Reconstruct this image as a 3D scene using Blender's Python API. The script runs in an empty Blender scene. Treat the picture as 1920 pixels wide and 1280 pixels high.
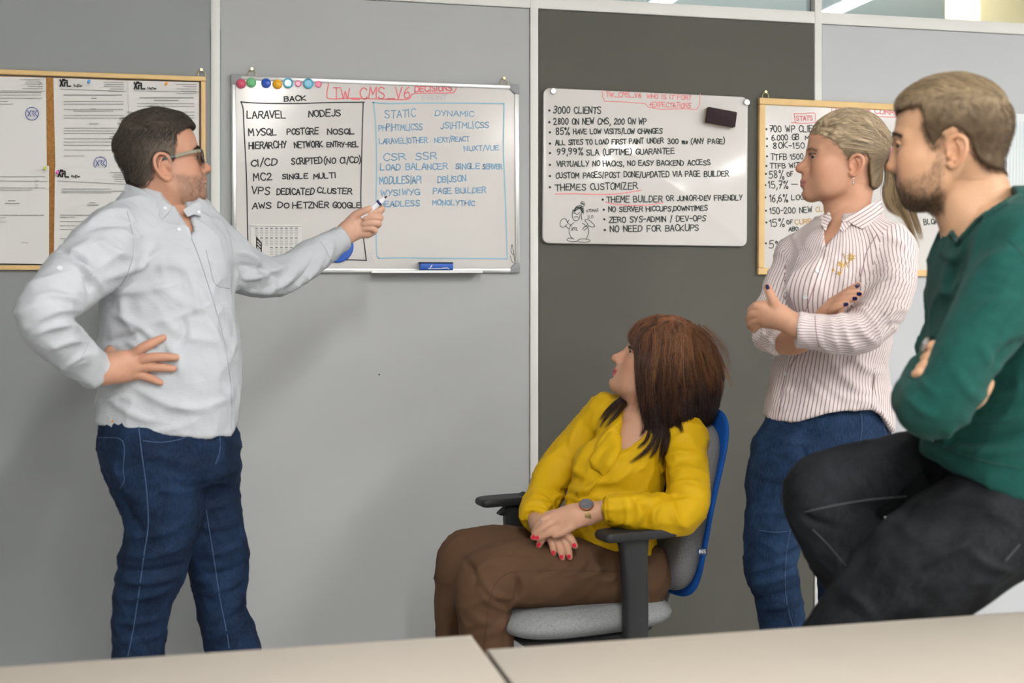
import bpy, bmesh, math, random, time
import numpy as np
from mathutils import Vector, Matrix
from mathutils.bvhtree import BVHTree

# ------------------------------------------------------------------ camera, world, lamps, exposure
SC = bpy.context.scene
COL = SC.collection
F = 2300.0                 # focal length in pixels of the 1920 x 1280 frame
HZ = 540.0                 # horizon row
TH = math.radians(13.2)    # the wall is turned this much against the lens axis
CAM = np.array([0.026, -3.842, 1.30])
RT = np.array([math.cos(TH), -math.sin(TH), 0.0])
FW = np.array([math.sin(TH), math.cos(TH), 0.0])
UP = np.array([0.0, 0.0, 1.0])
cd = bpy.data.cameras.new('camera')
cam = bpy.data.objects.new('camera', cd); COL.objects.link(cam)
cam.location = CAM; cam.rotation_euler = (math.pi / 2, 0, -TH)
cd.sensor_width = 36.0; cd.lens = F / 1920 * 36.0; cd.shift_y = -(640 - HZ) / 1920
cd.clip_start = 0.05; cd.clip_end = 60
cd.dof.use_dof = True; cd.dof.focus_distance = 3.45; cd.dof.aperture_fstop = 3.0
SC.camera = cam
SC.view_settings.view_transform = 'Standard'; SC.view_settings.look = 'None'
SC.view_settings.gamma = 1.0; SC.view_settings.use_curve_mapping = False
SC.view_settings.exposure = 0.47
SC.cycles.use_denoising = True
SC.cycles.max_bounces = 8; SC.cycles.diffuse_bounces = 4; SC.cycles.glossy_bounces = 4; SC.cycles.transmission_bounces = 6
SC.cycles.sample_clamp_indirect = 6.0
SC.cycles.caustics_reflective = False; SC.cycles.caustics_refractive = False
wd = bpy.data.worlds.new('world'); SC.world = wd; wd.use_nodes = True
wd.node_tree.nodes['Background'].inputs[0].default_value = (0.75, 0.85, 1.0, 1)
wd.node_tree.nodes['Background'].inputs[1].default_value = 0.15

LAMP_POWER = 118.0           # emission strength of the ceiling tubes
LAMP_COLOR = (1.0, 0.98, 0.945)

rng = np.random.default_rng(7)
random.seed(7)

# ------------------------------------------------------------------ naming, linking
def tag(o, label=None, cat=None, group=None, kind=None):
    if label: o['label'] = label
    if cat: o['category'] = cat
    if group: o['group'] = group
    if kind: o['kind'] = kind
    return o

def empty(name, loc=(0, 0, 0), parent=None):
    o = bpy.data.objects.new(name, None); COL.objects.link(o)
    o.empty_display_size = 0.1
    if parent is not None: o.parent = parent
    o.location = loc
    o.matrix_basis = Matrix.Translation(Vector(loc))
    ORIG[o.name] = np.array(loc, float)
    return o
ORIG = {}

def org(parent):
    return ORIG.get(parent.name, np.zeros(3)) if parent is not None else np.zeros(3)

def mesh_obj(name, V, Fc, mat=None, parent=None, smooth=True, base=None):
    """V: Nx3 world positions, Fc: list of faces or Nx4 / Nx3 array. The origin goes to the parent's origin or BASE."""
    V = np.asarray(V, dtype=np.float64).reshape(-1, 3)
    if parent is not None: o0 = org(parent)
    elif base is not None: o0 = np.asarray(base, float)
    else: o0 = np.array([(V[:, 0].min() + V[:, 0].max()) / 2, (V[:, 1].min() + V[:, 1].max()) / 2, V[:, 2].min()]) if len(V) else np.zeros(3)
    me = bpy.data.meshes.new(name)
    L = V - o0
    if isinstance(Fc, np.ndarray):
        k = Fc.shape[1]; n = len(Fc)
        me.vertices.add(len(V)); me.vertices.foreach_set('co', L.astype(np.float32).ravel())
        me.loops.add(n * k); me.loops.foreach_set('vertex_index', Fc.astype(np.int32).ravel())
        me.polygons.add(n)
        me.polygons.foreach_set('loop_start', (np.arange(n) * k).astype(np.int32))
        me.update(calc_edges=True)
    else:
        me.from_pydata([tuple(v) for v in L], [], Fc); me.update()
    if smooth is True:
        me.polygons.foreach_set('use_smooth', np.ones(len(me.polygons), dtype=bool))
    ob = bpy.data.objects.new(name, me); COL.objects.link(ob)
    if parent is not None: ob.parent = parent; ORIG[ob.name] = o0
    else:
        ob.location = o0; ORIG[ob.name] = o0
    if mat is not None:
        for m in (mat if isinstance(mat, (list, tuple)) else [mat]): me.materials.append(m)
    return ob

def smooth_by_angle(ob, deg=35):
    me = ob.data
    bm = bmesh.new(); bm.from_mesh(me)
    lim = math.radians(deg)
    for e in bm.edges:
        if len(e.link_faces) == 2 and e.calc_face_angle(0) > lim: e.smooth = False
    bm.to_mesh(me); bm.free()

class MB:
    """collects simple shapes, in world metres, and links them as one mesh"""
    def __init__(s): s.V = []; s.F = []
    def add(s, V, F):
        n = len(s.V); s.V += [tuple(v) for v in V]; s.F += [tuple(i + n for i in f) for f in F]; return s
    def box(s, lo, hi, fr=None):
        (x0, y0, z0), (x1, y1, z1) = lo, hi
        P = [(x0, y0, z0), (x1, y0, z0), (x1, y1, z0), (x0, y1, z0), (x0, y0, z1), (x1, y0, z1), (x1, y1, z1), (x0, y1, z1)]
        if fr is not None: P = [fr(p) for p in P]
        return s.add(P, [(3, 2, 1, 0), (4, 5, 6, 7), (0, 1, 5, 4), (1, 2, 6, 5), (2, 3, 7, 6), (3, 0, 4, 7)])
    def tube(s, pts, r, n=10, caps=True, flat=None):
        pts = [np.asarray(p, float) for p in pts]; m = len(pts)
        rr = [r] * m if np.isscalar(r) else list(r)
        rings = []; prev = None
        for i in range(m):
            t = pts[min(i + 1, m - 1)] - pts[max(i - 1, 0)]
            t = t / (np.linalg.norm(t) + 1e-12)
            if prev is None:
                a = np.array([0, 0, 1.0]) if abs(t[2]) < 0.9 else np.array([1.0, 0, 0])
                u = np.cross(t, a)
            else: u = prev - t * np.dot(prev, t)
            u /= np.linalg.norm(u) + 1e-12; prev = u; v = np.cross(t, u)
            rings.append([pts[i] + rr[i] * (math.cos(q) * u + math.sin(q) * v) for q in np.linspace(0, 2 * math.pi, n, endpoint=False)])
        Vv = [p for rg in rings for p in rg]; Ff = []
        for i in range(m - 1):
            for j in range(n):
                Ff.append((i * n + j, i * n + (j + 1) % n, (i + 1) * n + (j + 1) % n, (i + 1) * n + j))
        if caps:
            Ff.append(tuple(range(n - 1, -1, -1))); Ff.append(tuple((m - 1) * n + j for j in range(n)))
        return s.add(Vv, Ff)
    def lathe(s, c, axis, prof, n=20):
        """prof: list of (r, h) along AXIS from C"""
        axis = np.asarray(axis, float); axis /= np.linalg.norm(axis)
        a = np.array([0, 0, 1.0]) if abs(axis[2]) < 0.9 else np.array([1.0, 0, 0])
        u = np.cross(axis, a); u /= np.linalg.norm(u); v = np.cross(axis, u); c = np.asarray(c, float)
        Vv = []; Ff = []
        for r, h in prof:
            for q in np.linspace(0, 2 * math.pi, n, endpoint=False):
                Vv.append(c + axis * h + r * (math.cos(q) * u + math.sin(q) * v))
        m = len(prof)
        for i in range(m - 1):
            for j in range(n):
                Ff.append((i * n + j, i * n + (j + 1) % n, (i + 1) * n + (j + 1) % n, (i + 1) * n + j))
        Ff.append(tuple(range(n - 1, -1, -1))); Ff.append(tuple((m - 1) * n + j for j in range(n)))
        return s.add(Vv, Ff)
    def prism(s, poly, fr, z0, z1):
        """poly in (u, v); fr(u, v, w) gives world"""
        n = len(poly)
        V = [fr(u, v, z0) for u, v in poly] + [fr(u, v, z1) for u, v in poly]
        Fq = [tuple(range(n - 1, -1, -1)), tuple(range(n, 2 * n))] + [(i, (i + 1) % n, n + (i + 1) % n, n + i) for i in range(n)]
        return s.add(V, Fq)
    def build(s, name, mat=None, parent=None, smooth=False, bevel=0, seg=2, angle=None, base=None):
        ob = mesh_obj(name, s.V, s.F, mat, parent, smooth=smooth, base=base)
        bm = bmesh.new(); bm.from_mesh(ob.data)
        if bevel:
            es = [e for e in bm.edges if len(e.link_faces) == 2 and e.calc_face_angle(0) > math.radians(30)]
            bmesh.ops.bevel(bm, geom=es, offset=bevel, segments=seg, profile=0.5, affect='EDGES', clamp_overlap=True)
        bmesh.ops.recalc_face_normals(bm, faces=bm.faces)
        bm.to_mesh(ob.data); bm.free()
        if bevel or smooth or angle:
            ob.data.polygons.foreach_set('use_smooth', np.ones(len(ob.data.polygons), dtype=bool))
            smooth_by_angle(ob, angle or 40)
        return ob

# ------------------------------------------------------------------ camera frame <-> world
def W(p):
    """camera frame (right, up, depth) -> world"""
    p = np.asarray(p, float)
    return CAM + p[..., 0:1] * RT + p[..., 1:2] * UP + p[..., 2:3] * FW
def J(px, py, Z):
    """a point at a known distance along the lens axis, camera frame"""
    return np.array([(px - 960) / F * Z, (HZ - py) / F * Z, Z])
def JW(px, py, Z): return W(J(px, py, Z))
def pxof(Pw):
    d = np.asarray(Pw, float) - CAM
    z = d @ FW
    return 960 + F * (d @ RT) / z, HZ - F * (d @ UP) / z
def wallpt(px, py, off=0.0):
    """where the sight line meets the plane OFF metres in front of the back wall"""
    d = RT * (px - 960) / F + UP * (HZ - py) / F + FW
    t = (-off - CAM[1]) / d[1]
    return CAM + d * t

# ------------------------------------------------------------------ materials
def nd(nt, typ, **kw):
    n = nt.nodes.new(typ)
    for k, v in kw.items():
        if k in n.inputs: n.inputs[k].default_value = v
        else: setattr(n, k, v)
    return n
def srgb(h):
    h = h.lstrip('#'); c = [int(h[i:i + 2], 16) / 255 for i in (0, 2, 4)]
    return tuple(x / 12.92 if x <= 0.04045 else ((x + 0.055) / 1.055) ** 2.4 for x in c)
def mat(name, col, rough=0.6, metal=0.0, spec=0.5, noise=None, bump=None, attr=None, sss=0.0, sheen=0.0, coat=0.0, emis=None, trans=0.0, ior=1.45, alpha=1.0):
    """procedural Principled material. noise=(scale, amount) varies the colour, bump=(scale, strength, distance)"""
    m = bpy.data.materials.new(name); m.use_nodes = True
    nt = m.node_tree; b = nt.nodes['Principled BSDF']
    col = srgb(col) if isinstance(col, str) else col
    b.inputs['Base Color'].default_value = (*col, 1)
    b.inputs['Roughness'].default_value = rough; b.inputs['Metallic'].default_value = metal
    b.inputs['Specular IOR Level'].default_value = spec; b.inputs['IOR'].default_value = ior
    if sss:
        b.inputs['Subsurface Weight'].default_value = sss
        b.inputs['Subsurface Radius'].default_value = (1.0, 0.35, 0.2); b.inputs['Subsurface Scale'].default_value = 0.006
    if sheen: b.inputs['Sheen Weight'].default_value = sheen; b.inputs['Sheen Roughness'].default_value = 0.6
    if coat: b.inputs['Coat Weight'].default_value = coat; b.inputs['Coat Roughness'].default_value = 0.08
    if trans: b.inputs['Transmission Weight'].default_value = trans
    if alpha < 1: b.inputs['Alpha'].default_value = alpha
    if emis: b.inputs['Emission Color'].default_value = (*emis[0], 1); b.inputs['Emission Strength'].default_value = emis[1]
    src = None
    if attr:
        a = nd(nt, 'ShaderNodeAttribute', attribute_name=attr); src = a.outputs['Color']
        nt.links.new(src, b.inputs['Base Color'])
    tc = None
    if noise or bump: tc = nd(nt, 'ShaderNodeTexCoord')
    if noise:
        n = nd(nt, 'ShaderNodeTexNoise', Scale=noise[0], Detail=4.0); nt.links.new(tc.outputs['Object'], n.inputs['Vector'])
        mx = nd(nt, 'ShaderNodeMix', data_type='RGBA', blend_type='MULTIPLY'); mx.inputs[0].default_value = 1.0
        rp = nd(nt, 'ShaderNodeMapRange'); rp.inputs[1].default_value = 0.3; rp.inputs[2].default_value = 0.7
        rp.inputs[3].default_value = 1 - noise[1]; rp.inputs[4].default_value = 1 + noise[1] * 0.5
        nt.links.new(n.outputs[0], rp.inputs[0])
        cb = nd(nt, 'ShaderNodeCombineColor')
        for i in range(3): nt.links.new(rp.outputs[0], cb.inputs[i])
        if src is not None: nt.links.new(src, mx.inputs[6])
        else: mx.inputs[6].default_value = (*col, 1)
        nt.links.new(cb.outputs[0], mx.inputs[7]); nt.links.new(mx.outputs[2], b.inputs['Base Color'])
    if bump:
        n = nd(nt, 'ShaderNodeTexNoise', Scale=bump[0], Detail=3.0); nt.links.new(tc.outputs['Object'], n.inputs['Vector'])
        bp = nd(nt, 'ShaderNodeBump', Strength=bump[1], Distance=bump[2]); nt.links.new(n.outputs[0], bp.inputs['Height'])
        nt.links.new(bp.outputs[0], b.inputs['Normal'])
    return m
# ------------------------------------------------------------------ implicit surfaces for bodies and cloth (camera-frame metres)
def smin(a, b, k):
    if k <= 0: return np.minimum(a, b)
    h = np.maximum(k - np.abs(a - b), 0) / k
    return np.minimum(a, b) - h * h * k * 0.25
def smax(a, b, k): return -smin(-a, -b, k)

def catmull(P, n=6):
    """resample a polyline of rows (any width) as a smooth curve"""
    P = np.asarray(P, float)
    if len(P) < 3: return np.array([P[0] + (P[-1] - P[0]) * t for t in np.linspace(0, 1, n + 1)])
    Q = np.vstack([2 * P[0] - P[1], P, 2 * P[-1] - P[-2]]); out = []
    for i in range(1, len(Q) - 2):
        for t in np.linspace(0, 1, n, endpoint=False):
            a, b, c, d = Q[i - 1], Q[i], Q[i + 1], Q[i + 2]
            out.append(0.5 * (2 * b + (c - a) * t + (2 * a - 5 * b + 4 * c - d) * t * t + (3 * b - a - 3 * c + d) * t ** 3))
    out.append(P[-1]); return np.array(out)

class Field:
    def __init__(s, lo, hi, res):
        s.lo = np.asarray(lo, float); s.res = res
        s.n = np.ceil((np.asarray(hi) - s.lo) / res).astype(int) + 1
        s.ax = [(s.lo[i] + res * np.arange(s.n[i])).astype(np.float32) for i in range(3)]
        s.D = np.full(s.n, 1.0, np.float32)
    def _sl(s, lo, hi, pad):
        sl = []; xs = []
        for i in range(3):
            a = int(np.clip(math.floor((lo[i] - pad - s.lo[i]) / s.res), 0, s.n[i])); b = int(np.clip(math.ceil((hi[i] + pad - s.lo[i]) / s.res) + 1, 0, s.n[i]))
            if b <= a: return None, None
            sl.append(slice(a, b)); shp = [1, 1, 1]; shp[i] = -1; xs.append(s.ax[i][a:b].reshape(shp))
        return tuple(sl), xs
    def _put(s, sl, d, k, op):
        if op == '+': s.D[sl] = smin(s.D[sl], d, k)
        elif op == '-': s.D[sl] = smax(s.D[sl], -d, k)
    def ball(s, c, r, k=0.0, op='+', R=None):
        """ellipsoid; R: 3x3 with rows = local axes"""
        c = np.asarray(c, float); r = np.asarray([r] * 3 if np.isscalar(r) else r, float)
        m = r.max(); ext = np.array([m] * 3) if R is not None else r
        sl, x = s._sl(c - ext, c + ext, k * 1.7 + 3 * s.res + 0.012)
        if sl is None: return s
        q = [x[i] - np.float32(c[i]) for i in range(3)]
        if R is not None: q = [np.float32(R[i][0]) * q[0] + np.float32(R[i][1]) * q[1] + np.float32(R[i][2]) * q[2] for i in range(3)]
        k0 = np.sqrt(sum((q[i] / np.float32(r[i])) ** 2 for i in range(3)))
        k1 = np.sqrt(sum((q[i] / np.float32(r[i] ** 2)) ** 2 for i in range(3)))
        s._put(sl, k0 * (k0 - 1) / np.maximum(k1, 1e-6), k, op); return s
    def cone(s, a, b, ra, rb, k=0.0, op='+'): return s.tube([(*a, ra), (*b, rb)], k, op, n=1)
    def tube(s, P, k=0.0, op='+', n=5, flat=None):
        """P: rows x, y, z, r. flat=(direction, factor) squeezes the section along a direction"""
        P = np.asarray(P, float)
        if n > 1: P = catmull(P, n)
        rm = P[:, 3].max(); lo = P[:, :3].min(0) - rm; hi = P[:, :3].max(0) + rm
        sl, x = s._sl(lo, hi, k + 3 * s.res + 0.004)
        if sl is None: return s
        d = np.full([len(v.ravel()) for v in x], 1.0, np.float32)
        o = [sl[i].start for i in range(3)]
        if flat is not None:
            fd = np.asarray(flat[0], float); fd /= np.linalg.norm(fd); fs = flat[1]
        for i in range(len(P) - 1):
            a, b, ra, rb = P[i, :3], P[i + 1, :3], P[i, 3], P[i + 1, 3]
            pad = max(ra, rb) * (1.0 if flat is None else max(1, 1.0)) + k + 3 * s.res + 0.004
            sl2, x2 = s._sl(np.minimum(a, b), np.maximum(a, b), pad)
            if sl2 is None: continue
            loc = tuple(slice(max(sl2[j].start - o[j], 0), sl2[j].stop - o[j]) for j in range(3))
            ab = b - a; L2 = max(float(ab @ ab), 1e-12)
            q = [x2[j] - np.float32(a[j]) for j in range(3)]
            t = np.clip((q[0] * np.float32(ab[0]) + q[1] * np.float32(ab[1]) + q[2] * np.float32(ab[2])) / np.float32(L2), 0, 1)
            e = [q[j] - t * np.float32(ab[j]) for j in range(3)]
            if flat is None: dist = np.sqrt(e[0] ** 2 + e[1] ** 2 + e[2] ** 2)
            else:
                al = e[0] * np.float32(fd[0]) + e[1] * np.float32(fd[1]) + e[2] * np.float32(fd[2])
                dist = np.sqrt(np.maximum(e[0] ** 2 + e[1] ** 2 + e[2] ** 2 - al ** 2, 0) + (al / np.float32(fs)) ** 2)
            dd = (dist - np.float32(ra) - t * np.float32(rb - ra))
            tgt = d[loc]
            dd = np.broadcast_to(dd, tgt.shape) if dd.shape == tgt.shape else dd[:tgt.shape[0], :tgt.shape[1], :tgt.shape[2]]
            d[loc] = np.minimum(tgt, dd)
        s._put(sl, d, k, op); return s
    def loft(s, rows, k=0.0, op='+', p=2.2, yaw=0.0):
        """rows: y, xc, zc, half width (x), half depth (z), from top to bottom; level sections"""
        R = np.asarray(rows, float); R = R[np.argsort(R[:, 0])]
        C = catmull(R, 8); o = np.argsort(C[:, 0]); C = C[o]
        m = max(R[:, 3].max(), R[:, 4].max()); lo = np.array([R[:, 1].min() - m, R[0, 0], R[:, 2].min() - m]); hi = np.array([R[:, 1].max() + m, R[-1, 0], R[:, 2].max() + m])
        sl, x = s._sl(lo, hi, k + 3 * s.res + 0.02)
        if sl is None: return s
        y = x[1].ravel(); f = lambda c: np.interp(y, C[:, 0], C[:, c]).astype(np.float32).reshape(1, -1, 1)
        xc, zc, a, b = f(1), f(2), f(3), f(4)
        qx = x[0] - xc; qz = x[2] - zc
        if yaw:
            cy, sy = np.float32(math.cos(yaw)), np.float32(math.sin(yaw)); qx, qz = cy * qx + sy * qz, -sy * qx + cy * qz
        rr = (np.abs(qx / a) ** p + np.abs(qz / b) ** p) ** (1 / p)
        d = (rr - 1) * np.minimum(a, b)
        yy = x[1]
        d = np.maximum(d, np.maximum(np.float32(R[0, 0]) - yy, yy - np.float32(R[-1, 0])))
        s._put(sl, d, k, op); return s
    def plane(s, pt, n, k=0.0, within=None):
        """cut away the side that N points to"""
        n = np.asarray(n, float); n /= np.linalg.norm(n); pt = np.asarray(pt, float)
        if within is None: sl = (slice(None),) * 3; x = [s.ax[0].reshape(-1, 1, 1), s.ax[1].reshape(1, -1, 1), s.ax[2].reshape(1, 1, -1)]
        else:
            sl, x = s._sl(within[0], within[1], 0)
            if sl is None: return s
        d = sum((x[i] - np.float32(pt[i])) * np.float32(n[i]) for i in range(3))
        s.D[sl] = smax(s.D[sl], d, k); return s
    def sample(s, P):
        """distance and gradient at points"""
        q = (np.asarray(P) - s.lo) / s.res
        q = np.clip(q, 0.001, s.n - 1.002); i = q.astype(int); f = q - i
        D = s.D
        def at(a, b, c): return D[i[:, 0] + a, i[:, 1] + b, i[:, 2] + c]
        c000, c100, c010, c110, c001, c101, c011, c111 = at(0, 0, 0), at(1, 0, 0), at(0, 1, 0), at(1, 1, 0), at(0, 0, 1), at(1, 0, 1), at(0, 1, 1), at(1, 1, 1)
        fx, fy, fz = f.T
        x00 = c000 + (c100 - c000) * fx; x10 = c010 + (c110 - c010) * fx; x01 = c001 + (c101 - c001) * fx; x11 = c011 + (c111 - c011) * fx
        y0 = x00 + (x10 - x00) * fy; y1 = x01 + (x11 - x01) * fy
        v = y0 + (y1 - y0) * fz
        gz = y1 - y0; gy = (x10 - x00) * (1 - fz) + (x11 - x01) * fz
        gx = ((c100 - c000) * (1 - fy) + (c110 - c010) * fy) * (1 - fz) + ((c101 - c001) * (1 - fy) + (c111 - c011) * fy) * fz
        g = np.stack([gx, gy, gz], 1); g /= np.linalg.norm(g, axis=1, keepdims=True) + 1e-9
        return v, g
    def mesh(s):
        D = s.D; D[0], D[-1] = 1, 1; D[:, 0], D[:, -1] = 1, 1; D[:, :, 0], D[:, :, -1] = 1, 1
        S = (D < 0)
        c = S[:-1].astype(np.uint8) + S[1:]; c = c[:, :-1] + c[:, 1:]; c = c[:, :, :-1] + c[:, :, 1:]
        act = (c > 0) & (c < 8)
        I = np.argwhere(act); n = len(I)
        idx = np.full(act.shape, -1, np.int32); idx[act] = np.arange(n, dtype=np.int32)
        acc = np.zeros((n, 3)); cnt = np.zeros(n)
        cor = {}
        for a in (0, 1):
            for b in (0, 1):
                for e in (0, 1): cor[a, b, e] = D[I[:, 0] + a, I[:, 1] + b, I[:, 2] + e].astype(np.float64)
        for ax in range(3):
            for u in (0, 1):
                for v in (0, 1):
                    k0 = [0, 0, 0]; others = [i for i in range(3) if i != ax]; k0[others[0]] = u; k0[others[1]] = v
                    k1 = list(k0); k1[ax] = 1
                    d0, d1 = cor[tuple(k0)], cor[tuple(k1)]
                    m = (d0 < 0) != (d1 < 0)
                    t = np.where(m, d0 / np.where(m, d0 - d1, 1), 0)
                    p = np.zeros((n, 3)); p[:, others[0]] = u; p[:, others[1]] = v; p[:, ax] = t
                    acc += p * m[:, None]; cnt += m
        V = s.lo + (I + acc / cnt[:, None]) * s.res
        Q = []
        for ax in range(3):
            b, c2 = [(1, 2), (2, 0), (0, 1)][ax]
            sa = [slice(None)] * 3; sb = [slice(None)] * 3; sa[ax] = slice(0, -1); sb[ax] = slice(1, None)
            ch = S[tuple(sa)] != S[tuple(sb)]
            E = np.argwhere(ch); E = E[(E[:, b] > 0) & (E[:, c2] > 0)]
            E = E[(E[:, b] < act.shape[b]) & (E[:, c2] < act.shape[c2])]
            flip = S[E[:, 0], E[:, 1], E[:, 2]]
            def g(ob, oc):
                k = E.copy(); k[:, b] -= ob; k[:, c2] -= oc; return idx[k[:, 0], k[:, 1], k[:, 2]]
            q = np.stack([g(1, 1), g(0, 1), g(0, 0), g(1, 0)], 1)
            q[~flip] = q[~flip][:, ::-1]
            Q.append(q)
        Q = np.vstack(Q); return V, outward(V, Q)

def vnormals(V, Fq):
    a = V[Fq[:, 2]] - V[Fq[:, 0]]; b = V[Fq[:, 3]] - V[Fq[:, 1]]
    fn = np.cross(a, b); N = np.zeros_like(V)
    for i in range(4): np.add.at(N, Fq[:, i], fn)
    return N / (np.linalg.norm(N, axis=1, keepdims=True) + 1e-12)
def relax(V, Fq, it=2, lam=0.5, mask=None):
    for _ in range(it):
        S = np.zeros_like(V); c = np.zeros(len(V))
        for i in range(4):
            j = Fq[:, (i + 1) % 4]; np.add.at(S, Fq[:, i], V[j]); np.add.at(c, Fq[:, i], 1)
            np.add.at(S, j, V[Fq[:, i]]); np.add.at(c, j, 1)
        d = (S / c[:, None] - V) * lam
        if mask is not None: d *= mask[:, None]
        V = V + d
    return V
def pix(V):
    """camera-frame points -> pixels"""
    return np.stack([960 + F * V[:, 0] / V[:, 2], HZ - F * V[:, 1] / V[:, 2]], 1)
def creases(V, N, lines, Z):
    """fold ridges (+) and valleys (-): lines of (x0, y0, x1, y1, width px, height mm[, bend px]) on the side of the cloth towards the room"""
    P = pix(V); face = np.clip(-N[:, 2] * 1.5 + 0.3, 0, 1); out = np.zeros(len(V))
    for ln in lines:
        x0, y0, x1, y1, w, h = ln[:6]; bend = ln[6] if len(ln) > 6 else 0
        a = np.array([x0, y0], float); b = np.array([x1, y1], float); ab = b - a; L = np.hypot(*ab)
        u = ab / L; nv = np.array([-u[1], u[0]])
        t = ((P - a) @ u) / L; s = (P - a) @ nv - bend * 4 * np.clip(t, 0, 1) * (1 - np.clip(t, 0, 1))
        tt = np.maximum(np.maximum(-t, t - 1), 0) * L
        prof = np.exp(-(s / w) ** 2) * np.exp(-(tt / (w * 1.2)) ** 2) * (0.35 + 0.65 * np.sin(np.clip(t, 0, 1) * math.pi) ** 0.7)
        out += prof * h / 1000
    return V + N * (out * face)[:, None]
def hash_noise(P, scale, seed=0):
    """smooth value noise"""
    q = np.asarray(P) * scale + seed * 17.13
    i = np.floor(q).astype(np.int64); f = q - i; f = f * f * (3 - 2 * f); out = 0
    for a in (0, 1):
        for b in (0, 1):
            for c in (0, 1):
                k = i + np.array([a, b, c])
                h = (k[:, 0] * 73856093) ^ (k[:, 1] * 19349663) ^ (k[:, 2] * 83492791) ^ (seed * 2654435)
                h = (h ^ (h >> 13)) * 1274126177; h = (h ^ (h >> 16)) & 0xffff
                w = (f[:, 0] if a else 1 - f[:, 0]) * (f[:, 1] if b else 1 - f[:, 1]) * (f[:, 2] if c else 1 - f[:, 2])
                out = out + w * (h / 65535.0)
    return out * 2 - 1
def rotmat(yaw, pitch, roll=0):
    """rows: local forward, left, up axes in the camera frame (right, up, depth). yaw 0 looks right along +x, 90 away from the lens, 180 left"""
    y, p, r = map(math.radians, (yaw, pitch, roll))
    f = np.array([math.cos(y) * math.cos(p), math.sin(p), math.sin(y) * math.cos(p)])
    l = np.array([-math.sin(y), 0, math.cos(y)])
    u = np.array([-math.cos(y) * math.sin(p), math.cos(p), -math.sin(y) * math.sin(p)])
    l2 = l * math.cos(r) + u * math.sin(r); u2 = u * math.cos(r) - l * math.sin(r)
    return np.array([f, l2, u2])
def set_col(ob, C, name='Col'):
    a = ob.data.color_attributes.new(name, 'FLOAT_COLOR', 'POINT')
    C = np.asarray(C, np.float32)
    if C.shape[1] == 3: C = np.hstack([C, np.ones((len(C), 1), np.float32)])
    a.data.foreach_set('color', C.ravel())
def set_float(ob, v, name, domain='POINT'):
    a = ob.data.attributes.new(name, 'FLOAT', domain); a.data.foreach_set('value', np.asarray(v, np.float32))
class Skin:
    """finished surface to draw on: sight-line hits give points lying on it"""
    def __init__(s, V, Fq):
        s.V = V; s.t = BVHTree.FromPolygons([tuple(v) for v in V], [tuple(int(i) for i in f) for f in Fq])
    def hit(s, px, py, lift=0.0):
        d = Vector(((px - 960) / F, (HZ - py) / F, 1.0)).normalized()
        h = s.t.ray_cast(Vector((0, 0, 0)), d)
        if h[0] is None: return None, None
        n = np.array(h[1]); n = -n if n @ np.array(d) > 0 else n
        return np.array(h[0]) + n * lift, n
    def line(s, pts, lift=0.0008, step=6):
        out = []
        for (x0, y0), (x1, y1) in zip(pts[:-1], pts[1:]):
            k = max(1, int(math.hypot(x1 - x0, y1 - y0) / step))
            for t in np.linspace(0, 1, k, endpoint=False): out.append((x0 + (x1 - x0) * t, y0 + (y1 - y0) * t))
        out.append(pts[-1])
        r = [s.hit(x, y, lift) for x, y in out]
        return [p for p, n in r if p is not None]
def outward(V, Fq):
    a, b, c, d = (V[Fq[:, i]] for i in range(4))
    vol = np.sum(np.cross(b - a, c - a) * a) + np.sum(np.cross(c - a, d - a) * a)
    return Fq if vol > 0 else Fq[:, ::-1].copy()
def body_obj(name, V, Fq, mt, parent, col=None):
    """camera-frame surface (outward winding there) -> world object; the camera frame is left-handed, so the winding turns"""
    ob = mesh_obj(name, W(V), Fq[:, ::-1].copy(), mt, parent)
    if col is not None: set_col(ob, col)
    return ob
def join(parts):
    """[(V, F, C)] -> one"""
    n = 0; VV = []; FF = []; CC = []
    for p in parts:
        VV.append(p[0]); FF.append(p[1] + n); n += len(p[0])
        if len(p) > 2: CC.append(p[2])
    return np.vstack(VV), np.vstack(FF), (np.vstack(CC) if CC else None)
def poly_sd(P, poly):
    """signed distance (negative inside) of 2-D points to a polygon"""
    P = np.asarray(P, np.float32); poly = np.asarray(poly, np.float32); n = len(poly)
    d = np.full(len(P), 1e9, np.float32); ins = np.zeros(len(P), bool)
    for i in range(n):
        a, b = poly[i], poly[(i + 1) % n]; ab = b - a; q = P - a
        t = np.clip(q @ ab / max(ab @ ab, 1e-9), 0, 1); e = q - t[:, None] * ab
        d = np.minimum(d, np.sqrt((e * e).sum(1)))
        c = (a[1] > P[:, 1]) != (b[1] > P[:, 1])
        with np.errstate(divide='ignore', invalid='ignore'):
            xi = a[0] + (P[:, 1] - a[1]) / (b[1] - a[1]) * ab[0]
        ins ^= c & (P[:, 0] < xi)
    return np.where(ins, -d, d)
def carve(fd, poly, zmax, k=0.004, zmin=0.0):
    """open the cloth along an outline (pixels), on the side nearer than zmax metres"""
    poly = np.asarray(poly, float); zm = zmax
    lo = J(poly[:, 0].min(), poly[:, 1].max(), zm); hi = J(poly[:, 0].max(), poly[:, 1].min(), zm)
    lo[:2] = np.minimum(lo[:2], lo[:2] * 0.8); hi[:2] = np.maximum(hi[:2], hi[:2] * 0.8); lo[2] = zmin; hi[2] = zmax
    sl, x = fd._sl(lo, hi, 0.01)
    if sl is None: return
    X, Y, Z = np.broadcast_arrays(*x); shp = X.shape
    P = np.stack([960 + F * X.ravel() / Z.ravel(), HZ - F * Y.ravel() / Z.ravel()], 1)
    d = poly_sd(P, poly).reshape(shp) * (Z / F); d = np.maximum(d, Z - zmax)
    fd.D[sl] = smax(fd.D[sl], -d.astype(np.float32), k)
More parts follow.
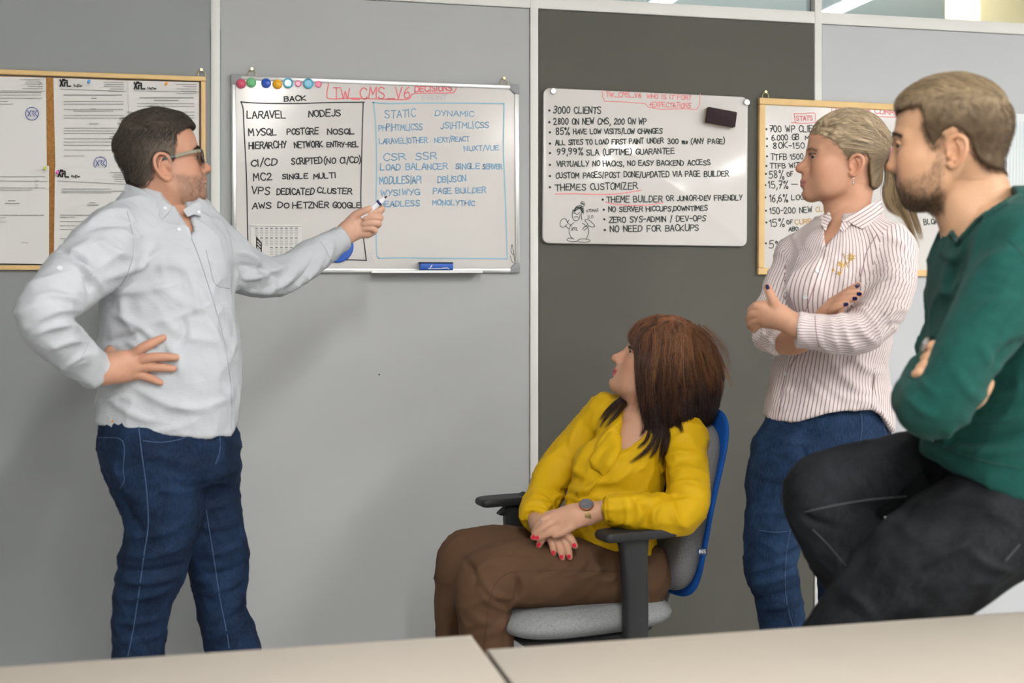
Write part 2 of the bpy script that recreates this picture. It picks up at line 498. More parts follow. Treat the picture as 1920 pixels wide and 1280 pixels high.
def patch(name, skin, poly, lift, thick, mt, parent, step=6, sm=2, label=None, puff=0.0):
    """a piece of cloth of outline POLY (pixels) laid over SKIN, LIFT metres above it, with thickness"""
    from mathutils.geometry import delaunay_2d_cdt
    poly = [np.array(p, float) for p in poly]; bp = []
    for a, b in zip(poly, poly[1:] + poly[:1]):
        k = max(1, int(np.hypot(*(b - a)) / step))
        for t in np.linspace(0, 1, k, endpoint=False): bp.append(a + (b - a) * t)
    nb = len(bp); A = np.array(bp)
    gx = np.arange(A[:, 0].min() + step / 2, A[:, 0].max(), step); gy = np.arange(A[:, 1].min() + step / 2, A[:, 1].max(), step)
    G = np.array([(x + (step / 2 if j % 2 else 0), y) for j, y in enumerate(gy) for x in gx]).reshape(-1, 2)
    if len(G): sd = poly_sd(G, A); G = G[sd < -step * .45]
    pts = np.vstack([A, G]); r = delaunay_2d_cdt([Vector(p) for p in pts], [], [list(range(nb))], 1, 1e-4)
    P2 = np.array([tuple(v) for v in r[0]]); T = [tuple(f) for f in r[2]]
    Z = np.full(len(P2), np.nan)
    for i, p in enumerate(P2):
        h, n = skin.hit(*p)
        if h is not None: Z[i] = h[2]
    if np.isnan(Z).all(): return None
    ok = ~np.isnan(Z)
    for i in np.where(~ok)[0]:
        j = np.argmin(np.where(ok, ((P2 - P2[i]) ** 2).sum(1), 1e12)); Z[i] = Z[j] + 0.004
    nbr = [[] for _ in P2]
    for f in T:
        for a, b in zip(f, f[1:] + f[:1]): nbr[a].append(b); nbr[b].append(a)
    for _ in range(sm): Z = np.array([0.5 * Z[i] + 0.5 * np.mean(Z[nbr[i]]) if nbr[i] else Z[i] for i in range(len(Z))])
    V = np.array([J(p[0], p[1], z) for p, z in zip(P2, Z)])
    N = np.zeros_like(V)
    for f in T:
        fn = np.cross(V[f[1]] - V[f[0]], V[f[2]] - V[f[0]])
        for i in f: N[i] += fn
    N /= np.linalg.norm(N, axis=1, keepdims=True) + 1e-12
    if np.mean(N[:, 2]) > 0: N = -N
    e = np.clip(-poly_sd(P2, A) / (step * 1.5), 0, 1) if puff else 0
    top = V + N * (lift + thick + (puff * np.sqrt(e) if puff else 0))[..., None] if puff else V + N * (lift + thick)
    bot = V + N * lift; m = len(V)
    Fc = []
    for f in T:
        a, b, c = (top[i] for i in f)
        fl = np.cross(b - a, c - a) @ N[f[0]] < 0
        f = f[::-1] if fl else f
        Fc.append(f); Fc.append(tuple(i + m for i in f[::-1]))
    cnt = {}
    for f in Fc[::2]:
        for a, b in zip(f, f[1:] + f[:1]): cnt[(a, b)] = cnt.get((a, b), 0) + 1
    for (a, b) in list(cnt):
        if (b, a) not in cnt: Fc.append((b, a, a + m, b + m))
    Fc = [f[::-1] for f in Fc]
    ob = mesh_obj(name, W(np.vstack([top, bot])), Fc, mt, parent); smooth_by_angle(ob, 50)
    if label: ob['label'] = label
    return ob
def stitch(name, skin, pts, r, mt, parent, lift=0.0006, smooth=True):
    q = catmull(np.array(pts, float), 4)[:, :2] if smooth and len(pts) > 2 else pts
    P = skin.line([tuple(p) for p in q], lift)
    if len(P) < 2: return None
    return MB().tube([W(p) for p in P], r, 5).build(name, mt, parent, smooth=True)
def button(skin, x, y, r, mt, parent, name='button', lift=0.0005):
    p, n = skin.hit(x, y, lift)
    if p is None: return
    d = W(p + n * 0.01) - W(p)
    MB().lathe(W(p), d, [(r, 0), (r, .0016), (r * .8, .0022), (r * .55, .0014), (.0002, .0014)], 12).build(name, mt, parent, smooth=True)
def crumple(V, N, axis, long, short, amp, seed=1, warp=0.02):
    """soft ridged folds running along AXIS: LONG and SHORT are the fold spacing in metres"""
    a = np.asarray(axis, float); a /= np.linalg.norm(a)
    Pw = V + warp * np.stack([hash_noise(V, 9, seed + i) for i in (31, 32, 33)], 1)
    al = (Pw @ a)[:, None] * a; Q = al / long + (Pw - al) / short
    n = hash_noise(Q, 1.0, seed); m = .5 + .5 * hash_noise(V, 6, seed + 50)
    r = (1 - np.abs(n)) ** 3
    return V + N * (amp * (r - .3) * (.35 + .9 * m))[:, None]
# ------------------------------------------------------------------ hair
def strand_mesh(paths, r0, r1, seg=3):
    """paths: S x N x 3 camera-frame; slim 3-sided tubes tapering from r0 to r1"""
    P = np.asarray(paths); S, N = P.shape[:2]
    T = np.zeros_like(P); T[:, 1:-1] = P[:, 2:] - P[:, :-2]; T[:, 0] = P[:, 1] - P[:, 0]; T[:, -1] = P[:, -1] - P[:, -2]
    T /= np.linalg.norm(T, axis=2, keepdims=True) + 1e-9
    ref = np.tile(np.array([0.31, 0.17, 0.93]), (S, N, 1)); U = np.cross(T, ref); U /= np.linalg.norm(U, axis=2, keepdims=True) + 1e-9
    Vv = np.cross(T, U)
    t = np.linspace(0, 1, N)[None, :, None]
    r0 = np.asarray(r0, float).reshape(-1, 1, 1) if not np.isscalar(r0) else r0
    rr = (r0 + (r1 - r0) * t ** 1.5)
    rings = [P + rr * (math.cos(a) * U + math.sin(a) * Vv) for a in np.linspace(0, 2 * math.pi, seg, endpoint=False)]
    V = np.stack(rings, 2).reshape(-1, 3)
    b = (np.arange(S) * N * seg)[:, None, None] + (np.arange(N - 1) * seg)[None, :, None] + np.arange(seg)[None, None, :]
    b2 = (np.arange(S) * N * seg)[:, None, None] + (np.arange(N - 1) * seg)[None, :, None] + ((np.arange(seg) + 1) % seg)[None, None, :]
    Fq = np.stack([b, b2, b2 + seg, b + seg], 3).reshape(-1, 4)
    return V, Fq
def grow(field, roots, flow, length, n=8, lift=0.004, lift_end=None, wob=0.0, hold=0.8, g=None):
    """walk strands over the level surfaces of FIELD, combed along FLOW(p)"""
    P = np.array(roots, float); S = len(P); out = []
    L = np.asarray(length, float) * np.ones(S); lift_end = lift if lift_end is None else lift_end
    ph = (g or rng).uniform(0, 6.28, (S, 3))
    for i in range(n):
        t = i / (n - 1)
        d, N = field.sample(P); tgt = lift + (lift_end - lift) * t
        P = P + N * np.clip((tgt - d) * hold, -.003, .003)[:, None] if hold else P
        out.append(P.copy())
        v = flow(P); v = v - N * np.sum(v * N, 1, keepdims=True) * hold
        v /= np.linalg.norm(v, axis=1, keepdims=True) + 1e-9
        if wob: v = v + wob * np.sin(ph + t * 5.0)
        v /= np.linalg.norm(v, axis=1, keepdims=True) + 1e-9
        P = P + v * (L / (n - 1))[:, None]
    return np.stack(out, 1)
def pick(V, Fq, mask, n, g=rng):
    """n points on the surface where MASK (per vertex weight 0..1) holds"""
    w = mask[Fq].mean(1); a = np.linalg.norm(np.cross(V[Fq[:, 2]] - V[Fq[:, 0]], V[Fq[:, 3]] - V[Fq[:, 1]]), axis=1)
    p = w * a; p /= p.sum(); f = g.choice(len(Fq), n, p=p); u, v = g.uniform(0, 1, (2, n, 1))
    Q = V[Fq[f]]
    return (Q[:, 0] * (1 - u) + Q[:, 1] * u) * (1 - v) + (Q[:, 3] * (1 - u) + Q[:, 2] * u) * v
# ------------------------------------------------------------------ the room
M = {}
M['panel_grey'] = mat('panel_grey', '#adafb0', 0.75, spec=0.25, noise=(1.6, 0.05), bump=(60, 0.05, 0.002))
M['panel_left'] = mat('panel_mid_grey', '#929597', 0.75, spec=0.25, noise=(1.6, 0.05), bump=(60, 0.05, 0.002))
M['panel_right'] = mat('panel_pale_grey', '#b9bcc0', 0.75, spec=0.25, noise=(1.6, 0.05), bump=(60, 0.05, 0.002))
M['panel_dark'] = mat('panel_dark', '#595852', 0.7, spec=0.25, noise=(2.2, 0.07), bump=(60, 0.05, 0.002))
M['trim'] = mat('white_profile', '#dcdcda', 0.45, noise=(3, 0.03))
M['floor'] = mat('floor_vinyl', '#c2c1be', 0.5, noise=(5, 0.05))
M['ceil'] = mat('ceiling_tile', '#e8e8e6', 0.9, noise=(40, 0.05))
M['paint'] = mat('side_wall_paint', '#c6c6c4', 0.85, noise=(2, 0.04))
M['beige'] = mat('beige_paint', '#cdb58a', 0.85, noise=(2, 0.05))
M['glass'] = mat('partition_glass', (0.70, 0.83, 0.87), 0.02, trans=1.0, ior=1.45)
M['lamp'] = mat('lamp_diffuser', (1, 1, 1), 0.5, emis=(LAMP_COLOR, LAMP_POWER))
M['lamp_house'] = mat('lamp_housing', '#d8d8d8', 0.5)

XL, XR, YF, HC = -4.0, 7.2, -9.5, 2.95      # side walls, wall behind the lens, ceiling height
YB = 4.2                                      # far wall of the room behind the glass
def struct(o): o['kind'] = 'structure'; return o

fl = MB().box((XL, YF, -0.1), (XR, YB, 0)).build('floor', M['floor']); struct(fl)
ce = MB().box((XL, YF, HC), (XR, YB, HC + 0.1)).build('ceiling', M['ceil']); struct(ce)
struct(MB().box((XL - 0.1, YF, 0), (XL, YB, HC)).build('wall_left', M['paint']))
struct(MB().box((XR, YF, 0), (XR + 0.1, YB, HC)).build('wall_right', M['paint']))
struct(MB().box((XL, YF - 0.1, 0), (XR, YF, HC)).build('wall_front', M['paint']))
struct(MB().box((XL, YB, 0), (XR, YB + 0.1, HC)).build('wall_far', mat('blue_grey_paint', '#8ea3ad', .85, noise=(2, .05))))

# partition wall: metre-wide panels between white profiles, glazing above the top rail
RAIL = wallpt(1268, 30)[2]        # underside of the top rail
wall = empty('wall_back', (0.5, 0.06, 0)); struct(wall)
POST = 0.027
pcol = {-4: 'panel_grey', -3: 'panel_grey', -2: 'panel_grey', -1: 'panel_left', 0: 'panel_grey', 1: 'panel_dark', 2: 'panel_right', 3: 'panel_right', 4: 'panel_grey', 5: 'panel_grey', 6: 'panel_grey'}
for k in range(-4, 7):
    MB().box((k + POST / 2 + 0.002, 0.0, 0.08), (k + 1 - POST / 2 - 0.002, 0.055, RAIL - 0.002)).build('panel', M[pcol[k]], wall, bevel=0.0015, seg=1)
n = 0
for k in range(-4, 8):
    n += 1
    struct(MB().box((k - POST / 2, -0.006, 0.0), (k + POST / 2, 0.066, HC)).build('trim_%d' % n, M['trim'], bevel=0.003))
n += 1
struct(MB().box((XL, -0.004, RAIL), (7.2, 0.064, RAIL + 0.040)).build('trim_%d' % n, M['trim'], bevel=0.002)); TOPRAIL = n
n += 1
struct(MB().box((XL, -0.004, 0.0), (7.2, 0.064, 0.08)).build('trim_%d' % n, M['trim'], bevel=0.002))
n += 1
struct(MB().box((XL, -0.004, HC - 0.05), (7.2, 0.064, HC)).build('trim_%d' % n, M['trim'], bevel=0.002))
for i, k in enumerate(range(-4, 7)):
    struct(MB().box((k + POST / 2, 0.024, RAIL + 0.040), (k + 1 - POST / 2, 0.032, HC - 0.05)).build('window_%d' % (i + 1), M['glass']))
# what stands behind the glass on the right: a beige pier
MB().box((3.64, 1.5, 0), (5.0, 1.8, HC)).build('wall_pier', M['beige'])
bpy.data.objects['wall_pier']['kind'] = 'structure'

# lamps: slim ceiling tubes running from front to back
def ceiling_lamp(x, y0, y1, where):
    t = empty('ceiling_lamp', (x, (y0 + y1) / 2, HC))
    tag(t, where, 'lamp', 'ceiling tube lamps')
    MB().box((x - 0.07, y0, HC - 0.06), (x + 0.07, y1, HC)).build('housing', M['lamp_house'], t, bevel=0.004)
    MB().box((x - 0.055, y0 + 0.02, HC - 0.066), (x + 0.055, y1 - 0.02, HC - 0.0605)).build('diffuser', M['lamp'], t)
for nm, x in (('left', 0.35), ('middle', 2.9), ('right', 5.4)):
    for nn, (y0, y1) in (('nearest the partition', (-4.3, -2.9)), ('second from the partition', (-6.6, -5.2)), ('farthest from the partition', (-9.0, -7.6))):
        ceiling_lamp(x, y0, y1, 'white ceiling tube lamp in the %s row, %s' % (nm, nn))
for x, y0, y1, w in ((2.39, 1.0, 2.66, 'white ceiling tube lamp behind the glass over the dark panel'), (3.43, 1.0, 2.66, 'white ceiling tube lamp behind the glass over the pale right panel'), (-1.5, 1.2, 2.8, 'white ceiling tube lamp behind the glass at the left')):
    ceiling_lamp(x, y0, y1, w)
# ------------------------------------------------------------------ stroke lettering
GLY = {
'A': '0,0 1.8,6 2.2,6 4,0;.8,2.2 3.3,2.2', 'B': '0,0 0,6 2.6,6 3.6,5.2 3.4,3.8 2.4,3.2 0,3.2;2.4,3.2 3.8,2.2 3.8,1 2.6,0 0,0', 'C': '~4,5 3,6 1.4,5.8 .2,4 .2,2 1.4,.2 3,0 4,1',
'D': '0,0 0,6 2.2,6 3.8,4.6 4,2.4 3,.6 1.6,0 0,0', 'E': '3.6,6 0,6 0,0 3.8,0;0,3.2 3,3.2', 'F': '3.8,6 0,6 0,0;0,3.1 2.8,3.1', 'G': '~4,5 3,6 1.4,5.8 .2,4 .2,2 1.4,.2 3,0 4,.8|4,2.6 2.4,2.6;4,2.6 4,.2',
'H': '0,0 0,6;4,0 4,6;0,3.2 4,3', 'I': '.3,0 .3,6', 'J': '~2.6,6 2.6,1.4 1.8,.2 .8,0 0,.8', 'K': '0,0 0,6;3.8,6 .2,2.8 4,0', 'L': '0,6 0,0 3.4,0', 'M': '0,0 .4,6 2.3,2 4.2,6 4.6,0',
'N': '0,0 0,6 3.8,0 3.8,6', 'O': '~2,6 .4,5 0,3 .6,.8 2,0 3.5,.8 4,3 3.5,5.2 2,6', 'P': '0,0 0,6 2.6,6 3.7,5.2 3.6,3.7 2.5,2.9 0,2.9', 'Q': '~2,6 .4,5 0,3 .6,.8 2,0 3.5,.8 4,3 3.5,5.2 2,6|2.6,1.4 4.4,-.6',
'R': '0,0 0,6 2.6,6 3.7,5.2 3.6,3.8 2.5,3 0,3;1.8,3 4.2,0', 'S': '~3.7,5.3 2.6,6 1,5.8 .3,4.6 1.2,3.4 2.8,2.8 3.7,1.6 3,.3 1.4,0 0,.7', 'T': '-.2,6 4.2,6;2,6 2,0', 'U': '~0,6 0,1.8 .8,.3 2,0 3.2,.4 3.9,1.8 3.9,6',
'V': '0,6 1.9,0 4,6', 'W': '0,6 1.2,0 2.5,4.6 3.8,0 5,6', 'X': '0,0 4,6;0,6 4,0', 'Y': '0,6 2,3;4,6 1.4,0', 'Z': '0,6 3.8,6 0,0 4,0',
'0': '~1.8,6 .4,5 0,3 .5,.8 1.8,0 3.1,.8 3.6,3 3.1,5.2 1.8,6', '1': '.2,4.4 1.4,6 1.4,0', '2': '~.2,4.8 1,6 2.6,6 3.4,4.8 2.8,3.2 0,0|0,0 3.8,0', '3': '~.2,5.6 1.6,6.2 3,5.4 2.8,4 1.4,3.2|1.4,3.2 3,2.8 3.6,1.4 2.4,0 .9,-.2 0,.6',
'4': '3,0 3,6 0,2 4,2', '5': '3.4,6 .6,6 .4,3.4|~.4,3.4 2.2,3.8 3.5,2.4 3,.6 1.6,0 0,.5', '6': '~3,6 1.2,4.8 .2,2.4 .6,.5 2,0 3.3,1 3.2,2.6 2,3.4 .4,2.4', '7': '0,6 3.6,6 1.4,0;.8,3 3,3', '8': '~2.8,5.6 1.6,6 .6,5 1.2,3.6 2.8,2.6 3.2,1 2,0 .6,.6 .6,2 2.4,3.4 3.2,5 2.6,5.8',
'9': '~3.4,4.6 2.2,3 .6,3.4 .3,5 1.6,6 3.2,5.2 3.4,4.6|3.4,4.6 3,1.4 1.4,0', '%': '~1,6 .2,5.2 .6,4.2 1.5,4.4 1.8,5.4 1,6;4.4,6 1,-.6;~4.2,1.2 3.4,.8 3.3,-.4 4.2,-.8 5,0 4.2,1.2', '+': '0,3 4,3;2,5 2,1', '-': '.4,3 3,3', '_': '0,-.2 4.4,-.2', '/': '0,-.8 2.2,6.8', '|': '.4,-1 .4,6.6',
'(': '~1.6,7.2 .3,5 .2,1.6 1.4,-1', ')': '~0,7.2 1.2,5 1.2,1.4 0,-1', '?': '~.2,5 1,6 2.6,5.8 3,4.4 1.6,3 1.5,1.8;1.5,.4 1.5,0', ',': '.8,.4 .3,-1.4', '.': '.4,.3 .5,.1', 'o': '~.6,1.2 -.1,.6 .5,0 1.3,.5 .6,1.2', ' ': '',
'm': '0,0 0,3.2|~0,2 .8,3.2 1.5,2.6 1.6,0|~1.6,2 2.4,3.2 3.2,2.6 3.2,0', 's': '~1.9,2.9 .6,3.2 .5,2 1.8,1.3 1.4,.1 0,.3', 't': '.8,5 .9,.6 1.6,0;0,3.4 1.8,3.4', 'a': '~2,2.8 1,3.2 .1,1.6 .8,.1 2,1;2,3 2.2,0', 'e': '~.2,1.6 2.2,1.8 1.6,3.2 .5,2.8 .2,1 1.2,0 2.2,.6', 'v': '0,3.2 1,0 2.2,3.2', 'j': '1,3.2 1,-1.4 0,-1.8;1,4.6 1,5', 'u': '0,3.2 .2,.6 1.2,.1 2,1;2,3.2 2,0', 'n': '0,0 0,3.2|~0,2 1,3.2 1.9,2.6 2,0', 'i': '.3,0 .3,3.2;.3,4.6 .3,5',
}
WID = {'I': .8, 'M': 4.8, 'W': 5.2, '1': 1.8, ' ': 2.8, '.': .9, ',': 1, '|': .8, '(': 1.6, ')': 1.4, '%': 5, 'm': 3.4, '/': 2.2, 'J': 2.8, '-': 3.2, 'i': .6, 's': 2, 't': 1.8, 'a': 2.3, 'e': 2.3, 'o': 1.4, 'v': 2.2, 'j': 1.1, 'u': 2.1, 'n': 2.1}
def glyph(ch):
    out = []
    for seg in GLY.get(ch, '').replace('|', ';').split(';'):
        if not seg: continue
        cur = seg[0] == '~'; pts = [tuple(map(float, q.split(','))) for q in seg.lstrip('~').split()]
        out.append(catmull(pts, 5)[:, :2] if cur and len(pts) > 2 else np.array(pts))
    return out
def lettering(text, x0, y0, x1, y1, cap, jit=0.35, slant=0.0, g=None):
    """strokes in pixels: baseline from (x0, y0) to (x1, y1), capital height CAP"""
    g = g or np.random.default_rng(abs(sum(ord(c) * (i + 3) for i, c in enumerate(text))) + 5)
    gap = 1.15; adv = [WID.get(c, 4.0) + gap for c in text]; tot = sum(adv) - gap
    sx = math.hypot(x1 - x0, y1 - y0) / tot; ux, uy = (x1 - x0) / (sx * tot), (y1 - y0) / (sx * tot)
    sy = cap / 6.0; pos = 0; out = []
    for c, a in zip(text, adv):
        k = g.uniform(0.9, 1.08); dy = g.normal(0, jit); sl = slant + g.normal(0, 0.05); rt = g.normal(0, 0.03)
        for st in glyph(c):
            u = (st[:, 0] + pos + g.normal(0, .12)) * sx + st[:, 1] * sy * (sl + rt); v = st[:, 1] * sy * k + dy
            u = u + g.normal(0, .12 * sx, len(u)) * .6; v = v + g.normal(0, .1 * sy, len(v)) * .6
            out.append(np.stack([x0 + u * ux + v * uy, y0 + u * uy - v * ux], 1))
        pos += a
    return out
def ribbons(strokes, width, plane, lift=0.0006):
    """flat ink strokes (pixel polylines) laid on the wall-parallel plane PLANE metres out; width in pixels"""
    V = []; Fq = []
    for st in strokes:
        st = np.asarray(st, float)
        if len(st) == 1: st = np.vstack([st, st + 0.3])
        P = np.array([wallpt(x, y, plane + lift) for x, y in st]); n = len(P)
        w = width / F * 4.0 / 2
        T = np.zeros_like(P); T[1:-1] = P[2:] - P[:-2]; T[0] = P[1] - P[0]; T[-1] = P[-1] - P[-2]
        T /= np.linalg.norm(T, axis=1, keepdims=True) + 1e-9
        Nn = np.stack([-T[:, 2], np.zeros(n), T[:, 0]], 1)
        # mitre at corners
        P[0] -= T[0] * w * .7; P[-1] += T[-1] * w * .7
        b = len(V)
        # separate quads per segment plus small overlap keep corners solid
        for i in range(n - 1):
            t = P[i + 1] - P[i]; L = np.linalg.norm(t) + 1e-9; t /= L; m = np.array([-t[2], 0, t[0]]) * w; e = t * w * .35
            lift_i = np.array([0, -1e-5 * (i % 2), 0])
            k = len(V); V += [P[i] - e - m + lift_i, P[i + 1] + e - m + lift_i, P[i + 1] + e + m + lift_i, P[i] - e + m + lift_i]; Fq.append((k, k + 1, k + 2, k + 3))
    return V, Fq
def disc_stroke(x, y, r, n=8):
    return [np.array([[x + r * .5 * math.cos(a), y + r * .5 * math.sin(a)] for a in np.linspace(0, 6.3, n)])]
INK = {'black': mat('ink_black', '#23232a', 0.5), 'green': mat('ink_dark_green', '#1f2b26', 0.5), 'red': mat('ink_red', '#e4717a', 0.55), 'pink': mat('ink_pink', '#e88f92', 0.55),
       'blue': mat('ink_blue', '#7fa6c4', 0.55), 'sky': mat('ink_sky', '#8fbdd2', 0.55), 'pale': mat('ink_pale', '#bcbcc0', 0.55), 'ochre': mat('ink_ochre', '#b8934e', 0.5),
       'print': mat('print_grey', '#8e8e90', 0.7), 'stamp': mat('stamp_blue', '#3c4f9c', 0.6), 'logo': mat('print_black', '#1b1b1d', 0.6)}
def write(board, plane, ink, lines, width=2.0, name='writing'):
    for ln in lines:
        text, x0, y0, x1, y1, cap = ln[:6]
        V, Fq = ribbons(lettering(text, x0, y0, x1, y1, cap, slant=ln[6] if len(ln) > 6 else 0), width, plane)
        mesh_obj(name, V, Fq, INK[ink], board, smooth=False)
def draw(board, plane, ink, strokes, width=2.0, name='drawn_line', curve=True, label=None):
    st = [catmull(s, 5)[:, :2] if curve and len(s) > 2 else np.array(s, float) for s in strokes]
    V, Fq = ribbons(st, width, plane)
    o = mesh_obj(name, V, Fq, INK[ink], board, smooth=False)
    if label: o['label'] = label

# ------------------------------------------------------------------ boards on the wall
M['enamel'] = mat('board_enamel', '#d0cdcb', 0.13, spec=0.45, noise=(3, 0.012))
M['alu'] = mat('board_aluminium', '#c9cacb', 0.32, metal=0.75)
M['grey_plastic'] = mat('grey_corner_plastic', '#8d9093', 0.5)
M['pine'] = mat('pine_wood', '#e0bd84', 0.5, noise=(14, 0.09))
M['cork'] = mat('cork', '#a9783f', 0.9, noise=(220, 0.3), bump=(300, 0.3, 0.002))
M['brass'] = mat('brass_hook', '#c7b98a', 0.3, metal=0.9)
M['steel'] = mat('steel', '#b9bbbd', 0.3, metal=0.9)
M['paper'] = mat('paper', '#dddcdb', 0.8, noise=(6, 0.01))
M['white_plastic'] = mat('white_plastic', '#e6e6e4', 0.35)

def rect_frame(px4, off):
    """a true rectangle in the wall plane fitted to four sight lines (TL, TR, BR, BL); returns fr(u, v, w) with u, v from the centre, w off the wall, and half sizes"""
    P = [wallpt(x, y, off) for x, y in px4]
    c = sum(P) / 4; ex = (P[1] + P[2] - P[0] - P[3]) / 2; ez = (P[0] + P[1] - P[2] - P[3]) / 2
    w = np.linalg.norm(ex); h = np.linalg.norm(ez); u = ex / w; u[1] = 0
    a = math.atan2(u[2], u[0]); b = math.atan2(-ez[0], ez[2]); a = (a + b) / 2
    U = np.array([math.cos(a), 0, math.sin(a)]); V = np.array([-math.sin(a), 0, math.cos(a)])
    c = np.array([c[0], 0, c[2]])
    return (lambda p, q, r: c + U * p + V * q + np.array([0, -r, 0])), w / 2, h / 2, c
def rrect(hw, hh, r, n=6):
    out = []
    for cx, cy, a0 in ((hw - r, hh - r, 0), (-hw + r, hh - r, 90), (-hw + r, -hh + r, 180), (hw - r, -hh + r, 270)):
        for k in range(n + 1):
            a = math.radians(a0 + 90 * k / n); out.append((cx + r * math.cos(a), cy + r * math.sin(a)))
    return out
def fbox(mb, fr, u0, u1, v0, v1, w0, w1):
    return mb.box((u0, v0, w0), (u1, v1, w1), fr=lambda p: fr(*p))
def hook(fr, u, hh, parent=None, name='hanging_hook'):
    p = [fr(u + 0.011 * math.cos(a), hh + 0.006 + 0.013 * math.sin(a), 0.008) for a in np.linspace(-0.4, math.pi + 0.4, 12)]
    m = MB().tube(p, 0.0016, 6); m.lathe(fr(u, hh + 0.021, 0.0), (0, -1, 0), [(0.003, 0), (0.003, 0.010), (0.0045, 0.011), (0.0045, 0.0135)], 10)
    return m.build(name, M['brass'], parent, smooth=True)

# --- board 1: aluminium-framed whiteboard
fr, hw, hh, c = rect_frame([(434, 143), (973, 158), (973, 511), (434, 511)], 0.010)
b1 = empty('whiteboard', (c[0], -0.01, c[2])); tag(b1, 'wide whiteboard with aluminium frame, black BACK box and blue FRONT box, behind the pointing man', 'whiteboard')
FWD = 0.014
fbox(MB(), fr, -hw + FWD, hw - FWD, -hh + FWD, hh - FWD, 0.0, 0.012).build('writing_surface', M['enamel'], b1)
for u0, u1, v0, v1 in ((-hw + .02, hw - .02, hh - FWD, hh), (-hw + .02, hw - .02, -hh, -hh + FWD), (-hw, -hw + FWD, -hh + .02, hh - .02), (hw - FWD, hw, -hh + .02, hh - .02)):
    fbox(MB(), fr, u0, u1, v0, v1, 0, 0.017).build('frame_bar', M['alu'], b1, bevel=0.003)
for su in (-1, 1):
    for sv in (-1, 1):
        p = [(su * (hw + .001), sv * (hh + .001)), (su * (hw - .03), sv * (hh + .001)), (su * (hw - .03), sv * (hh - .015)), (su * (hw - .015), sv * (hh - .03)), (su * (hw + .001), sv * (hh - .03))]
        MB().prism(p, fr, 0, 0.019).build('corner_cap', M['grey_plastic'], b1, bevel=0.003)
hook(fr, -hw + 0.062, hh, b1); hook(fr, hw - 0.048, hh, b1)
# pen tray under the lower bar
u_tr = (-hw + 0.42, hw - 0.13)
tr = MB(); fbox(tr, fr, u_tr[0], u_tr[1], -hh - 0.002, -hh + 0.002, 0.017, 0.06); fbox(tr, fr, u_tr[0], u_tr[1], -hh - 0.002, -hh + 0.007, 0.058, 0.061)
tr.build('pen_tray', M['alu'], b1, bevel=0.0008, seg=1)
PL = 0.0125
B1 = [('BACK', 533, 190, 573, 188, 9), ('LARAVEL', 463, 222, 536, 221, 13), ('NODEJS', 579, 219, 639, 217, 12), ('MYSQL', 467, 254, 519, 253, 12), ('POSTGRE', 538, 252, 597, 251, 11), ('NOSQL', 614, 252, 665, 251, 10),
      ('HIERARCHY', 467, 279, 537, 277, 12), ('NETWORK', 552, 277, 605, 275, 11), ('ENTRY-REL', 613, 275, 672, 275, 9), ('CI/CD', 471, 312, 519, 309, 12), ('SCRIPTED', 547, 308, 604, 306, 11), ('(NO CI/CD)', 608, 307, 676, 305, 11),
      ('MC2', 476, 339, 510, 337, 13), ('SINGLE', 530, 336, 577, 334, 9), ('MULTI', 588, 335, 629, 333, 9), ('VPS', 472, 363, 506, 364, 13), ('DEDICATED', 519, 364, 588, 365, 11), ('CLUSTER', 595, 361, 659, 364, 10),
      ('AWS', 473, 391, 509, 390, 11), ('DO', 521, 389, 541, 390, 10), ('HETZNER', 549, 390, 616, 389, 11), ('GOOGLE', 624, 389, 676, 390, 10)]
write(b1, PL, 'black', B1, 2.1)
draw(b1, PL, 'black', [[(452, 191), (490, 193.5), (560, 194), (620, 192), (683, 191.5)], [(452, 191), (456, 206), (458, 250), (462, 330), (464, 420), (465, 470)], [(681, 192), (679, 260), (677, 340), (677, 390), (681, 440), (687, 488)], [(600, 485), (640, 486.5), (687, 488)]], 2.0)
write(b1, PL, 'red', [('TW_CMS_V6', 624, 186, 770, 184, 21), ('DECISIONS', 778, 172, 848, 170, 10)], 2.0)
draw(b1, PL, 'red', [[(616, 157), (613, 176), (618, 185), (660, 184), (720, 186), (764, 186), (774, 176), (800, 174.5), (845, 174), (853, 170), (857, 162)]], 1.8)
write(b1, PL, 'pale', [('FRONT', 792, 188, 838, 186, 9)], 1.6)
B1b = [('STATIC', 722, 221, 779, 219, 14), ('DYNAMIC', 816, 217, 889, 218, 10), ('PHP|HTML|CSS', 710, 245, 792, 243, 11), ('JS|HTML|CSS', 827, 241, 917, 239, 11), ('LARAVEL|OTHER', 711, 270, 801, 267, 10), ('NEXT/REACT', 815, 267, 880, 264, 9),
       ('NUXT/VUE', 871, 283, 936, 281, 9)]
write(b1, PL, 'pale', [], 1.6)
write(b1, PL, 'blue', B1b, 1.7)
write(b1, PL, 'blue', [('CSR', 719, 301, 760, 299, 13), ('SSR', 780, 300, 818, 298, 13), ('LOAD BALANCER', 713, 319, 839, 317, 11), ('SINGLE', 855, 317, 899, 316, 10), ('SERVER', 905, 316, 941, 317, 9), ('MODULES|API', 712, 345, 790, 343, 13), ('DB|JSON', 821, 342, 874, 340, 11),
      ('WYSIWYG', 713, 367, 787, 365, 11), ('PAGE BUILDER', 812, 363, 911, 361, 10), ('HEADLESS', 713, 387, 787, 386, 10), ('MONOLYTHIC', 811, 384, 890, 385, 9)], 2.0)
draw(b1, PL, 'sky', [[(700, 192), (730, 194), (820, 193), (944, 194)], [(700, 192), (704, 230), (706, 300), (705, 380), (706, 470), (710, 484)], [(945, 194), (944, 280), (948, 380), (951, 485)], [(710, 484), (752, 483), (800, 484), (880, 484.5), (951, 485)]], 2.2)
draw(b1, PL, 'black', [[(960, 458), (958, 470), (962, 478)], [(960, 458), (963, 472), (965, 490)], [(957, 480), (960, 490), (966, 494)]], 0.9)
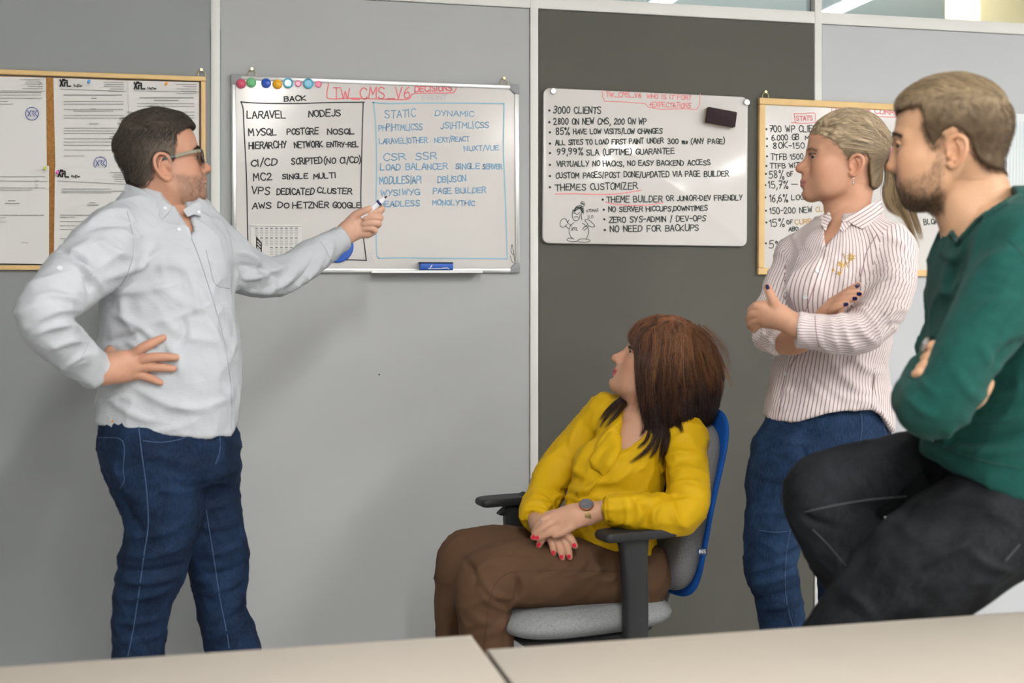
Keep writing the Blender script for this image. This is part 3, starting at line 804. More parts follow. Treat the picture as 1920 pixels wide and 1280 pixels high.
draw(b1, PL, 'pale', [[(693, 474), (692, 478)], [(698, 473), (697, 477)], [(690, 484), (694, 492)], [(696, 482), (701, 492)]], 1.0)
# magnets along its top edge
mags = [(452, 157, 9, '#d4506f', 'round raspberry pink magnet, first in the row on the aluminium whiteboard'), (471, 155, 9, '#6fc183', 'round green magnet beside the raspberry one on the whiteboard'), (499, 156, 9, '#1f55c4', 'round dark blue magnet on the whiteboard top edge'),
        (520, 158, 9, '#efb01e', 'round yellow magnet on the whiteboard top edge'), (540, 156, 9.5, '#67b7d6', 'large clear sky blue magnet next to the yellow magnet'), (559, 157, 6, '#ea86a8', 'small clear pink magnet between the two sky blue magnets'),
        (578, 157, 9.5, '#5fb0d2', 'large clear sky blue magnet, farther from the yellow one'), (597, 158, 6, '#ea7fa2', 'small clear pink magnet at the end of the magnet row')]
for i, (x, y, r, h, lb) in enumerate(mags):
    R = r / F * 3.85; p = wallpt(x, y, 0.0135); clear = i >= 4
    m = mat('magnet_%s' % h[1:], h, 0.12, coat=0.6)
    prof = [(R * .9, 0), (R, R * .12), (R * .97, R * .4), (R * .8, R * .72), (R * .5, R * .92), (R * .2, R), (0.0003, R * 1.02)] if not clear else [(R * .8, 0), (R * .98, R * .1), (R, R * .45), (R * .92, R * .6), (R * .72, R * .5), (R * .66, R * .42), (R * .2, R * .42), (0.0003, R * .42)]
    tag(MB().lathe(p, (0, -1, 0), prof, 20).build('magnet', m, smooth=True), lb, 'magnet', 'magnets on the aluminium whiteboard')
# calendar sheet in a clear holder
frc, cw, ch, cc = rect_frame([(470, 421), (566, 422), (567, 486), (471, 485)], 0.014)
cal = empty('calendar', (cc[0], -0.014, cc[2])); tag(cal, 'white year calendar card behind the outstretched arm, with a black slanted label', 'calendar')
fbox(MB(), frc, -cw, cw, -ch, ch, 0.013, 0.0145).build('card', M['paper'], cal)
fbox(MB(), frc, -cw, cw, ch - .004, ch, 0.0146, 0.019).build('holder_edge', M['white_plastic'], cal, bevel=0.001)
nums = MB()
for r in range(3):
    for q in range(9):
        if (r == 1 and q < 1) or (r == 2 and q < 3): continue
        x = 481 + q * 9.3; y = 428 + r * 18
        V, Fq = ribbons([[(x - 1, y), (x + 1.2, y)]] , 2.4, 0.015); nums.add(V, Fq)
        for k in range(4):
            V, Fq = ribbons([[(x - 2.5, y + 4 + k * 3), (x + 2.8, y + 4 + k * 3)]], 0.7, 0.015); nums.add(V, Fq)
nums.build('month_grid', INK['print'], cal)
lab = [wallpt(x, y, 0.0156) for x, y in ((480, 442), (491, 455), (491, 476), (480, 469))]
mesh_obj('slanted_label', lab, [(0, 1, 2, 3)], INK['logo'], cal, smooth=False)
V, Fq = ribbons([[(483, 452), (488, 457)], [(483, 457), (488, 463)], [(483, 463), (488, 469)]], 1.6, 0.0162)
mesh_obj('label_print', V, Fq, M['paper'], cal, smooth=False)
# blue disc magnet half hidden by the wrist
p = wallpt(632, 462, 0.0135); R = 30 / F * 3.85
tag(MB().lathe(p, (0, -1, 0), [(R, 0), (R, .006), (R * .94, .009), (R * .6, .010), (.001, .010)], 32).build('magnet_disc', mat('cobalt_plastic', '#1d56b4', 0.35), smooth=True), 'large flat cobalt blue disc on the whiteboard behind the pointing wrist', 'magnet')
# blue board wiper on the tray
frw, ww, wh, wc = rect_frame([(786, 492), (849, 492), (849, 506), (786, 506)], 0.045)
wp = empty('board_wiper', (wc[0], -0.04, wc[2] - wh)); tag(wp, 'blue board wiper lying on the pen tray of the aluminium whiteboard', 'eraser')
fbox(MB(), frw, -ww + .003, ww, -wh, wh - .003, 0.020, 0.054).build('grip', mat('wiper_blue', '#1657b8', 0.45), wp, bevel=0.002)
fbox(MB(), frw, -ww, ww, wh - .0028, wh + .001, 0.020, 0.054).build('felt', mat('wiper_felt', '#1d2436', 0.95), wp, bevel=0.001)
V, Fq = ribbons([[(806, 503), (810, 497)], [(803, 503.5), (826, 503.5)], [(828, 503), (838, 502), (842, 504)]], 1.3, 0.0545)
mesh_obj('grip_print', V, Fq, M['paper'], wp, smooth=False)

# --- board 2: frameless enamel board on the dark panel
fr, hw, hh, c = rect_frame([(1018, 163), (1404, 183), (1399, 460), (1018, 458)], 0.016)
b2 = empty('whiteboard', (c[0], -0.01, c[2])); tag(b2, 'frameless whiteboard with rounded corners and a bullet list, on the dark wall panel', 'whiteboard')
bd = MB().prism(rrect(hw, hh, 0.022), fr, 0.004, 0.018).build('writing_surface', M['enamel'], b2, bevel=0.004)
MB().prism(rrect(hw - .01, hh - .01, 0.02), fr, 0.0, 0.0039).build('backing', M['grey_plastic'], b2)
for x, y in ((1037, 171), (1399, 192)):
    MB().lathe(wallpt(x, y, 0.0185), (0, -1, 0), [(0.0095, 0), (0.0105, .001), (0.0105, .006), (0.009, .008), (0.004, .0075), (.0004, .0075)], 16).build('screw_cap', M['alu'], b2, smooth=True)
PL2 = 0.0185
B2 = [('3000 CLIENTS', 1038, 212, 1127, 213, 12), ('2800 ON NEW CMS, 200 ON WP', 1039, 233, 1212, 233, 11), ('85%', 1042, 252, 1068, 252, 12), ('HAVE LOW VISITS/LOW CHANGES', 1075, 251, 1242, 250, 9), ('ALL SITES TO LOAD FIRST PAINT UNDER', 1042, 272, 1244, 268, 9), ('300 ms (ANY PAGE)', 1252, 269, 1359, 269, 9),
      ('99,99%', 1044, 290, 1093, 289, 11), ('SLA (UPTIME) GUARANTEE', 1100, 291, 1265, 288, 10), ('VIRTUALLY NO HACKS, NO EASY BACKEND ACCESS', 1044, 312, 1332, 309, 9), ('CUSTOM PAGES/POST DONE/UPDATED VIA PAGE BUILDER', 1042, 334, 1366, 330, 10), ('THEMES CUSTOMIZER', 1042, 357, 1195, 354, 12),
      ('THEME BUILDER', 1138, 379, 1241, 378, 11), ('OR JUNIOR-DEV FRIENDLY', 1250, 376, 1392, 375, 9), ('NO SERVER HICCUPS,DOWNTIMES', 1141, 397, 1327, 394, 9), ('ZERO SYS-ADMIN / DEV-OPS', 1142, 417, 1323, 414, 10), ('NO NEED FOR BACKUPS', 1144, 435, 1310, 432, 11)]
write(b2, PL2, 'green', B2, 1.9)
for x, y in ((1030, 207), (1030, 229), (1031, 248), (1031, 269), (1031, 287), (1031, 309), (1031, 330), (1031, 351), (1130, 374), (1132, 393), (1133, 411), (1134, 431)):
    V, Fq = ribbons(disc_stroke(x, y, 2.2), 2.2, PL2); mesh_obj('bullet', V, Fq, INK['green'], b2, smooth=False)
write(b2, PL2, 'pink', [('TW_CMS_V6', 1136, 181, 1203, 183, 9), ('WHO IS IT FOR?', 1213, 184, 1297, 187, 8), ('+EXPECTATIONS', 1217, 200, 1295, 202, 9)], 1.7)
draw(b2, PL2, 'pink', [[(1129, 169), (1130, 182), (1134, 190), (1170, 191), (1210, 194), (1216, 201), (1240, 205), (1280, 204), (1306, 205), (1311, 198), (1313, 176)]], 1.5, curve=False)
draw(b2, PL2, 'pink', [[(1041, 364), (1070, 363), (1110, 364), (1150, 364), (1202, 357)]], 2.0, name='underline')
draw(b2, PL2, 'pink', [[(1136, 379), (1155, 383), (1185, 385), (1215, 384), (1243, 380)]], 2.0, name='underline')
DD = [[(1076, 397), (1080, 388), (1089, 385), (1094, 391), (1094, 401)], [(1074, 393), (1073, 403), (1075, 411), (1080, 414), (1086, 410), (1088, 401)], [(1090, 383), (1089, 379), (1093, 378), (1096, 381), (1095, 386), (1090, 387)], [(1088, 388), (1091, 394), (1090, 404), (1091, 412)], [(1073, 400), (1078, 399), (1082, 402), (1087, 398)], [(1077, 407), (1082, 406), (1085, 409)],
      [(1076, 417), (1069, 424), (1067, 434), (1070, 443), (1075, 448)], [(1092, 418), (1101, 425), (1104, 434), (1101, 444), (1098, 448)], [(1072, 423), (1065, 418), (1060, 410), (1053, 412), (1050, 419), (1052, 425), (1058, 425), (1063, 421)], [(1066, 428), (1061, 424)], [(1066, 413), (1064, 418)], [(1098, 425), (1102, 420), (1098, 415), (1097, 412), (1103, 412), (1110, 417), (1115, 424), (1108, 425), (1102, 421)], [(1092, 430), (1097, 424)], [(1095, 432), (1104, 424)],
      [(1076, 448), (1068, 446), (1063, 450), (1072, 453), (1082, 452), (1084, 450)], [(1083, 451), (1088, 448), (1098, 448), (1106, 450), (1104, 453), (1094, 454), (1084, 453)], [(1071, 432), (1076, 426)], [(1072, 426), (1074, 432)], [(1077, 431), (1077, 427), (1081, 427), (1080, 431), (1083, 432)]]
draw(b2, PL2, 'green', DD, 1.1, name='doodle', label='small line doodle of a round-bellied figure with raised hands')
draw(b2, PL2, 'green', [[(1076, 395), (1081, 389), (1090, 388)], [(1077, 396), (1084, 391), (1092, 391)], [(1088, 390), (1092, 398)], [(1090, 390), (1093, 396)], [(1091, 381), (1094, 383)]], 2.4, name='doodle')
write(b2, PL2, 'green', [('ATOMAS', 1100, 398, 1122, 396, 5), ('2.0', 1102, 409, 1113, 408, 5)], 0.8)
# dark board eraser
fre, ew, eh, ec = rect_frame([(1325, 202), (1381, 210), (1377, 238), (1324, 230)], 0.04)
ang = math.radians(-8)
U = np.array([math.cos(ang), 0, math.sin(ang)]); Vv = np.array([-math.sin(ang), 0, math.cos(ang)])
fre2 = lambda u, v, w: np.array([ec[0], 0, ec[2]]) + U * u + Vv * v + np.array([0, -w, 0])
er = empty('board_eraser', (ec[0], -0.03, ec[2])); tag(er, 'dark brown felt board eraser stuck on the frameless whiteboard', 'eraser')
ew, eh = 0.052, 0.026
fbox(MB(), fre2, -ew, ew, -eh, eh, 0.030, 0.050).build('felt', mat('eraser_felt', '#35262b', 0.95, noise=(90, 0.25), bump=(400, 0.4, 0.002)), er, bevel=0.004)
fbox(MB(), fre2, -ew + .001, ew - .001, -eh - .0005, eh - .001, 0.0185, 0.0299).build('holder', mat('eraser_holder', '#b9ab8f', 0.6), er, bevel=0.003)

# --- board 3: pine-framed whiteboard, right
fr, hw, hh, c = rect_frame([(1424, 181), (1866, 206), (1866, 518), (1420, 516)], 0.012)
b3 = empty('whiteboard', (c[0], -0.01, c[2])); tag(b3, 'pine-framed whiteboard with a statistics list, partly behind the blonde woman', 'whiteboard')
fbox(MB(), fr, -hw + .018, hw - .018, -hh + .018, hh - .018, 0.0, 0.009).build('writing_surface', M['enamel'], b3)
for u0, u1, v0, v1 in ((-hw, hw, hh - .022, hh), (-hw, hw, -hh, -hh + .022), (-hw, -hw + .022, -hh + .0222, hh - .0222), (hw - .022, hw, -hh + .0222, hh - .0222)):
    fbox(MB(), fr, u0, u1, v0, v1, 0, 0.018).build('frame_bar', M['pine'], b3, bevel=0.003)
hook(fr, -hw + 0.025, hh, b3); hook(fr, hw - 0.03, hh, b3)
PL3 = 0.0095
write(b3, PL3, 'green', [('700 WP CLIENTS', 1443, 247, 1548, 247, 11), ('6.000 GB', 1447, 263, 1498, 262, 10), ('MO', 1510, 262, 1526, 262, 8), ('80K-150', 1450, 278, 1509, 278, 11), ('TTFB', 1446, 300, 1475, 299, 11), ('1500', 1482, 299, 1507, 298, 10), ('TTFB WITH', 1444, 315, 1506, 314, 9), ('58%', 1442, 334, 1470, 333, 14), ('OF', 1477, 331, 1487, 330, 9),
      ('15,7%', 1441, 353, 1478, 352, 13), ('-', 1483, 352, 1497, 352, 12), ('16,6%', 1443, 378, 1477, 377, 13), ('LOGIN', 1484, 375, 1519, 374, 9), ('150-200 NEW', 1444, 401, 1523, 398, 11), ('15%', 1443, 425, 1471, 423, 14), ('OF', 1476, 420, 1486, 420, 8), ('ABO', 1479, 433, 1497, 433, 7), ('5%', 1442, 465, 1466, 464, 14),
      ('2-', 1664, 257, 1678, 255, 11), ('HP', 1668, 275, 1681, 273, 8), ('BLOAT', 1733, 421, 1765, 419, 10)], 1.8)
write(b3, PL3, 'ochre', [('CLIENT', 1530, 397, 1566, 395, 9), ('CURR', 1491, 421, 1522, 418, 9)], 1.6)
write(b3, PL3, 'red', [('STATS', 1493, 226, 1524, 225, 8), ('TOWN WEB', 1564, 211, 1632, 212, 9), ('CURRENT', 1640, 213, 1706, 216, 9)], 1.6)
draw(b3, PL3, 'red', [[(1489, 213), (1490, 222), (1493, 230), (1510, 231), (1528, 229), (1529, 222), (1527, 212), (1508, 213), (1489, 213)], [(1560, 199), (1560, 212), (1562, 217), (1620, 218), (1690, 220)], [(1484, 230), (1494, 230)]], 1.3)
for x, y in ((1437, 242), (1438, 260), (1438, 274), (1438, 293), (1437, 311), (1436, 326), (1435, 347), (1435, 370), (1436, 395), (1437, 417), (1436, 456)):
    V, Fq = ribbons(disc_stroke(x, y, 2.0), 2.0, PL3); mesh_obj('bullet', V, Fq, INK['green'], b3, smooth=False)

# --- paper chart at the right edge
frp, pw, ph, pc = rect_frame([(1888, 212), (2010, 218), (2010, 358), (1888, 354)], 0.004)
ch_ = empty('wall_chart', (pc[0], -0.004, pc[2])); tag(ch_, 'pale chart sheet on the wall behind the head of the man in green', 'chart')
fbox(MB(), frp, -pw, pw, -ph, ph, 0.001, 0.004).build('sheet', mat('chart_paper', '#dfe4e6', 0.6), ch_)
V, Fq = ribbons([[(1895 + k * 6, 225 + k), (1893 + k * 6, 345)] for k in range(5)], 0.6, 0.0045); mesh_obj('faint_lines', V, Fq, INK['sky'], ch_, smooth=False)

# --- cork board with pinned papers, left
fr, hw, hh, c = rect_frame([(-170, 128), (386, 140), (386, 509), (-170, 503)], 0.012)
cb = empty('cork_board', (c[0], -0.01, c[2])); tag(cb, 'cork pinboard in a pine frame, full of white printed sheets', 'pinboard')
fbox(MB(), fr, -hw + .018, hw - .018, -hh + .018, hh - .018, 0.0, 0.008).build('cork_sheet', M['cork'], cb)
for u0, u1, v0, v1 in ((-hw, hw, hh - .014, hh), (-hw, hw, -hh, -hh + .014), (-hw, -hw + .014, -hh + .0142, hh - .0142), (hw - .014, hw, -hh + .0142, hh - .0142)):
    fbox(MB(), fr, u0, u1, v0, v1, 0, 0.018).build('frame_bar', M['pine'], cb, bevel=0.003)
hook(fr, hw - 0.012, hh, cb)
def paper(quad, off, label, rows, logo=None, stamp=None, header=None, rule=None):
    P = [wallpt(x, y, off) for x, y in quad]
    n = 6; V = []; Fq = []
    for j in range(n + 1):
        for i in range(n + 1):
            u, v = i / n, j / n
            p = (P[0] * (1 - u) + P[1] * u) * (1 - v) + (P[3] * (1 - u) + P[2] * u) * v
            p = p + np.array([0, -0.0022 * (v ** 2) * (0.3 + abs(u - .5)), 0]); V.append(p)
    m = len(V); V += [p + np.array([0, 0.0004, 0]) for p in V]
    for j in range(n):
        for i in range(n):
            a = j * (n + 1) + i; q = (a, a + n + 1, a + n + 2, a + 1); Fq.append(q); Fq.append(tuple(x + m for x in q[::-1]))
    root = empty('paper_sheet', (P[0] + P[2]) / 2); tag(root, label, 'paper', 'printed sheets on the pinboard')
    mesh_obj('sheet', V, Fq, M['paper'], root)
    mb = MB(); g = np.random.default_rng(int(quad[0][0] + quad[0][1] * 3 + 900)); po = off + 0.0034
    for (y, x0, x1, w) in rows:
        x = x0
        while x < x1:
            L = min(g.uniform(3, 14), x1 - x); V2, F2 = ribbons([[(x, y), (x + L, y + L * .012)]], w, po); mb.add(V2, F2); x += L + 1.6
    if header:
        for k in range(5): V2, F2 = ribbons([[(header[0] + g.uniform(0, 14) * (1 if k else 0), header[1] + k * 4.2), (header[2], header[1] + k * 4.2 + .4)]], 0.8, po); mb.add(V2, F2)
    if rule: V2, F2 = ribbons([[rule[:2], rule[2:]]], 0.8, po); mb.add(V2, F2)
    if mb.V: mb.build('print', INK['print'], root)
    if logo:
        x, y, s = logo
        st = [[(x, y + 1), (x + 5 * s, y + 12 * s)], [(x + 5 * s, y), (x, y + 12 * s)], [(x + 7 * s, y + 2), (x + 13 * s, y + 2), (x + 13 * s, y + 6 * s), (x + 8 * s, y + 6 * s), (x + 8 * s, y + 12 * s)], [(x + 13 * s, y + 7 * s), (x + 13 * s, y + 12.5 * s), (x + 19 * s, y + 12.5 * s)], [(x + 5 * s, y), (x + 8 * s, y)]]
        V2, F2 = ribbons([np.array(q) for q in st], 2.4, po); mesh_obj('logo', V2, F2, INK['logo'], root, smooth=False)
        V2, F2 = ribbons(lettering('HejDev' if 0 else 'HejDev', x + 25 * s, y + 13 * s, x + 41 * s, y + 13.4 * s, 4, jit=0), 0.8, po); mesh_obj('logo_text', V2, F2, INK['logo'], root, smooth=False)
    if stamp:
        x, y = stamp
        st = [np.array([[x + 12 * math.cos(a), y + 12 * math.sin(a)] for a in np.linspace(0, 6.3, 26)])] + [np.array(q) for q in ([(x - 8, y - 5), (x - 2, y + 5)], [(x - 2, y - 6), (x - 8, y + 5)], [(x, y - 5), (x + 4, y - 5), (x + 1, y), (x + 5, y + 5)], [(x + 9, y - 6), (x + 5, y), (x + 10, y + 5)])]
        V2, F2 = ribbons(st, 1.1, po); mesh_obj('stamp', V2, F2, INK['stamp'], root, smooth=False)
    return root
R = lambda y, x0, x1, w=0.9: (y, x0, x1, w)
paper([(-95, 141), (86, 145.5), (88, 316), (-95, 314)], 0.0085, 'upper left sheet on the pinboard, with a round blue stamp', [R(173, -80, 77), R(178, -80, 76), R(184, -80, 78), R(190, -80, 14), R(195, 0, 24)], stamp=(60, 213), header=(38, 149, 80), rule=(-80, 169, 84, 171))
paper([(-95, 310), (92, 311), (92, 495), (-95, 492)], 0.0125, 'lower left sheet on the pinboard, held by a lime pin', [R(331, -60, 84), R(352, -60, 84), R(356, -60, 60), R(376, 16, 28, 1.2), R(381, 10, 36, 1.2), R(403, -60, 82), R(408, -60, 10), R(416, -60, 12), R(455, 40, 54)], header=(66, 334, 66), rule=(-80, 338, 90, 340))
paper([(100, 146), (240, 151), (241, 318), (104, 318)], 0.0085, 'middle top sheet on the pinboard, with printed header and blue stamp', [R(178, 120, 228, 1.5), R(184, 172, 180, 1.5)] + [R(y, 120, 231) for y in (190, 195, 205, 216, 221, 240, 245, 250, 260, 266, 272, 281)] + [R(204, 170, 180), R(208, 138, 212), R(232, 168, 184, 1.4), R(292, 120, 158)], logo=(113, 149, 1.0), stamp=(188, 306), header=(194, 154, 232), rule=(113, 167, 236, 171))
paper([(240, 151), (373, 154), (373, 330), (242, 330)], 0.0105, 'right top sheet on the pinboard, its lower part behind the man', [R(183, 262, 362, 1.5), R(188, 290, 334, 1.5)] + [R(y, 258, 364) for y in (194, 199, 210, 216, 221, 232, 237)], logo=(252, 154, 1.0), header=(330, 158, 368), rule=(251, 170, 372, 172))
paper([(103, 314), (262, 315), (264, 496), (101, 495)], 0.0130, 'middle lower sheet on the pinboard, held by a magenta pin', [R(354, 116, 208), R(358, 116, 232), R(361, 116, 208), R(380, 168, 178, 1.2), R(384, 164, 184, 1.2), R(403, 113, 230), R(407, 113, 140), R(415, 113, 220), R(423, 113, 200), R(430, 113, 220), R(447, 113, 150)], logo=(109, 319, 1.0), header=(206, 323, 232), rule=(108, 339, 240, 345))
for x, y, h, lb in ((167, 152, '#3b8fd0', 'blue push pin at the top of the middle sheet'), (312, 156, '#f09a1c', 'orange push pin at the top of the right sheet'), (85, 315, '#b6c534', 'lime push pin on the lower left sheet'), (108, 322, '#d957b8', 'magenta push pin over the logo of the middle lower sheet'), (78, 152, '#c9cdcb', 'clear push pin at the corner of the upper left sheet')):
    p = wallpt(x - 2, y + 3, 0.0135); d = wallpt(x, y, 0.034) - p; L = np.linalg.norm(d)
    tag(MB().lathe(p, d, [(0.0006, 0), (0.0006, L * .42), (0.0042, L * .45), (0.0042, L * .53), (0.0026, L * .6), (0.0026, L * .85), (0.0046, L * .92), (0.0046, L), (.0004, L * 1.03)], 12).build('push_pin', mat('pin_%s' % h[1:], h, 0.35), smooth=True), lb, 'pin', 'push pins on the pinboard')
# a small dark hole in the grey panel
tag(MB().lathe(wallpt(711, 702, 0.0), (0, -1, 0), [(0.0028, -0.0005), (0.0028, 0.001), (0.0016, 0.0013), (.0003, 0.001)], 10).build('nail', INK['black']), 'small dark nail head in the bare grey panel', 'nail')

# ------------------------------------------------------------------ desks in front
M['desk'] = mat('desk_laminate', '#aaa297', 0.55, noise=(2, 0.03))
M['desk_edge'] = mat('desk_edge_band', '#8d8379', 0.6)
DESK_U = []
def desk(far_l, far_r, depth, label, side=None):
    HT = 0.74
    def onplane(px, py):
        d = RT * (px - 960) / F + UP * (HZ - py) / F + FW; t = (HT - CAM[2]) / d[2]; return CAM + d * t
    A, B = onplane(*far_l), onplane(*far_r); L = np.linalg.norm(B - A); u = (B - A) / L; DESK_U.append(u); u = DESK_U[0]; B = A + u * L; v = np.array([u[1], -u[0], 0.0])
    root = empty('desk', ((A + B) / 2 + v * depth / 2)[0:2].tolist() + [0.0]); tag(root, label, 'desk')
    fr = lambda p, q, r: A + u * p + v * q + np.array([0, 0, r])
    MB().box((0, 0, -0.025), (L, depth, 0), fr=lambda p: fr(*p)).build('desktop', M['desk'], root, bevel=0.002)
    e = MB().box((-0.001, -0.0015, -0.0255), (L + .001, 0.0, -0.0006), fr=lambda p: fr(*p)); e.build('edge_band', M['desk_edge'], root)
    for p in (0.06, L - 0.11):
        for q in (0.05, depth - 0.1):
            MB().box((p, q, -HT), (p + .05, q + .05, -0.0255), fr=lambda t: fr(*t)).build('leg', M['alu'], root, bevel=0.003)
    MB().box((0.06, 0.06, -0.075), (L - .06, 0.09, -0.0257), fr=lambda t: fr(*t)).build('crossbar', M['alu'], root)
    return root
desk((-180, 1262), (884, 1190), 0.70, 'cream desk in the foreground, the left of the two')
desk((914, 1217), (1990, 1145), 0.70, 'cream desk in the foreground, the right of the two')
# ------------------------------------------------------------------ heads (local axes: forward, left, up; metres)
def lerp(a, b, t): return a + (b - a) * t
def gz(x, c, w): return np.exp(-((x - c) / w) ** 2)
class Head:
    """face and skull built as one implicit surface; P holds the person's own proportions"""
    def __init__(s, O, R, sc=1.0, res=0.0020, **P):
        s.O = np.asarray(O, float); s.R = R; s.sc = sc; s.P = P
        g = P.get; s.mx, s.mz = g('mouth', (0.104, -0.068)); s.nx, s.nz = g('nose', (0.121, -0.040)); s.cx, s.cz = g('chin', (0.082, -0.100))
        s.ex, s.ez, s.ey = g('ear', (-0.008, -0.012, 0.074)); s.fem = g('fem', 0.0)
        fem = s.fem; jw = g('jaw', 1.0)
        f = s.f = Field((-0.135, -0.102, g('bottom', -0.21)), (0.14, 0.102, 0.135), res)
        f.ball((-0.014, 0, 0.034), (0.087, 0.0745, 0.080))
        f.ball((0.018, 0, 0.036), (0.072, 0.065, 0.064), 0.03)
        f.ball((0.026, 0, -0.03), (0.058, 0.058, 0.068), 0.035)
        f.ball((0.045, 0, s.cz + 0.028), (0.042, 0.040 * jw, 0.026), 0.03)
        for y in (-1, 1):
            f.tube([(-0.002, y * 0.055 * jw, -0.045, 0.015), (0.012, y * 0.053 * jw, lerp(-0.045, s.cz, .55), 0.0145), (lerp(0.012, s.cx, .5), y * 0.040 * jw, lerp(-0.045, s.cz, .85), 0.0145), (s.cx - 0.006, y * 0.014, s.cz + 0.004, 0.0145)], 0.028)
            f.ball((0.054, y * 0.0415, -0.028), (0.026, 0.022, 0.023), 0.026)
            f.ball((0.040, y * 0.0395 * jw, -0.056), (0.034, 0.019, 0.032), 0.03)
        f.ball((s.cx, 0, s.cz), (0.0175, 0.021 - 0.004 * fem, 0.0155), 0.02)
        f.ball((s.mx - 0.036, 0, s.mz), (0.034, 0.031, 0.026), 0.02)
        br = g('brow', 0.0085)
        for y in (-1, 1):
            f.tube([(0.0835, 0, 0.014, br * .8), (0.080, y * 0.022, 0.018, br), (0.066, y * 0.045, 0.013, br)], 0.016)
        for y in (-1, 1): f.ball((0.1005, y * 0.0325, 0.000), (0.0210, 0.0165, 0.0120), 0.012, '-')
        f.tube([(0.0735, 0, 0.006, 0.0115), (0.0790, 0, lerp(0.004, s.nz, .45), 0.0125), (0.0800, 0, s.nz - .002, 0.0165)], 0.012)
        # nose
        f.tube([(0.0815, 0, 0.008, 0.0065), (lerp(0.0855, s.nx, .30), 0, lerp(0.004, s.nz, .42), 0.0072), (s.nx - 0.0115, 0, s.nz + 0.006, 0.0090)], 0.012)
        nw = g('nosew', 1.0)
        f.ball((s.nx - 0.0105, 0, s.nz), (0.0105, 0.0100 * nw, 0.0092), 0.008)
        for y in (-1, 1):
            f.ball((s.nx - 0.0245, y * 0.0110 * nw, s.nz - 0.0035), (0.0105, 0.0066, 0.0075), 0.007)
            f.ball((s.nx - 0.0185, y * 0.0062 * nw, s.nz - 0.0105), (0.0062, 0.0032, 0.0030), 0.003, '-')
        f.ball((s.mx - 0.012, 0, lerp(s.nz, s.mz, .55)), (0.009, 0.012, 0.012), 0.012)
        # lips
        lp = g('lip', 1.0)
        for y in (-1, 1):
            f.tube([(s.mx - 0.015, y * 0.0235, s.mz + g('smile', 0.0), 0.0024), (s.mx - 0.0045, y * 0.011, s.mz + 0.0040 * lp, 0.0044 * lp), (s.mx - 0.0022, 0, s.mz + 0.0036 * lp, 0.0044 * lp)], 0.004)
            f.tube([(s.mx - 0.015, y * 0.0225, s.mz + g('smile', 0.0), 0.0024), (s.mx - 0.0060, y * 0.011, s.mz - 0.0050 * lp, 0.0048 * lp), (s.mx - 0.0040, 0, s.mz - 0.0058 * lp, 0.0054 * lp)], 0.004)
            f.tube([(s.mx - 0.013, y * 0.0255, s.mz + g('smile', 0.0), 0.0012), (s.mx + 0.001, y * 0.010, s.mz - 0.0006, 0.0010), (s.mx + 0.003, 0, s.mz - 0.0012, 0.0010)], 0.0025, '-')
        f.ball((s.mx - 0.002, 0, s.mz - 0.0165), (0.006, 0.016, 0.004), 0.008, '-')
        # eyelids around the eyeballs
        s.eye = np.array([0.0745, 0.0310, -0.001]); er = 0.0122
        for y in (-1, 1):
            c = s.eye * np.array([1, y, 1])
            f.ball(c, er + 0.0012, 0.004)
            f.ball(c + np.array([0.0092, y * 0.0028, -0.0005]), (0.0105, 0.0142, g('open', 0.0048)), 0.0018, '-')
            f.tube([c + np.array([0.0115, -y * 0.0145, -0.001]), c + np.array([0.0135, -y * 0.005, 0.0060]), c + np.array([0.0115, y * 0.007, 0.0055]), c + np.array([0.005, y * 0.0155, 0.0000])] and [(*(c + np.array(q)), r) for q, r in (((0.0095, -y * 0.0140, -0.001), .0016), ((0.0118, -y * 0.0050, 0.0055), .0019), ((0.0105, y * 0.0070, 0.0052), .0019), ((0.0045, y * 0.0150, 0.0002), .0016))], 0.003)
        # ears
        for y in ((-1, 1) if g('has_ears', True) else ()):
            e = np.array([s.ex, y * s.ey, s.ez]); es = g('ears', 1.0); o = lambda a, up, out: (s.ex + a * es, y * (s.ey + out), s.ez + up * es)
            f.ball(o(-0.003, 0.002, 0.001), (0.0165 * es, 0.0050, 0.026 * es), 0.006)
            f.tube([(*o(*q), r) for q, r in (((0.013, 0.000, 0.001), .0028), ((0.0145, 0.014, 0.004), .0036), ((0.006, 0.028, 0.007), .0040), ((-0.008, 0.0315, 0.010), .0042), ((-0.0195, 0.023, 0.013), .0042), ((-0.0215, 0.007, 0.013), .0040), ((-0.0165, -0.010, 0.010), .0038), ((-0.0065, -0.023, 0.006), .0046), ((0.004, -0.0275, 0.003), .0056), ((0.011, -0.022, 0.001), .0046))], 0.004)
            f.tube([(*o(*q), r) for q, r in (((-0.004, 0.021, 0.007), .0030), ((-0.0115, 0.009, 0.009), .0034), ((-0.0100, -0.006, 0.008), .0034), ((-0.0015, -0.015, 0.006), .0034))], 0.003)
            f.ball(o(0.0015, -0.003, 0.0095), (0.0085, 0.0075, 0.0115), 0.003, '-')
            f.ball(o(0.0115, -0.005, 0.004), (0.0045, 0.0042, 0.0060), 0.004)
        s.f = f
    def loc(s, p): return ((np.asarray(p, float) - s.O) @ s.R.T) / s.sc
    def cam(s, q): return s.O + s.sc * (np.asarray(q, float) @ s.R)
    def neck(s, pts, k=0.03):
        """pts: rows of camera-frame x, y, z, r"""
        P = np.array(pts, float); L = s.loc(P[:, :3]); s.f.tube(np.hstack([L, P[:, 3:] / s.sc]), k); return s
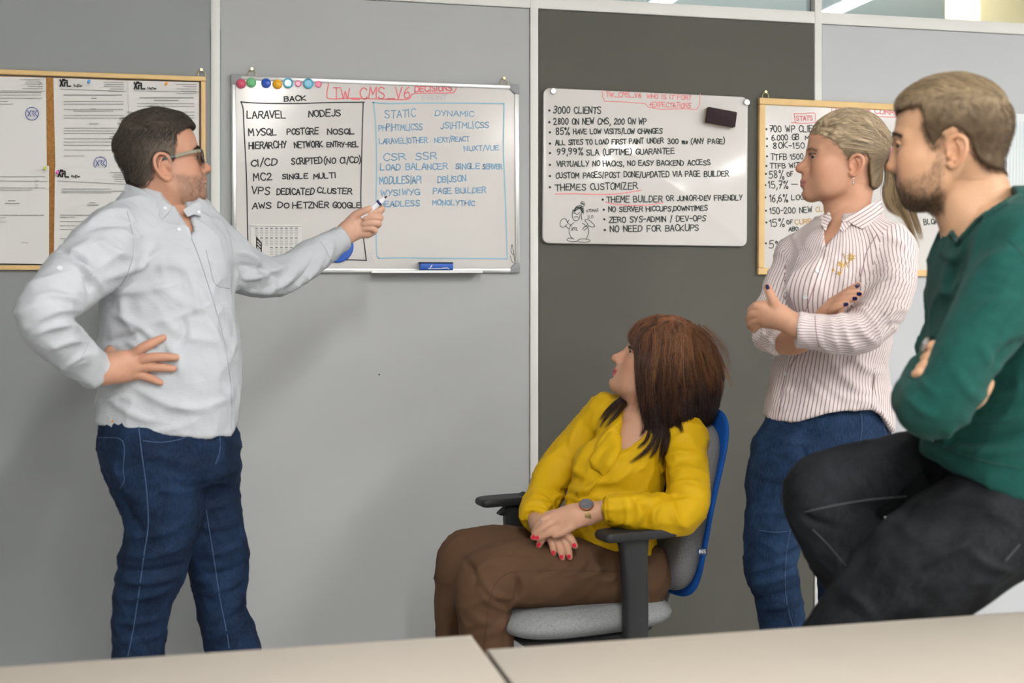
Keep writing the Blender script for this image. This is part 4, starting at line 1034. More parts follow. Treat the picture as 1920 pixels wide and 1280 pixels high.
    def finish(s, skin, lip, blush=(1.0, 0.86, 0.84), beard=None, extra=None):
        V, Fq = s.f.mesh(); s.V, s.Fq = V, Fq
        x, y, z = V.T; ay = np.abs(y)
        C = np.tile(np.array(skin, float), (len(V), 1))
        n = hash_noise(V, 120, 3) * .5 + hash_noise(V, 45, 4) * .5
        C *= (1 + 0.045 * n)[:, None]
        ch = gz(x, .065, .035) * gz(ay, .042, .022) * gz(z, -.032, .024) + 0.9 * gz(x, s.nx, .018) * gz(y, 0, .014) * gz(z, s.nz, .018) + 0.8 * gz(ay, s.ey + .012, .012) * gz(x, s.ex, .025) * gz(z, s.ez, .035)
        C *= 1 + np.clip(ch, 0, 1)[:, None] * (np.array(blush) - 1)
        if beard is not None:
            m = np.clip(beard[0](x, y, z), 0, 1) * (0.72 + 0.28 * hash_noise(V, 260, 8)); C = C * (1 - m[:, None]) + np.array(beard[1]) * m[:, None]
        lipm = np.clip(1.6 - np.abs(z - (s.mz - 0.001)) / (0.0075 * s.P.get('lip', 1.0)) * (0.75 + (ay / 0.030) ** 2), 0, 1) * (x > s.mx - 0.0155) * (ay < 0.0245) * np.clip((x - (s.mx - 0.0155)) / 0.003, 0, 1)
        lipm = np.clip(lipm * 1.8, 0, 1)
        C = C * (1 - lipm[:, None]) + np.array(lip) * lipm[:, None]
        slit = gz(z, s.mz - 0.0006, .0012) * (ay < .024) * (x > s.mx - .016)
        C *= (1 - 0.45 * slit)[:, None]
        if extra is not None: C = extra(V, C)
        s.C = C
        Vc = s.cam(V); s.Vc = Vc; s.Fc = outward(Vc, Fq)
        return Vc, s.Fc, C
    def eyeballs(s, iris, look=(1, 0, 0)):
        out = []
        for y in (-1, 1):
            c = s.eye * np.array([1, y, 1]); r = 0.0121; n = 26; V = []; lk = np.asarray(look, float); lk /= np.linalg.norm(lk)
            a = np.cross(lk, [0, 0, 1.0]); a /= np.linalg.norm(a); b = np.cross(a, lk)
            th = np.linspace(0, math.pi, n + 1); C = []
            for t in th:
                for q in np.linspace(0, 2 * math.pi, n, endpoint=False):
                    V.append(c + r * (math.cos(t) * lk + math.sin(t) * (math.cos(q) * a + math.sin(q) * b)))
                    d = math.degrees(t); C.append((0.01, 0.01, 0.01) if d < 12 else (iris if d < 27 else ((0.05, .04, .04) if d < 30 else (.72, .69, .66))))
            Fq = np.array([(i * n + j, i * n + (j + 1) % n, (i + 1) * n + (j + 1) % n, (i + 1) * n + j) for i in range(n) for j in range(n)])
            Vc = s.cam(np.array(V)); out.append((Vc, outward(Vc, Fq), np.array(C)))
        return out
    def surface_strands(s, name, mask, n, flow, length, r, col, colvar, mt, parent, lift=0.0012, lift_end=None, nseg=5, wob=0.15, g=None, tip=0.35, hold=0.8):
        """short hair growing on the skin: brows, beard, fade"""
        g = g or np.random.default_rng(11)
        roots = pick(s.V, s.Fq, mask, n, g)
        L = length * g.uniform(.6, 1.15, n)
        P = grow(s.f, roots, flow, L, nseg, lift, lift_end, wob, g=g, hold=hold)
        V, Fq = strand_mesh(s.cam(P), r * s.sc, r * tip * s.sc)
        C = np.repeat(np.array(col) * (1 + colvar * g.normal(0, 1, (n, 1))), nseg * 3, 0)
        o = mesh_obj(name, W(V), Fq, mt, parent); set_col(o, np.clip(C, 0.003, 1)); o['kind'] = 'stuff'; return o
def rep_col(cols, n): return np.repeat(cols, n, 0)

M['skin'] = mat('skin', (0.6, 0.4, 0.3), 0.48, spec=0.35, attr='Col', sss=0.12, bump=(420, 0.12, 0.0012))
M['hair'] = mat('hair_strands', (0.1, 0.07, 0.05), 0.42, spec=0.45, attr='Col')
M['hair_soft'] = mat('hair_mass', (0.1, 0.07, 0.05), 0.6, spec=0.3, attr='Col')
class Fig:
    """pixel helpers for a figure standing at one distance from the lens"""
    def __init__(s, Z): s.Z = Z; s.u = Z / F
    def K(s, x, y, dz=0): return J(x, y, s.Z + dz * s.u)
    def T(s, rows):
        """rows: px, py, dz px, radius px -> camera-frame x, y, z, r"""
        return [(*s.K(a, b, c), r * s.u) for a, b, c, r in rows]
    def L(s, rows):
        """rows: py, left px, right px, half depth px, dz px -> loft rows"""
        out = []
        for y, l, r, hd, dz in rows:
            z = s.Z + dz * s.u; out.append(((HZ - y) / F * z, ((l + r) / 2 - 960) / F * z, z, (r - l) / 2 / F * z, hd * s.u))
        return out
    def box(s, x0, y0, x1, y1, dz0, dz1):
        """field limits from a pixel box"""
        a = [J(x, y, s.Z + d * s.u) for x in (x0, x1) for y in (y0, y1) for d in (dz0, dz1)]
        return np.min(a, 0), np.max(a, 0)
def hand_field(fig, rows, res=0.0019, k=0.006, palm=(), kp=0.016, pad=26):
    """palm: thick tubes blended into one pad; rows: finger tubes"""
    A = np.array([r for t in list(rows) + list(palm) for r in t], float)
    lo, hi = fig.box(A[:, 0].min() - pad, A[:, 1].min() - pad, A[:, 0].max() + pad, A[:, 1].max() + pad, A[:, 2].min() - pad, A[:, 2].max() + pad)
    f = Field(lo, hi, res)
    for t in palm: f.tube(fig.T(t), kp, n=4)
    fingers = Field(lo, hi, res)
    for t in rows:
        g = Field(lo, hi, res); 
        fingers.tube(fig.T(t), 0.0022, n=4)
    f.D = smin(f.D, fingers.D, k)
    return f
def hand_mesh(f, skin, knuckles=None, red=0.06):
    V, Fq = f.mesh(); V = relax(V, Fq, 1, .4)
    n = hash_noise(V, 160, 5) * .6 + hash_noise(V, 60, 6) * .4
    C = np.tile(np.array(skin, float), (len(V), 1)) * (1 + .06 * n)[:, None]
    return V, Fq, C
def nail(name, skin, x, y, ang, w, l, mt, parent, lift=0.0004):
    """fingernail: a small domed plate on the finger, long axis at ANG degrees in the picture"""
    a = math.radians(ang); c, s_ = math.cos(a), math.sin(a)
    poly = [(x + c * u * l - s_ * v * w, y + s_ * u * l + c * v * w) for u, v in ((-.5, -.42), (-.2, -.5), (.2, -.48), (.42, -.3), (.5, 0), (.42, .3), (.2, .48), (-.2, .5), (-.5, .42))]
    return patch(name, skin, poly, lift, 0.0006, mt, parent, step=2.0, sm=1)
def fabric(name, col, rough=0.85, noise=(9, .06), weave=(900, .25, .0006), wr=(28, 0.25, 0.006), sheen=0.0, attr=None, squeeze=(1, 1, 1)):
    """cloth: colour variation, fine weave and soft crumple relief"""
    m = mat(name, col, rough, spec=0.2, noise=noise, sheen=sheen, attr=attr)
    nt = m.node_tree; b = nt.nodes['Principled BSDF']; tc = nd(nt, 'ShaderNodeTexCoord')
    w = nd(nt, 'ShaderNodeTexNoise', Scale=weave[0], Detail=1.0); c = nd(nt, 'ShaderNodeTexNoise', Scale=wr[0], Detail=3.0)
    b1_ = nd(nt, 'ShaderNodeBump', Strength=weave[1], Distance=weave[2]); b2_ = nd(nt, 'ShaderNodeBump', Strength=wr[1], Distance=wr[2])
    mp = nd(nt, 'ShaderNodeMapping'); mp.inputs['Scale'].default_value = squeeze; nt.links.new(tc.outputs['Object'], mp.inputs['Vector'])
    nt.links.new(mp.outputs[0], w.inputs['Vector']); nt.links.new(tc.outputs['Object'], c.inputs['Vector'])
    for q, bp in ((w, b1_), (c, b2_)): nt.links.new(q.outputs[0], bp.inputs['Height'])
    nt.links.new(b2_.outputs[0], b1_.inputs['Normal']); nt.links.new(b1_.outputs[0], b.inputs['Normal'])
    return m
def person(fig, x, y, label):
    """an Empty on the floor under the figure"""
    p = W(fig.K(x, 540)); o = empty('person', (p[0], p[1], 0)); tag(o, label, 'person'); return o
def floor_py(Z): return HZ + CAM[2] / Z * F

def denim(name, dark, light, fade=.5):
    """denim: slubby vertical weave streaks and worn paler patches"""
    m = fabric(name, dark, 0.85, noise=None, weave=(1100, .35, .0006), wr=(26, .35, .006)); nt = m.node_tree; b = nt.nodes['Principled BSDF']
    tc = nd(nt, 'ShaderNodeTexCoord'); mp = nd(nt, 'ShaderNodeMapping'); mp.inputs['Scale'].default_value = (1, 1, .12); nt.links.new(tc.outputs['Object'], mp.inputs['Vector'])
    n1 = nd(nt, 'ShaderNodeTexNoise', Scale=520.0, Detail=2.0); nt.links.new(mp.outputs[0], n1.inputs['Vector'])
    n2 = nd(nt, 'ShaderNodeTexNoise', Scale=9.0, Detail=5.0, Roughness=.65); nt.links.new(tc.outputs['Object'], n2.inputs['Vector'])
    r1 = nd(nt, 'ShaderNodeMapRange'); r1.inputs[1].default_value = .35; r1.inputs[2].default_value = .7
    r2 = nd(nt, 'ShaderNodeMapRange'); r2.inputs[1].default_value = .42; r2.inputs[2].default_value = .72; r2.inputs[4].default_value = fade
    nt.links.new(n1.outputs[0], r1.inputs[0]); nt.links.new(n2.outputs[0], r2.inputs[0])
    a = nd(nt, 'ShaderNodeMath', operation='MULTIPLY_ADD'); a.inputs[1].default_value = .35; nt.links.new(r1.outputs[0], a.inputs[0]); nt.links.new(r2.outputs[0], a.inputs[2])
    mx = nd(nt, 'ShaderNodeMix', data_type='RGBA'); mx.inputs[6].default_value = (*srgb(dark), 1); mx.inputs[7].default_value = (*srgb(light), 1); nt.links.new(a.outputs[0], mx.inputs[0]); nt.links.new(mx.outputs[2], b.inputs['Base Color']); return m
class Cap:
    """hair mass on a skull: side-view outline (pixels) and thickness samples (px, py, metres)"""
    def __init__(s, H, fig, outline, thick, res=0.0022, grow_box=0.03, ear=True, k=0.008, front=None):
        s.H = H; f = s.f = Field((-0.16 - grow_box, -0.115 - grow_box * .5, -0.17), (0.125 + grow_box * .5, 0.115 + grow_box * .5, 0.135 + grow_box), res)
        f.ball((-0.014, 0, 0.034), (0.087, 0.0745, 0.080)); f.ball((0.018, 0, 0.036), (0.072, 0.065, 0.064), 0.03); f.ball((0.026, 0, -0.03), (0.058, 0.058, 0.068), 0.035)
        f.tube([(-0.03, 0, -0.06, 0.058), (-0.045, 0, -0.16, 0.056)], 0.03)
        lo = np.array([H.loc(fig.K(x, y)) for x, y in outline])[:, [0, 2]]
        T = np.array([(*H.loc(fig.K(x, y))[[0, 2]], t) for x, y, t in thick])
        X, Z = np.meshgrid(f.ax[0], f.ax[2], indexing='ij'); Q = np.stack([X.ravel(), Z.ravel()], 1)
        w = 1 / (((Q[:, None] - T[None, :, :2]) ** 2).sum(2) + 1.5e-4) ** 1.5
        th = ((w * T[None, :, 2]).sum(1) / w.sum(1)).reshape(X.shape).astype(np.float32)
        sd = poly_sd(Q, lo).reshape(X.shape)
        f.D = f.D - th[:, None, :]
        f.D = smax(f.D, np.broadcast_to(sd[:, None, :], f.D.shape), k)
        s.out = lo
    def mesh(s, name, col, mt, parent, var=.12, groove=None, seed=3):
        V, Fq = s.f.mesh(); V = relax(V, Fq, 1, .4); s.V, s.Fq = V, Fq; s.N = vnormals(V, Fq)
        if groove is not None: V = V + s.N * groove(V)[:, None]
        n = hash_noise(V, 90, seed) * .5 + hash_noise(V * np.array([.4, 1, .4]), 240, seed + 1) * .5
        C = (np.array(col) if np.ndim(col) == 1 else col(V)) * (1 + var * n)[:, None]
        Vc = s.H.cam(V); o = mesh_obj(name, W(Vc), outward(Vc, Fq)[:, ::-1].copy(), mt, parent); set_col(o, np.clip(C, 0.003, 1)); return o
    def strands(s, name, n, flow, length, col, r, mt, parent, mask=None, lift=0.001, lift_end=0.003, nseg=7, wob=.12, colvar=.25, g=None, tip=.25, hold=.8, seg=3):
        g = g or np.random.default_rng(21)
        m = np.ones(len(s.V)) if mask is None else mask(s.V)
        roots = pick(s.V, s.Fq, m, n, g); Lg = length(roots) if callable(length) else length
        P = grow(s.f, roots, flow, Lg * g.uniform(.65, 1.15, n), nseg, lift, lift_end, wob, g=g, hold=hold)
        V, Fq = strand_mesh(s.H.cam(P), r, r * tip, seg)
        base = (np.tile(col, (n, 1)) if np.ndim(col) == 1 else col(roots)) * (1 + colvar * g.normal(0, 1, (n, 1)))
        C = np.repeat(base, nseg * seg, 0); o = mesh_obj(name, W(V), Fq, mt, parent); set_col(o, np.clip(C, .003, 1)); return o

def hairline(H, cap, n, length, width, flow, col, parent, r):
    """fine short hairs that soften the edge of the hair on the skin"""
    sd = poly_sd(H.V[:, [0, 2]], cap.out); m = np.exp(-((sd - .001) / width) ** 2) * (np.abs(H.V[:, 1]) < .0745) * (H.V[:, 2] > -.09)
    g = np.random.default_rng(31); roots = pick(H.V, H.Fq, m ** 2, n, g)
    P = grow(H.f, roots, flow, length * g.uniform(.5, 1.2, n), 5, .0003, .0035, .2, g=g)
    V, Fq = strand_mesh(H.cam(P), r, r * .3); C = np.repeat(col(roots) * (1 + .3 * g.normal(0, 1, (n, 1))), 15, 0)
    o = mesh_obj('hairline', W(V), Fq, M['hair'], parent); set_col(o, np.clip(C, .003, 1)); o['kind'] = 'stuff'
# ------------------------------------------------------------------ man in the pale shirt, pointing at the whiteboard
M['shirt_pale'] = fabric('seersucker_pale', '#b2b6bc', 0.9, noise=(5, .03), weave=(190, .45, .0016), wr=(20, .25, .006), squeeze=(.55, .55, 1.5))
M['denim'] = denim('denim_dark', '#0b1526', '#263f63', .42)
M['denim_seam'] = mat('denim_seam', '#3d5373', 0.85)
M['shirt_seam'] = mat('shirt_seam', '#9ba2aa', 0.9)
M['pearl'] = mat('pearl_button', '#d6dade', 0.3, coat=.3)
SK1 = (0.475, 0.25, 0.168)
g1 = Fig(2.90); p1 = person(g1, 300, 0, 'man with glasses in a pale striped shirt and jeans, pointing a marker at the board')

# shirt
lo, hi = g1.box(10, 330, 700, 850, -420, 500)
fs = Field(lo, hi, 0.0055)
fs.loft(g1.L([(392, 262, 372, 55, 0), (410, 236, 402, 70, 0), (440, 208, 424, 92, 0), (480, 200, 434, 108, 0), (540, 197, 435, 116, 0), (600, 193, 440, 120, 0), (680, 194, 447, 120, 0), (740, 191, 446, 117, 0), (800, 186, 440, 112, 0), (850, 184, 438, 110, 0)]), p=2.3)
fs.tube(g1.T([(292, 392, 0, 56), (330, 395, 20, 52)]), 0.05)
fa = Field(lo, hi, 0.0055)
fa.tube(g1.T([(270, 402, -20, 42), (215, 445, -100, 56), (188, 478, -140, 60), (112, 548, -225, 49), (78, 585, -262, 42), (102, 628, -235, 41), (140, 664, -190, 36), (180, 696, -145, 31)]), 0.045)
fa.tube([(*J(372, 430, 2.95), 40 * g1.u), (*J(420, 478, 3.00), 50 * g1.u), (*J(470, 512, 3.09), 42 * 3.09 / F), (*J(524, 517, 3.18), 37 * 3.18 / F), (*J(580, 485, 3.25), 33 * 3.25 / F), (*J(628, 455, 3.31), 26 * 3.31 / F), (*J(645, 444, 3.33), 27 * 3.33 / F)], 0.04)
# wrist openings and hem
a, b = g1.K(140, 664, -190), g1.K(184, 699, -141); nn = b - a
fa.plane(b, nn, 0.004, within=(b - .08, b + .08))
a, b = J(590, 480, 3.26), J(641, 447, 3.325); nn = b - a
fa.plane(b, nn, 0.004, within=(b - .07, b + .07))
hem = g1.K(312, 798); fs.plane(hem, np.array([-0.12, -1.0, 0.02]), 0.004)
fs.D = smin(fs.D, fa.D, 0.045)
# open neck
carve(fs, [(318, 384), (338, 400), (358, 446), (366, 436), (352, 392), (345, 375), (300, 360)], g1.Z + 0.06, 0.003)
V, Fq = fs.mesh(); N = vnormals(V, Fq)
V = V + N * (0.0016 * hash_noise(V * np.array([1, 1.5, 1]), 16, 2) + 0.0012 * hash_noise(V, 34, 7))[:, None]
cr = [(205, 520, 300, 470, 7, 5, 6), (200, 545, 330, 530, 8, 3.5, 8), (215, 590, 300, 650, 7, 4, -10), (240, 640, 300, 675, 6, 4), (205, 640, 260, 625, 6, -5), (225, 560, 330, 690, 9, 3, 20), (330, 650, 345, 600, 7, -4, 8), (310, 640, 340, 700, 8, 3.5, -5), (300, 600, 420, 640, 10, 2.2, 10), (250, 500, 420, 520, 10, 1.8, -10), (250, 720, 400, 770, 9, 3, 14), (200, 740, 300, 790, 8, 3, 10), (340, 760, 440, 740, 8, 2.6, 8), (300, 540, 420, 590, 9, 1.8, 9), (420, 690, 445, 620, 7, 2.5, 4),
      (115, 470, 185, 520, 5, -6, -8), (135, 490, 190, 545, 6, 6, -10), (150, 505, 168, 555, 5, -5, -6), (60, 560, 150, 565, 7, 3.5, -10), (70, 600, 150, 580, 6, 4, -8), (62, 628, 160, 612, 6, 3.5, -10), (95, 655, 175, 640, 6, 3.5, -8), (120, 690, 180, 660, 5, 3, -6), (170, 415, 240, 395, 6, 4, -6), (160, 430, 250, 425, 7, -4, -10), (190, 450, 255, 480, 8, 3, 8), (110, 480, 170, 450, 8, 3, 5),
      (440, 470, 500, 500, 6, 4, -6), (435, 500, 520, 520, 6, -4, -8), (440, 520, 540, 495, 6, 4, 8), (500, 545, 560, 500, 6, 4, 8), (540, 545, 590, 480, 6, -4, 8), (560, 540, 610, 470, 5, 3.5, 5), (590, 520, 625, 455, 5, 3, 5), (450, 545, 520, 548, 5, 3), (345, 500, 370, 610, 7, 2.6, -8), (390, 600, 425, 700, 7, 2.6, -6)]
V = crumple(V, N, (.9, .35, .1), .16, .045, .0062, 3); V = crumple(V, N, (.5, -.8, .2), .09, .028, .0030, 8)
V = creases(V, N, [c[:5] + (c[5] * 2.7,) + c[6:] for c in cr], g1.Z)
shirt1 = body_obj('shirt', V, Fq, M['shirt_pale'], p1); S1 = Skin(V, Fq)

# body under the clothes: chest, neck, head, hands
H1 = Head(g1.K(300, 315) + 0, rotmat(21, 8), 0.965, nose=(0.1165, -0.032), mouth=(0.1000, -0.0570), chin=(0.0750, -0.096), brow=0.0095, lip=.8, jaw=1.08, ear=(-0.002, -0.022, 0.0755), ears=1.04, open=.0042, bottom=-0.17)
H1.O = g1.K(302, 302); 
H1.neck([(*g1.K(292, 345, 0), 50 * g1.u), (*g1.K(290, 380, 2), 50 * g1.u), (*g1.K(288, 425, 4), 56 * g1.u)], .03)
H1.neck([(*g1.K(335, 372, -6), 24 * g1.u), (*g1.K(330, 400, -4), 30 * g1.u), (*g1.K(340, 440, 0), 34 * g1.u)], .03)
def beard1(x, y, z):
    ay = np.abs(y)
    line = -0.045 - 0.012 * np.clip((x - .02) / .06, 0, 1)
    m = np.clip((line + 0.012 * (ay > .03) - z) / .010, 0, 1) * np.clip((x - .005) / .02, 0, 1) * np.clip((z + .135) / .02, 0, 1)
    mus = gz(z, H1.mz + 0.013, .006) * (x > .08) * (ay < .03)
    side = np.clip((.03 - x) / .015, 0, 1) * np.clip((x - .002) / .006, 0, 1) * np.clip((.01 - z) / .02, 0, 1) * (ay > .05) * np.clip((z + .07) / .02, 0, 1)
    return np.clip(m * .5 + mus * .6 + side * .22, 0, .62)
Vh, Fh, Ch = H1.finish(SK1, (0.50, 0.235, 0.185), beard=(beard1, (0.17, 0.115, 0.082)))
ey = H1.eyeballs((0.12, .09, .06), (.85, -.45, 0.02))
inner = Field(fs.lo, hi, 0.009)
inner.loft(g1.L([(385, 258, 372, 50, 0), (410, 246, 392, 62, 0), (440, 222, 412, 82, 0), (480, 212, 424, 98, 0), (540, 209, 424, 106, 0), (680, 206, 434, 110, 0), (800, 198, 428, 102, 0), (850, 196, 428, 100, 0)]), p=2.3)
inner.tube(g1.T([(270, 410, -20, 34), (215, 450, -100, 44), (188, 480, -140, 46), (112, 548, -225, 36), (80, 585, -260, 31), (140, 664, -190, 24), (195, 702, -130, 19)]), 0.03)
inner.tube([(*J(372, 435, 2.95), 32 * g1.u), (*J(420, 478, 3.00), 40 * g1.u), (*J(524, 517, 3.18), 27 * 3.18 / F), (*J(628, 455, 3.31), 18 * 3.31 / F), (*J(650, 438, 3.333), 17 * 3.33 / F)], 0.03)
Vi, Fi = inner.mesh(); Ci = np.tile(np.array(SK1), (len(Vi), 1))
# right hand on the hip, laid on the shirt
def zat(S, x, y, r): 
    p, n = S.hit(x, y); return p[2] if p is not None else None
def on(S, fig, rows, extra=0.0):
    """set the depth of finger joints so that they lie on a surface"""
    out = []
    for x, y, dz, r in rows:
        p, n = S.hit(x, y)
        out.append((x, y, ((p[2] - fig.Z) / fig.u - r * .75 + dz if p is not None else dz), r))
    return out
fin = [[(246, 668, 0, 9.5), (266, 653, 0, 9), (289, 641, 0, 8), (306, 633, 0, 6.4)], [(256, 677, 0, 9.5), (280, 671, 0, 9), (308, 669, 0, 8), (330, 670, 0, 6.4)], [(254, 690, 0, 9.5), (280, 688, 0, 8.8), (305, 689, 0, 7.8), (325, 691, 0, 6.2)], [(246, 702, 0, 9), (266, 704, 0, 8.2), (285, 710, 0, 7.2), (301, 717, 0, 5.6)]]
fin = [on(S1, g1, f) for f in fin]
base = fin[1][0][2]
wz = -150
palm = [[(186, 698, wz, 21), (206, 692, wz + 12, 21), (228, 683, (base + wz) / 2 + 8, 17), (254, 677, base, 12)], [(200, 694, wz + 8, 20), (226, 692, (base + wz) / 2 + 6, 17), (252, 690, base, 12)], [(202, 700, wz + 8, 16), (226, 701, (base + wz) / 2 + 6, 15), (246, 702, fin[3][0][2], 11)], [(204, 684, wz + 10, 16), (226, 674, (base + wz) / 2 + 6, 15), (246, 668, fin[0][0][2], 11.5)], [(205, 676, wz + 20, 13), (207, 660, wz + 45, 11), (214, 652, wz + 75, 9)]]
fh = hand_field(g1, fin, palm=palm, res=.0019)
HR = hand_mesh(fh, SK1)
# left hand around the marker
g1b = Fig(3.33)
fin2 = [[(678, 406, 8, 8.5), (703, 400, 9, 7.8), (715, 392, 2, 7.2), (708, 396, -7, 6.8), (694, 402, -9, 6.2)], [(680, 418, 8, 8.5), (704, 411, 7, 7.8), (712, 408, -3, 7.4), (702, 408, -11, 7), (686, 410, -11, 6.2)], [(677, 428, 7, 8.2), (702, 423, 5, 7.6), (709, 419, -5, 7), (698, 418, -12, 6.6), (683, 420, -11, 6)], [(672, 437, 6, 7.6), (693, 437, 4, 6.8), (702, 432, -4, 6.4), (696, 428, -10, 6), (684, 428, -9, 5.4)]]
th2 = [(656, 416, -4, 10), (668, 403, -9, 8.6), (682, 396, -12, 7.4), (694, 391, -12, 6)]
palm2 = [[(636, 449, 0, 17.5), (654, 430, 0, 17), (672, 414, 3, 13), (684, 408, 5, 10)], [(652, 434, 0, 17), (672, 424, 3, 14), (684, 420, 5, 11)], [(654, 440, 0, 14), (674, 434, 2, 13), (688, 436, 3, 10.5)]]
fh2 = hand_field(g1b, fin2 + [th2], palm=palm2, res=.0019, pad=24)
HL = hand_mesh(fh2, (0.58, .345, .25))
VV, FF, CC = join([(Vh, Fh, Ch), *ey, (Vi, Fi, Ci), HR, HL])
body_obj('body', VV, FF, M['skin'], p1, CC)
# hair
out1 = [(372, 228), (366, 236), (357, 234), (348, 238), (338, 244), (323, 256), (325, 272), (321, 290), (321, 300), (314, 302), (312, 294), (300, 291), (286, 296), (279, 310), (282, 326), (282, 336), (268, 352), (250, 352), (232, 340), (205, 300), (205, 200), (300, 180), (385, 205)]
th1 = [(365, 230, .012), (345, 216, .016), (300, 207, .013), (255, 225, .012), (228, 262, .007), (228, 300, .004), (245, 340, .002), (330, 240, .008), (322, 285, .004), (290, 285, .006), (280, 330, .005), (270, 260, .009)]
cap1 = Cap(H1, g1, out1, th1)
def hcol1(V):
    grey = np.clip((0.055 - V[:, 2]) / .05, 0, 1) * np.clip((V[:, 0] + .06) / .08, 0, 1); c0 = np.array([.060, .047, .036]); c1 = np.array([.24, .195, .155])
    n = (hash_noise(V, 210, 12) * .5 + .5)
    return c0 + (c1 - c0) * (grey * (.35 + .65 * n))[:, None]
cap1.mesh('hair', hcol1, M['hair_soft'], p1, var=.2, groove=lambda V: .0012 * hash_noise(V * np.array([.5, 1, .8]), 110, 9))
def flow1(P):
    top = np.clip((P[:, 2] - .06) / .04, 0, 1)[:, None]
    side = np.array([-.55, 0, -.85]); front = np.array([1.0, .25, -.05])
    return side * (1 - top) + front * top + .35 * np.stack([hash_noise(P, 40, i) for i in (1, 2, 3)], 1)
cap1.strands('hair_strands', 5600, flow1, lambda R: .012 + .030 * np.clip((R[:, 2] - .045) / .05, 0, 1), hcol1, .00050, M['hair'], p1, lift=.0006, lift_end=.0048, wob=.30, colvar=.42)
# a few loose locks at the crown
g_ = np.random.default_rng(5)
roots = np.array([H1.loc(g1.K(x, y, d)) for x, y, d in [(252, 232, -10), (262, 224, -25), (244, 240, 0), (300, 212, -15), (316, 214, 0), (236, 262, -10), (350, 222, -20), (356, 228, -5)] for _ in range(14)]) + g_.normal(0, .004, (112, 3))
P = grow(cap1.f, roots, lambda P: np.tile(np.array([-.9, .1, .5]), (len(P), 1)) + .5 * np.stack([hash_noise(P, 30, i) for i in (5, 6, 7)], 1), .030 * g_.uniform(.6, 1.2, 112), 8, .001, .012, .3, hold=.35, g=g_)
V, Fq = strand_mesh(H1.cam(P), .0005, .0001); o = mesh_obj('loose_locks', W(V), Fq, M['hair'], p1); o['kind'] = 'stuff'; set_col(o, np.tile([.03, .024, .02], (len(V), 1)))
# beard and brows
H1.surface_strands('beard', beard1(*H1.V.T) * (H1.V[:, 0] > .02), 1900, lambda P: np.tile(np.array([.35, 0, -1.0]), (len(P), 1)) + .4 * np.stack([hash_noise(P, 60, i) for i in (1, 2, 3)], 1), .0055, .00022, (.22, .16, .115), .45, M['hair'], p1, lift=.0003, lift_end=.0028, nseg=4)
def browmask(H, z0=.0175, th=.0042): 
    return lambda V: gz(V[:, 2], z0 + .004 * np.clip(np.abs(V[:, 1]) / .03, 0, 1) - .010 * np.clip((np.abs(V[:, 1]) - .034) / .02, 0, 1), th) * (np.abs(V[:, 1]) > .010) * (np.abs(V[:, 1]) < .052) * (V[:, 0] > .05)
def browflow(P): return np.stack([-.5 + 0 * P[:, 0], np.sign(P[:, 1]), .25 - 6 * (np.abs(P[:, 1]) - .03)], 1)
hairline(H1, cap1, 1300, .008, .0055, flow1, hcol1, p1, .0003)
H1.surface_strands('eyebrows', browmask(H1)(H1.V) ** 2, 420, browflow, .009, .00034, (.04, .03, .024), .3, M['hair'], p1, lift=.0004, lift_end=.0018, nseg=4)
# glasses
gl = empty('glasses', W(H1.cam((0.09, 0, 0))), p1)
gl.location = Vector(W(H1.cam((0.09, 0, 0))) - org(p1)); ORIG[gl.name] = W(H1.cam((0.09, 0, 0)))
M['frame_dark'] = mat('acetate_dark', '#17181b', 0.25, coat=.5); M['frame_grey'] = mat('acetate_grey_green', '#7d7a68', 0.4)
M['lens'] = mat('spectacle_lens', (.97, .98, 1), 0.02, trans=1.0, ior=1.05)
for y in (-1, 1):
    rim = [H1.cam((0.1015 - .10 * abs(a_ * .0) - .012 * (abs(yy) / .06) ** 2, y * yy, zz)) for a_, yy, zz in [(q, .034 + .025 * np.sign(math.cos(q)) * abs(math.cos(q)) ** .6, -.003 + .0165 * np.sign(math.sin(q)) * abs(math.sin(q)) ** .6) for q in np.linspace(0, 2 * math.pi, 33)]]
    MB().tube([W(p) for p in rim], .0019, 6, caps=False).build('rim', M['frame_dark'], gl, smooth=True)
    mid = [H1.cam((0.1005 - .012 * (abs(yy) / .06) ** 2, y * yy, zz)) for yy, zz in [(.034 + .024 * np.sign(math.cos(q)) * abs(math.cos(q)) ** .6, -.003 + .0158 * np.sign(math.sin(q)) * abs(math.sin(q)) ** .6) for q in np.linspace(0, 2 * math.pi, 32, endpoint=False)]]
    mb = MB(); c0 = len(mid); mb.add([W(p) for p in mid], [tuple(range(c0))]); mb.build('lens', M['lens'], gl)
    yt = y * .0765
    pts = [H1.cam(q) for q in ((.089, y * .060, .010), (.078, y * .070, .010), (.05, y * .0765, .006), (.026, yt, .002))]
    def flatbar(pts, h, w): 
        mb = MB()
        for a, b in zip(pts[:-1], pts[1:]):
            u = (b - a) / np.linalg.norm(b - a); up = H1.R[2]; sd = np.cross(u, up); sd /= np.linalg.norm(sd)
            V = [W(p + up * sz * h + sd * sy * w) for p in (a - u * .001, b + u * .001) for sz, sy in ((-1, -1), (-1, 1), (1, 1), (1, -1))]
            mb.add(V, [(0, 1, 2, 3), (7, 6, 5, 4), (0, 4, 5, 1), (1, 5, 6, 2), (2, 6, 7, 3), (3, 7, 4, 0)])
        return mb
    flatbar(pts, .0038, .0014).build('temple_arm', M['frame_grey'], gl, bevel=.0006, seg=1)
    tip = [H1.cam(q) for q in ((.026, yt, .002), (.014, y * .081, .0005), (.004, y * .083, -.001), (-.010, y * .083, -.004))]
    flatbar(tip, .0034, .0015).build('temple_tip', M['frame_dark'], gl, bevel=.0006, seg=1)
MB().tube([W(H1.cam(q)) for q in ((.1005, -.010, .003), (.103, 0, .005), (.1005, .010, .003))], .0018, 6).build('bridge', M['frame_dark'], gl, smooth=True)
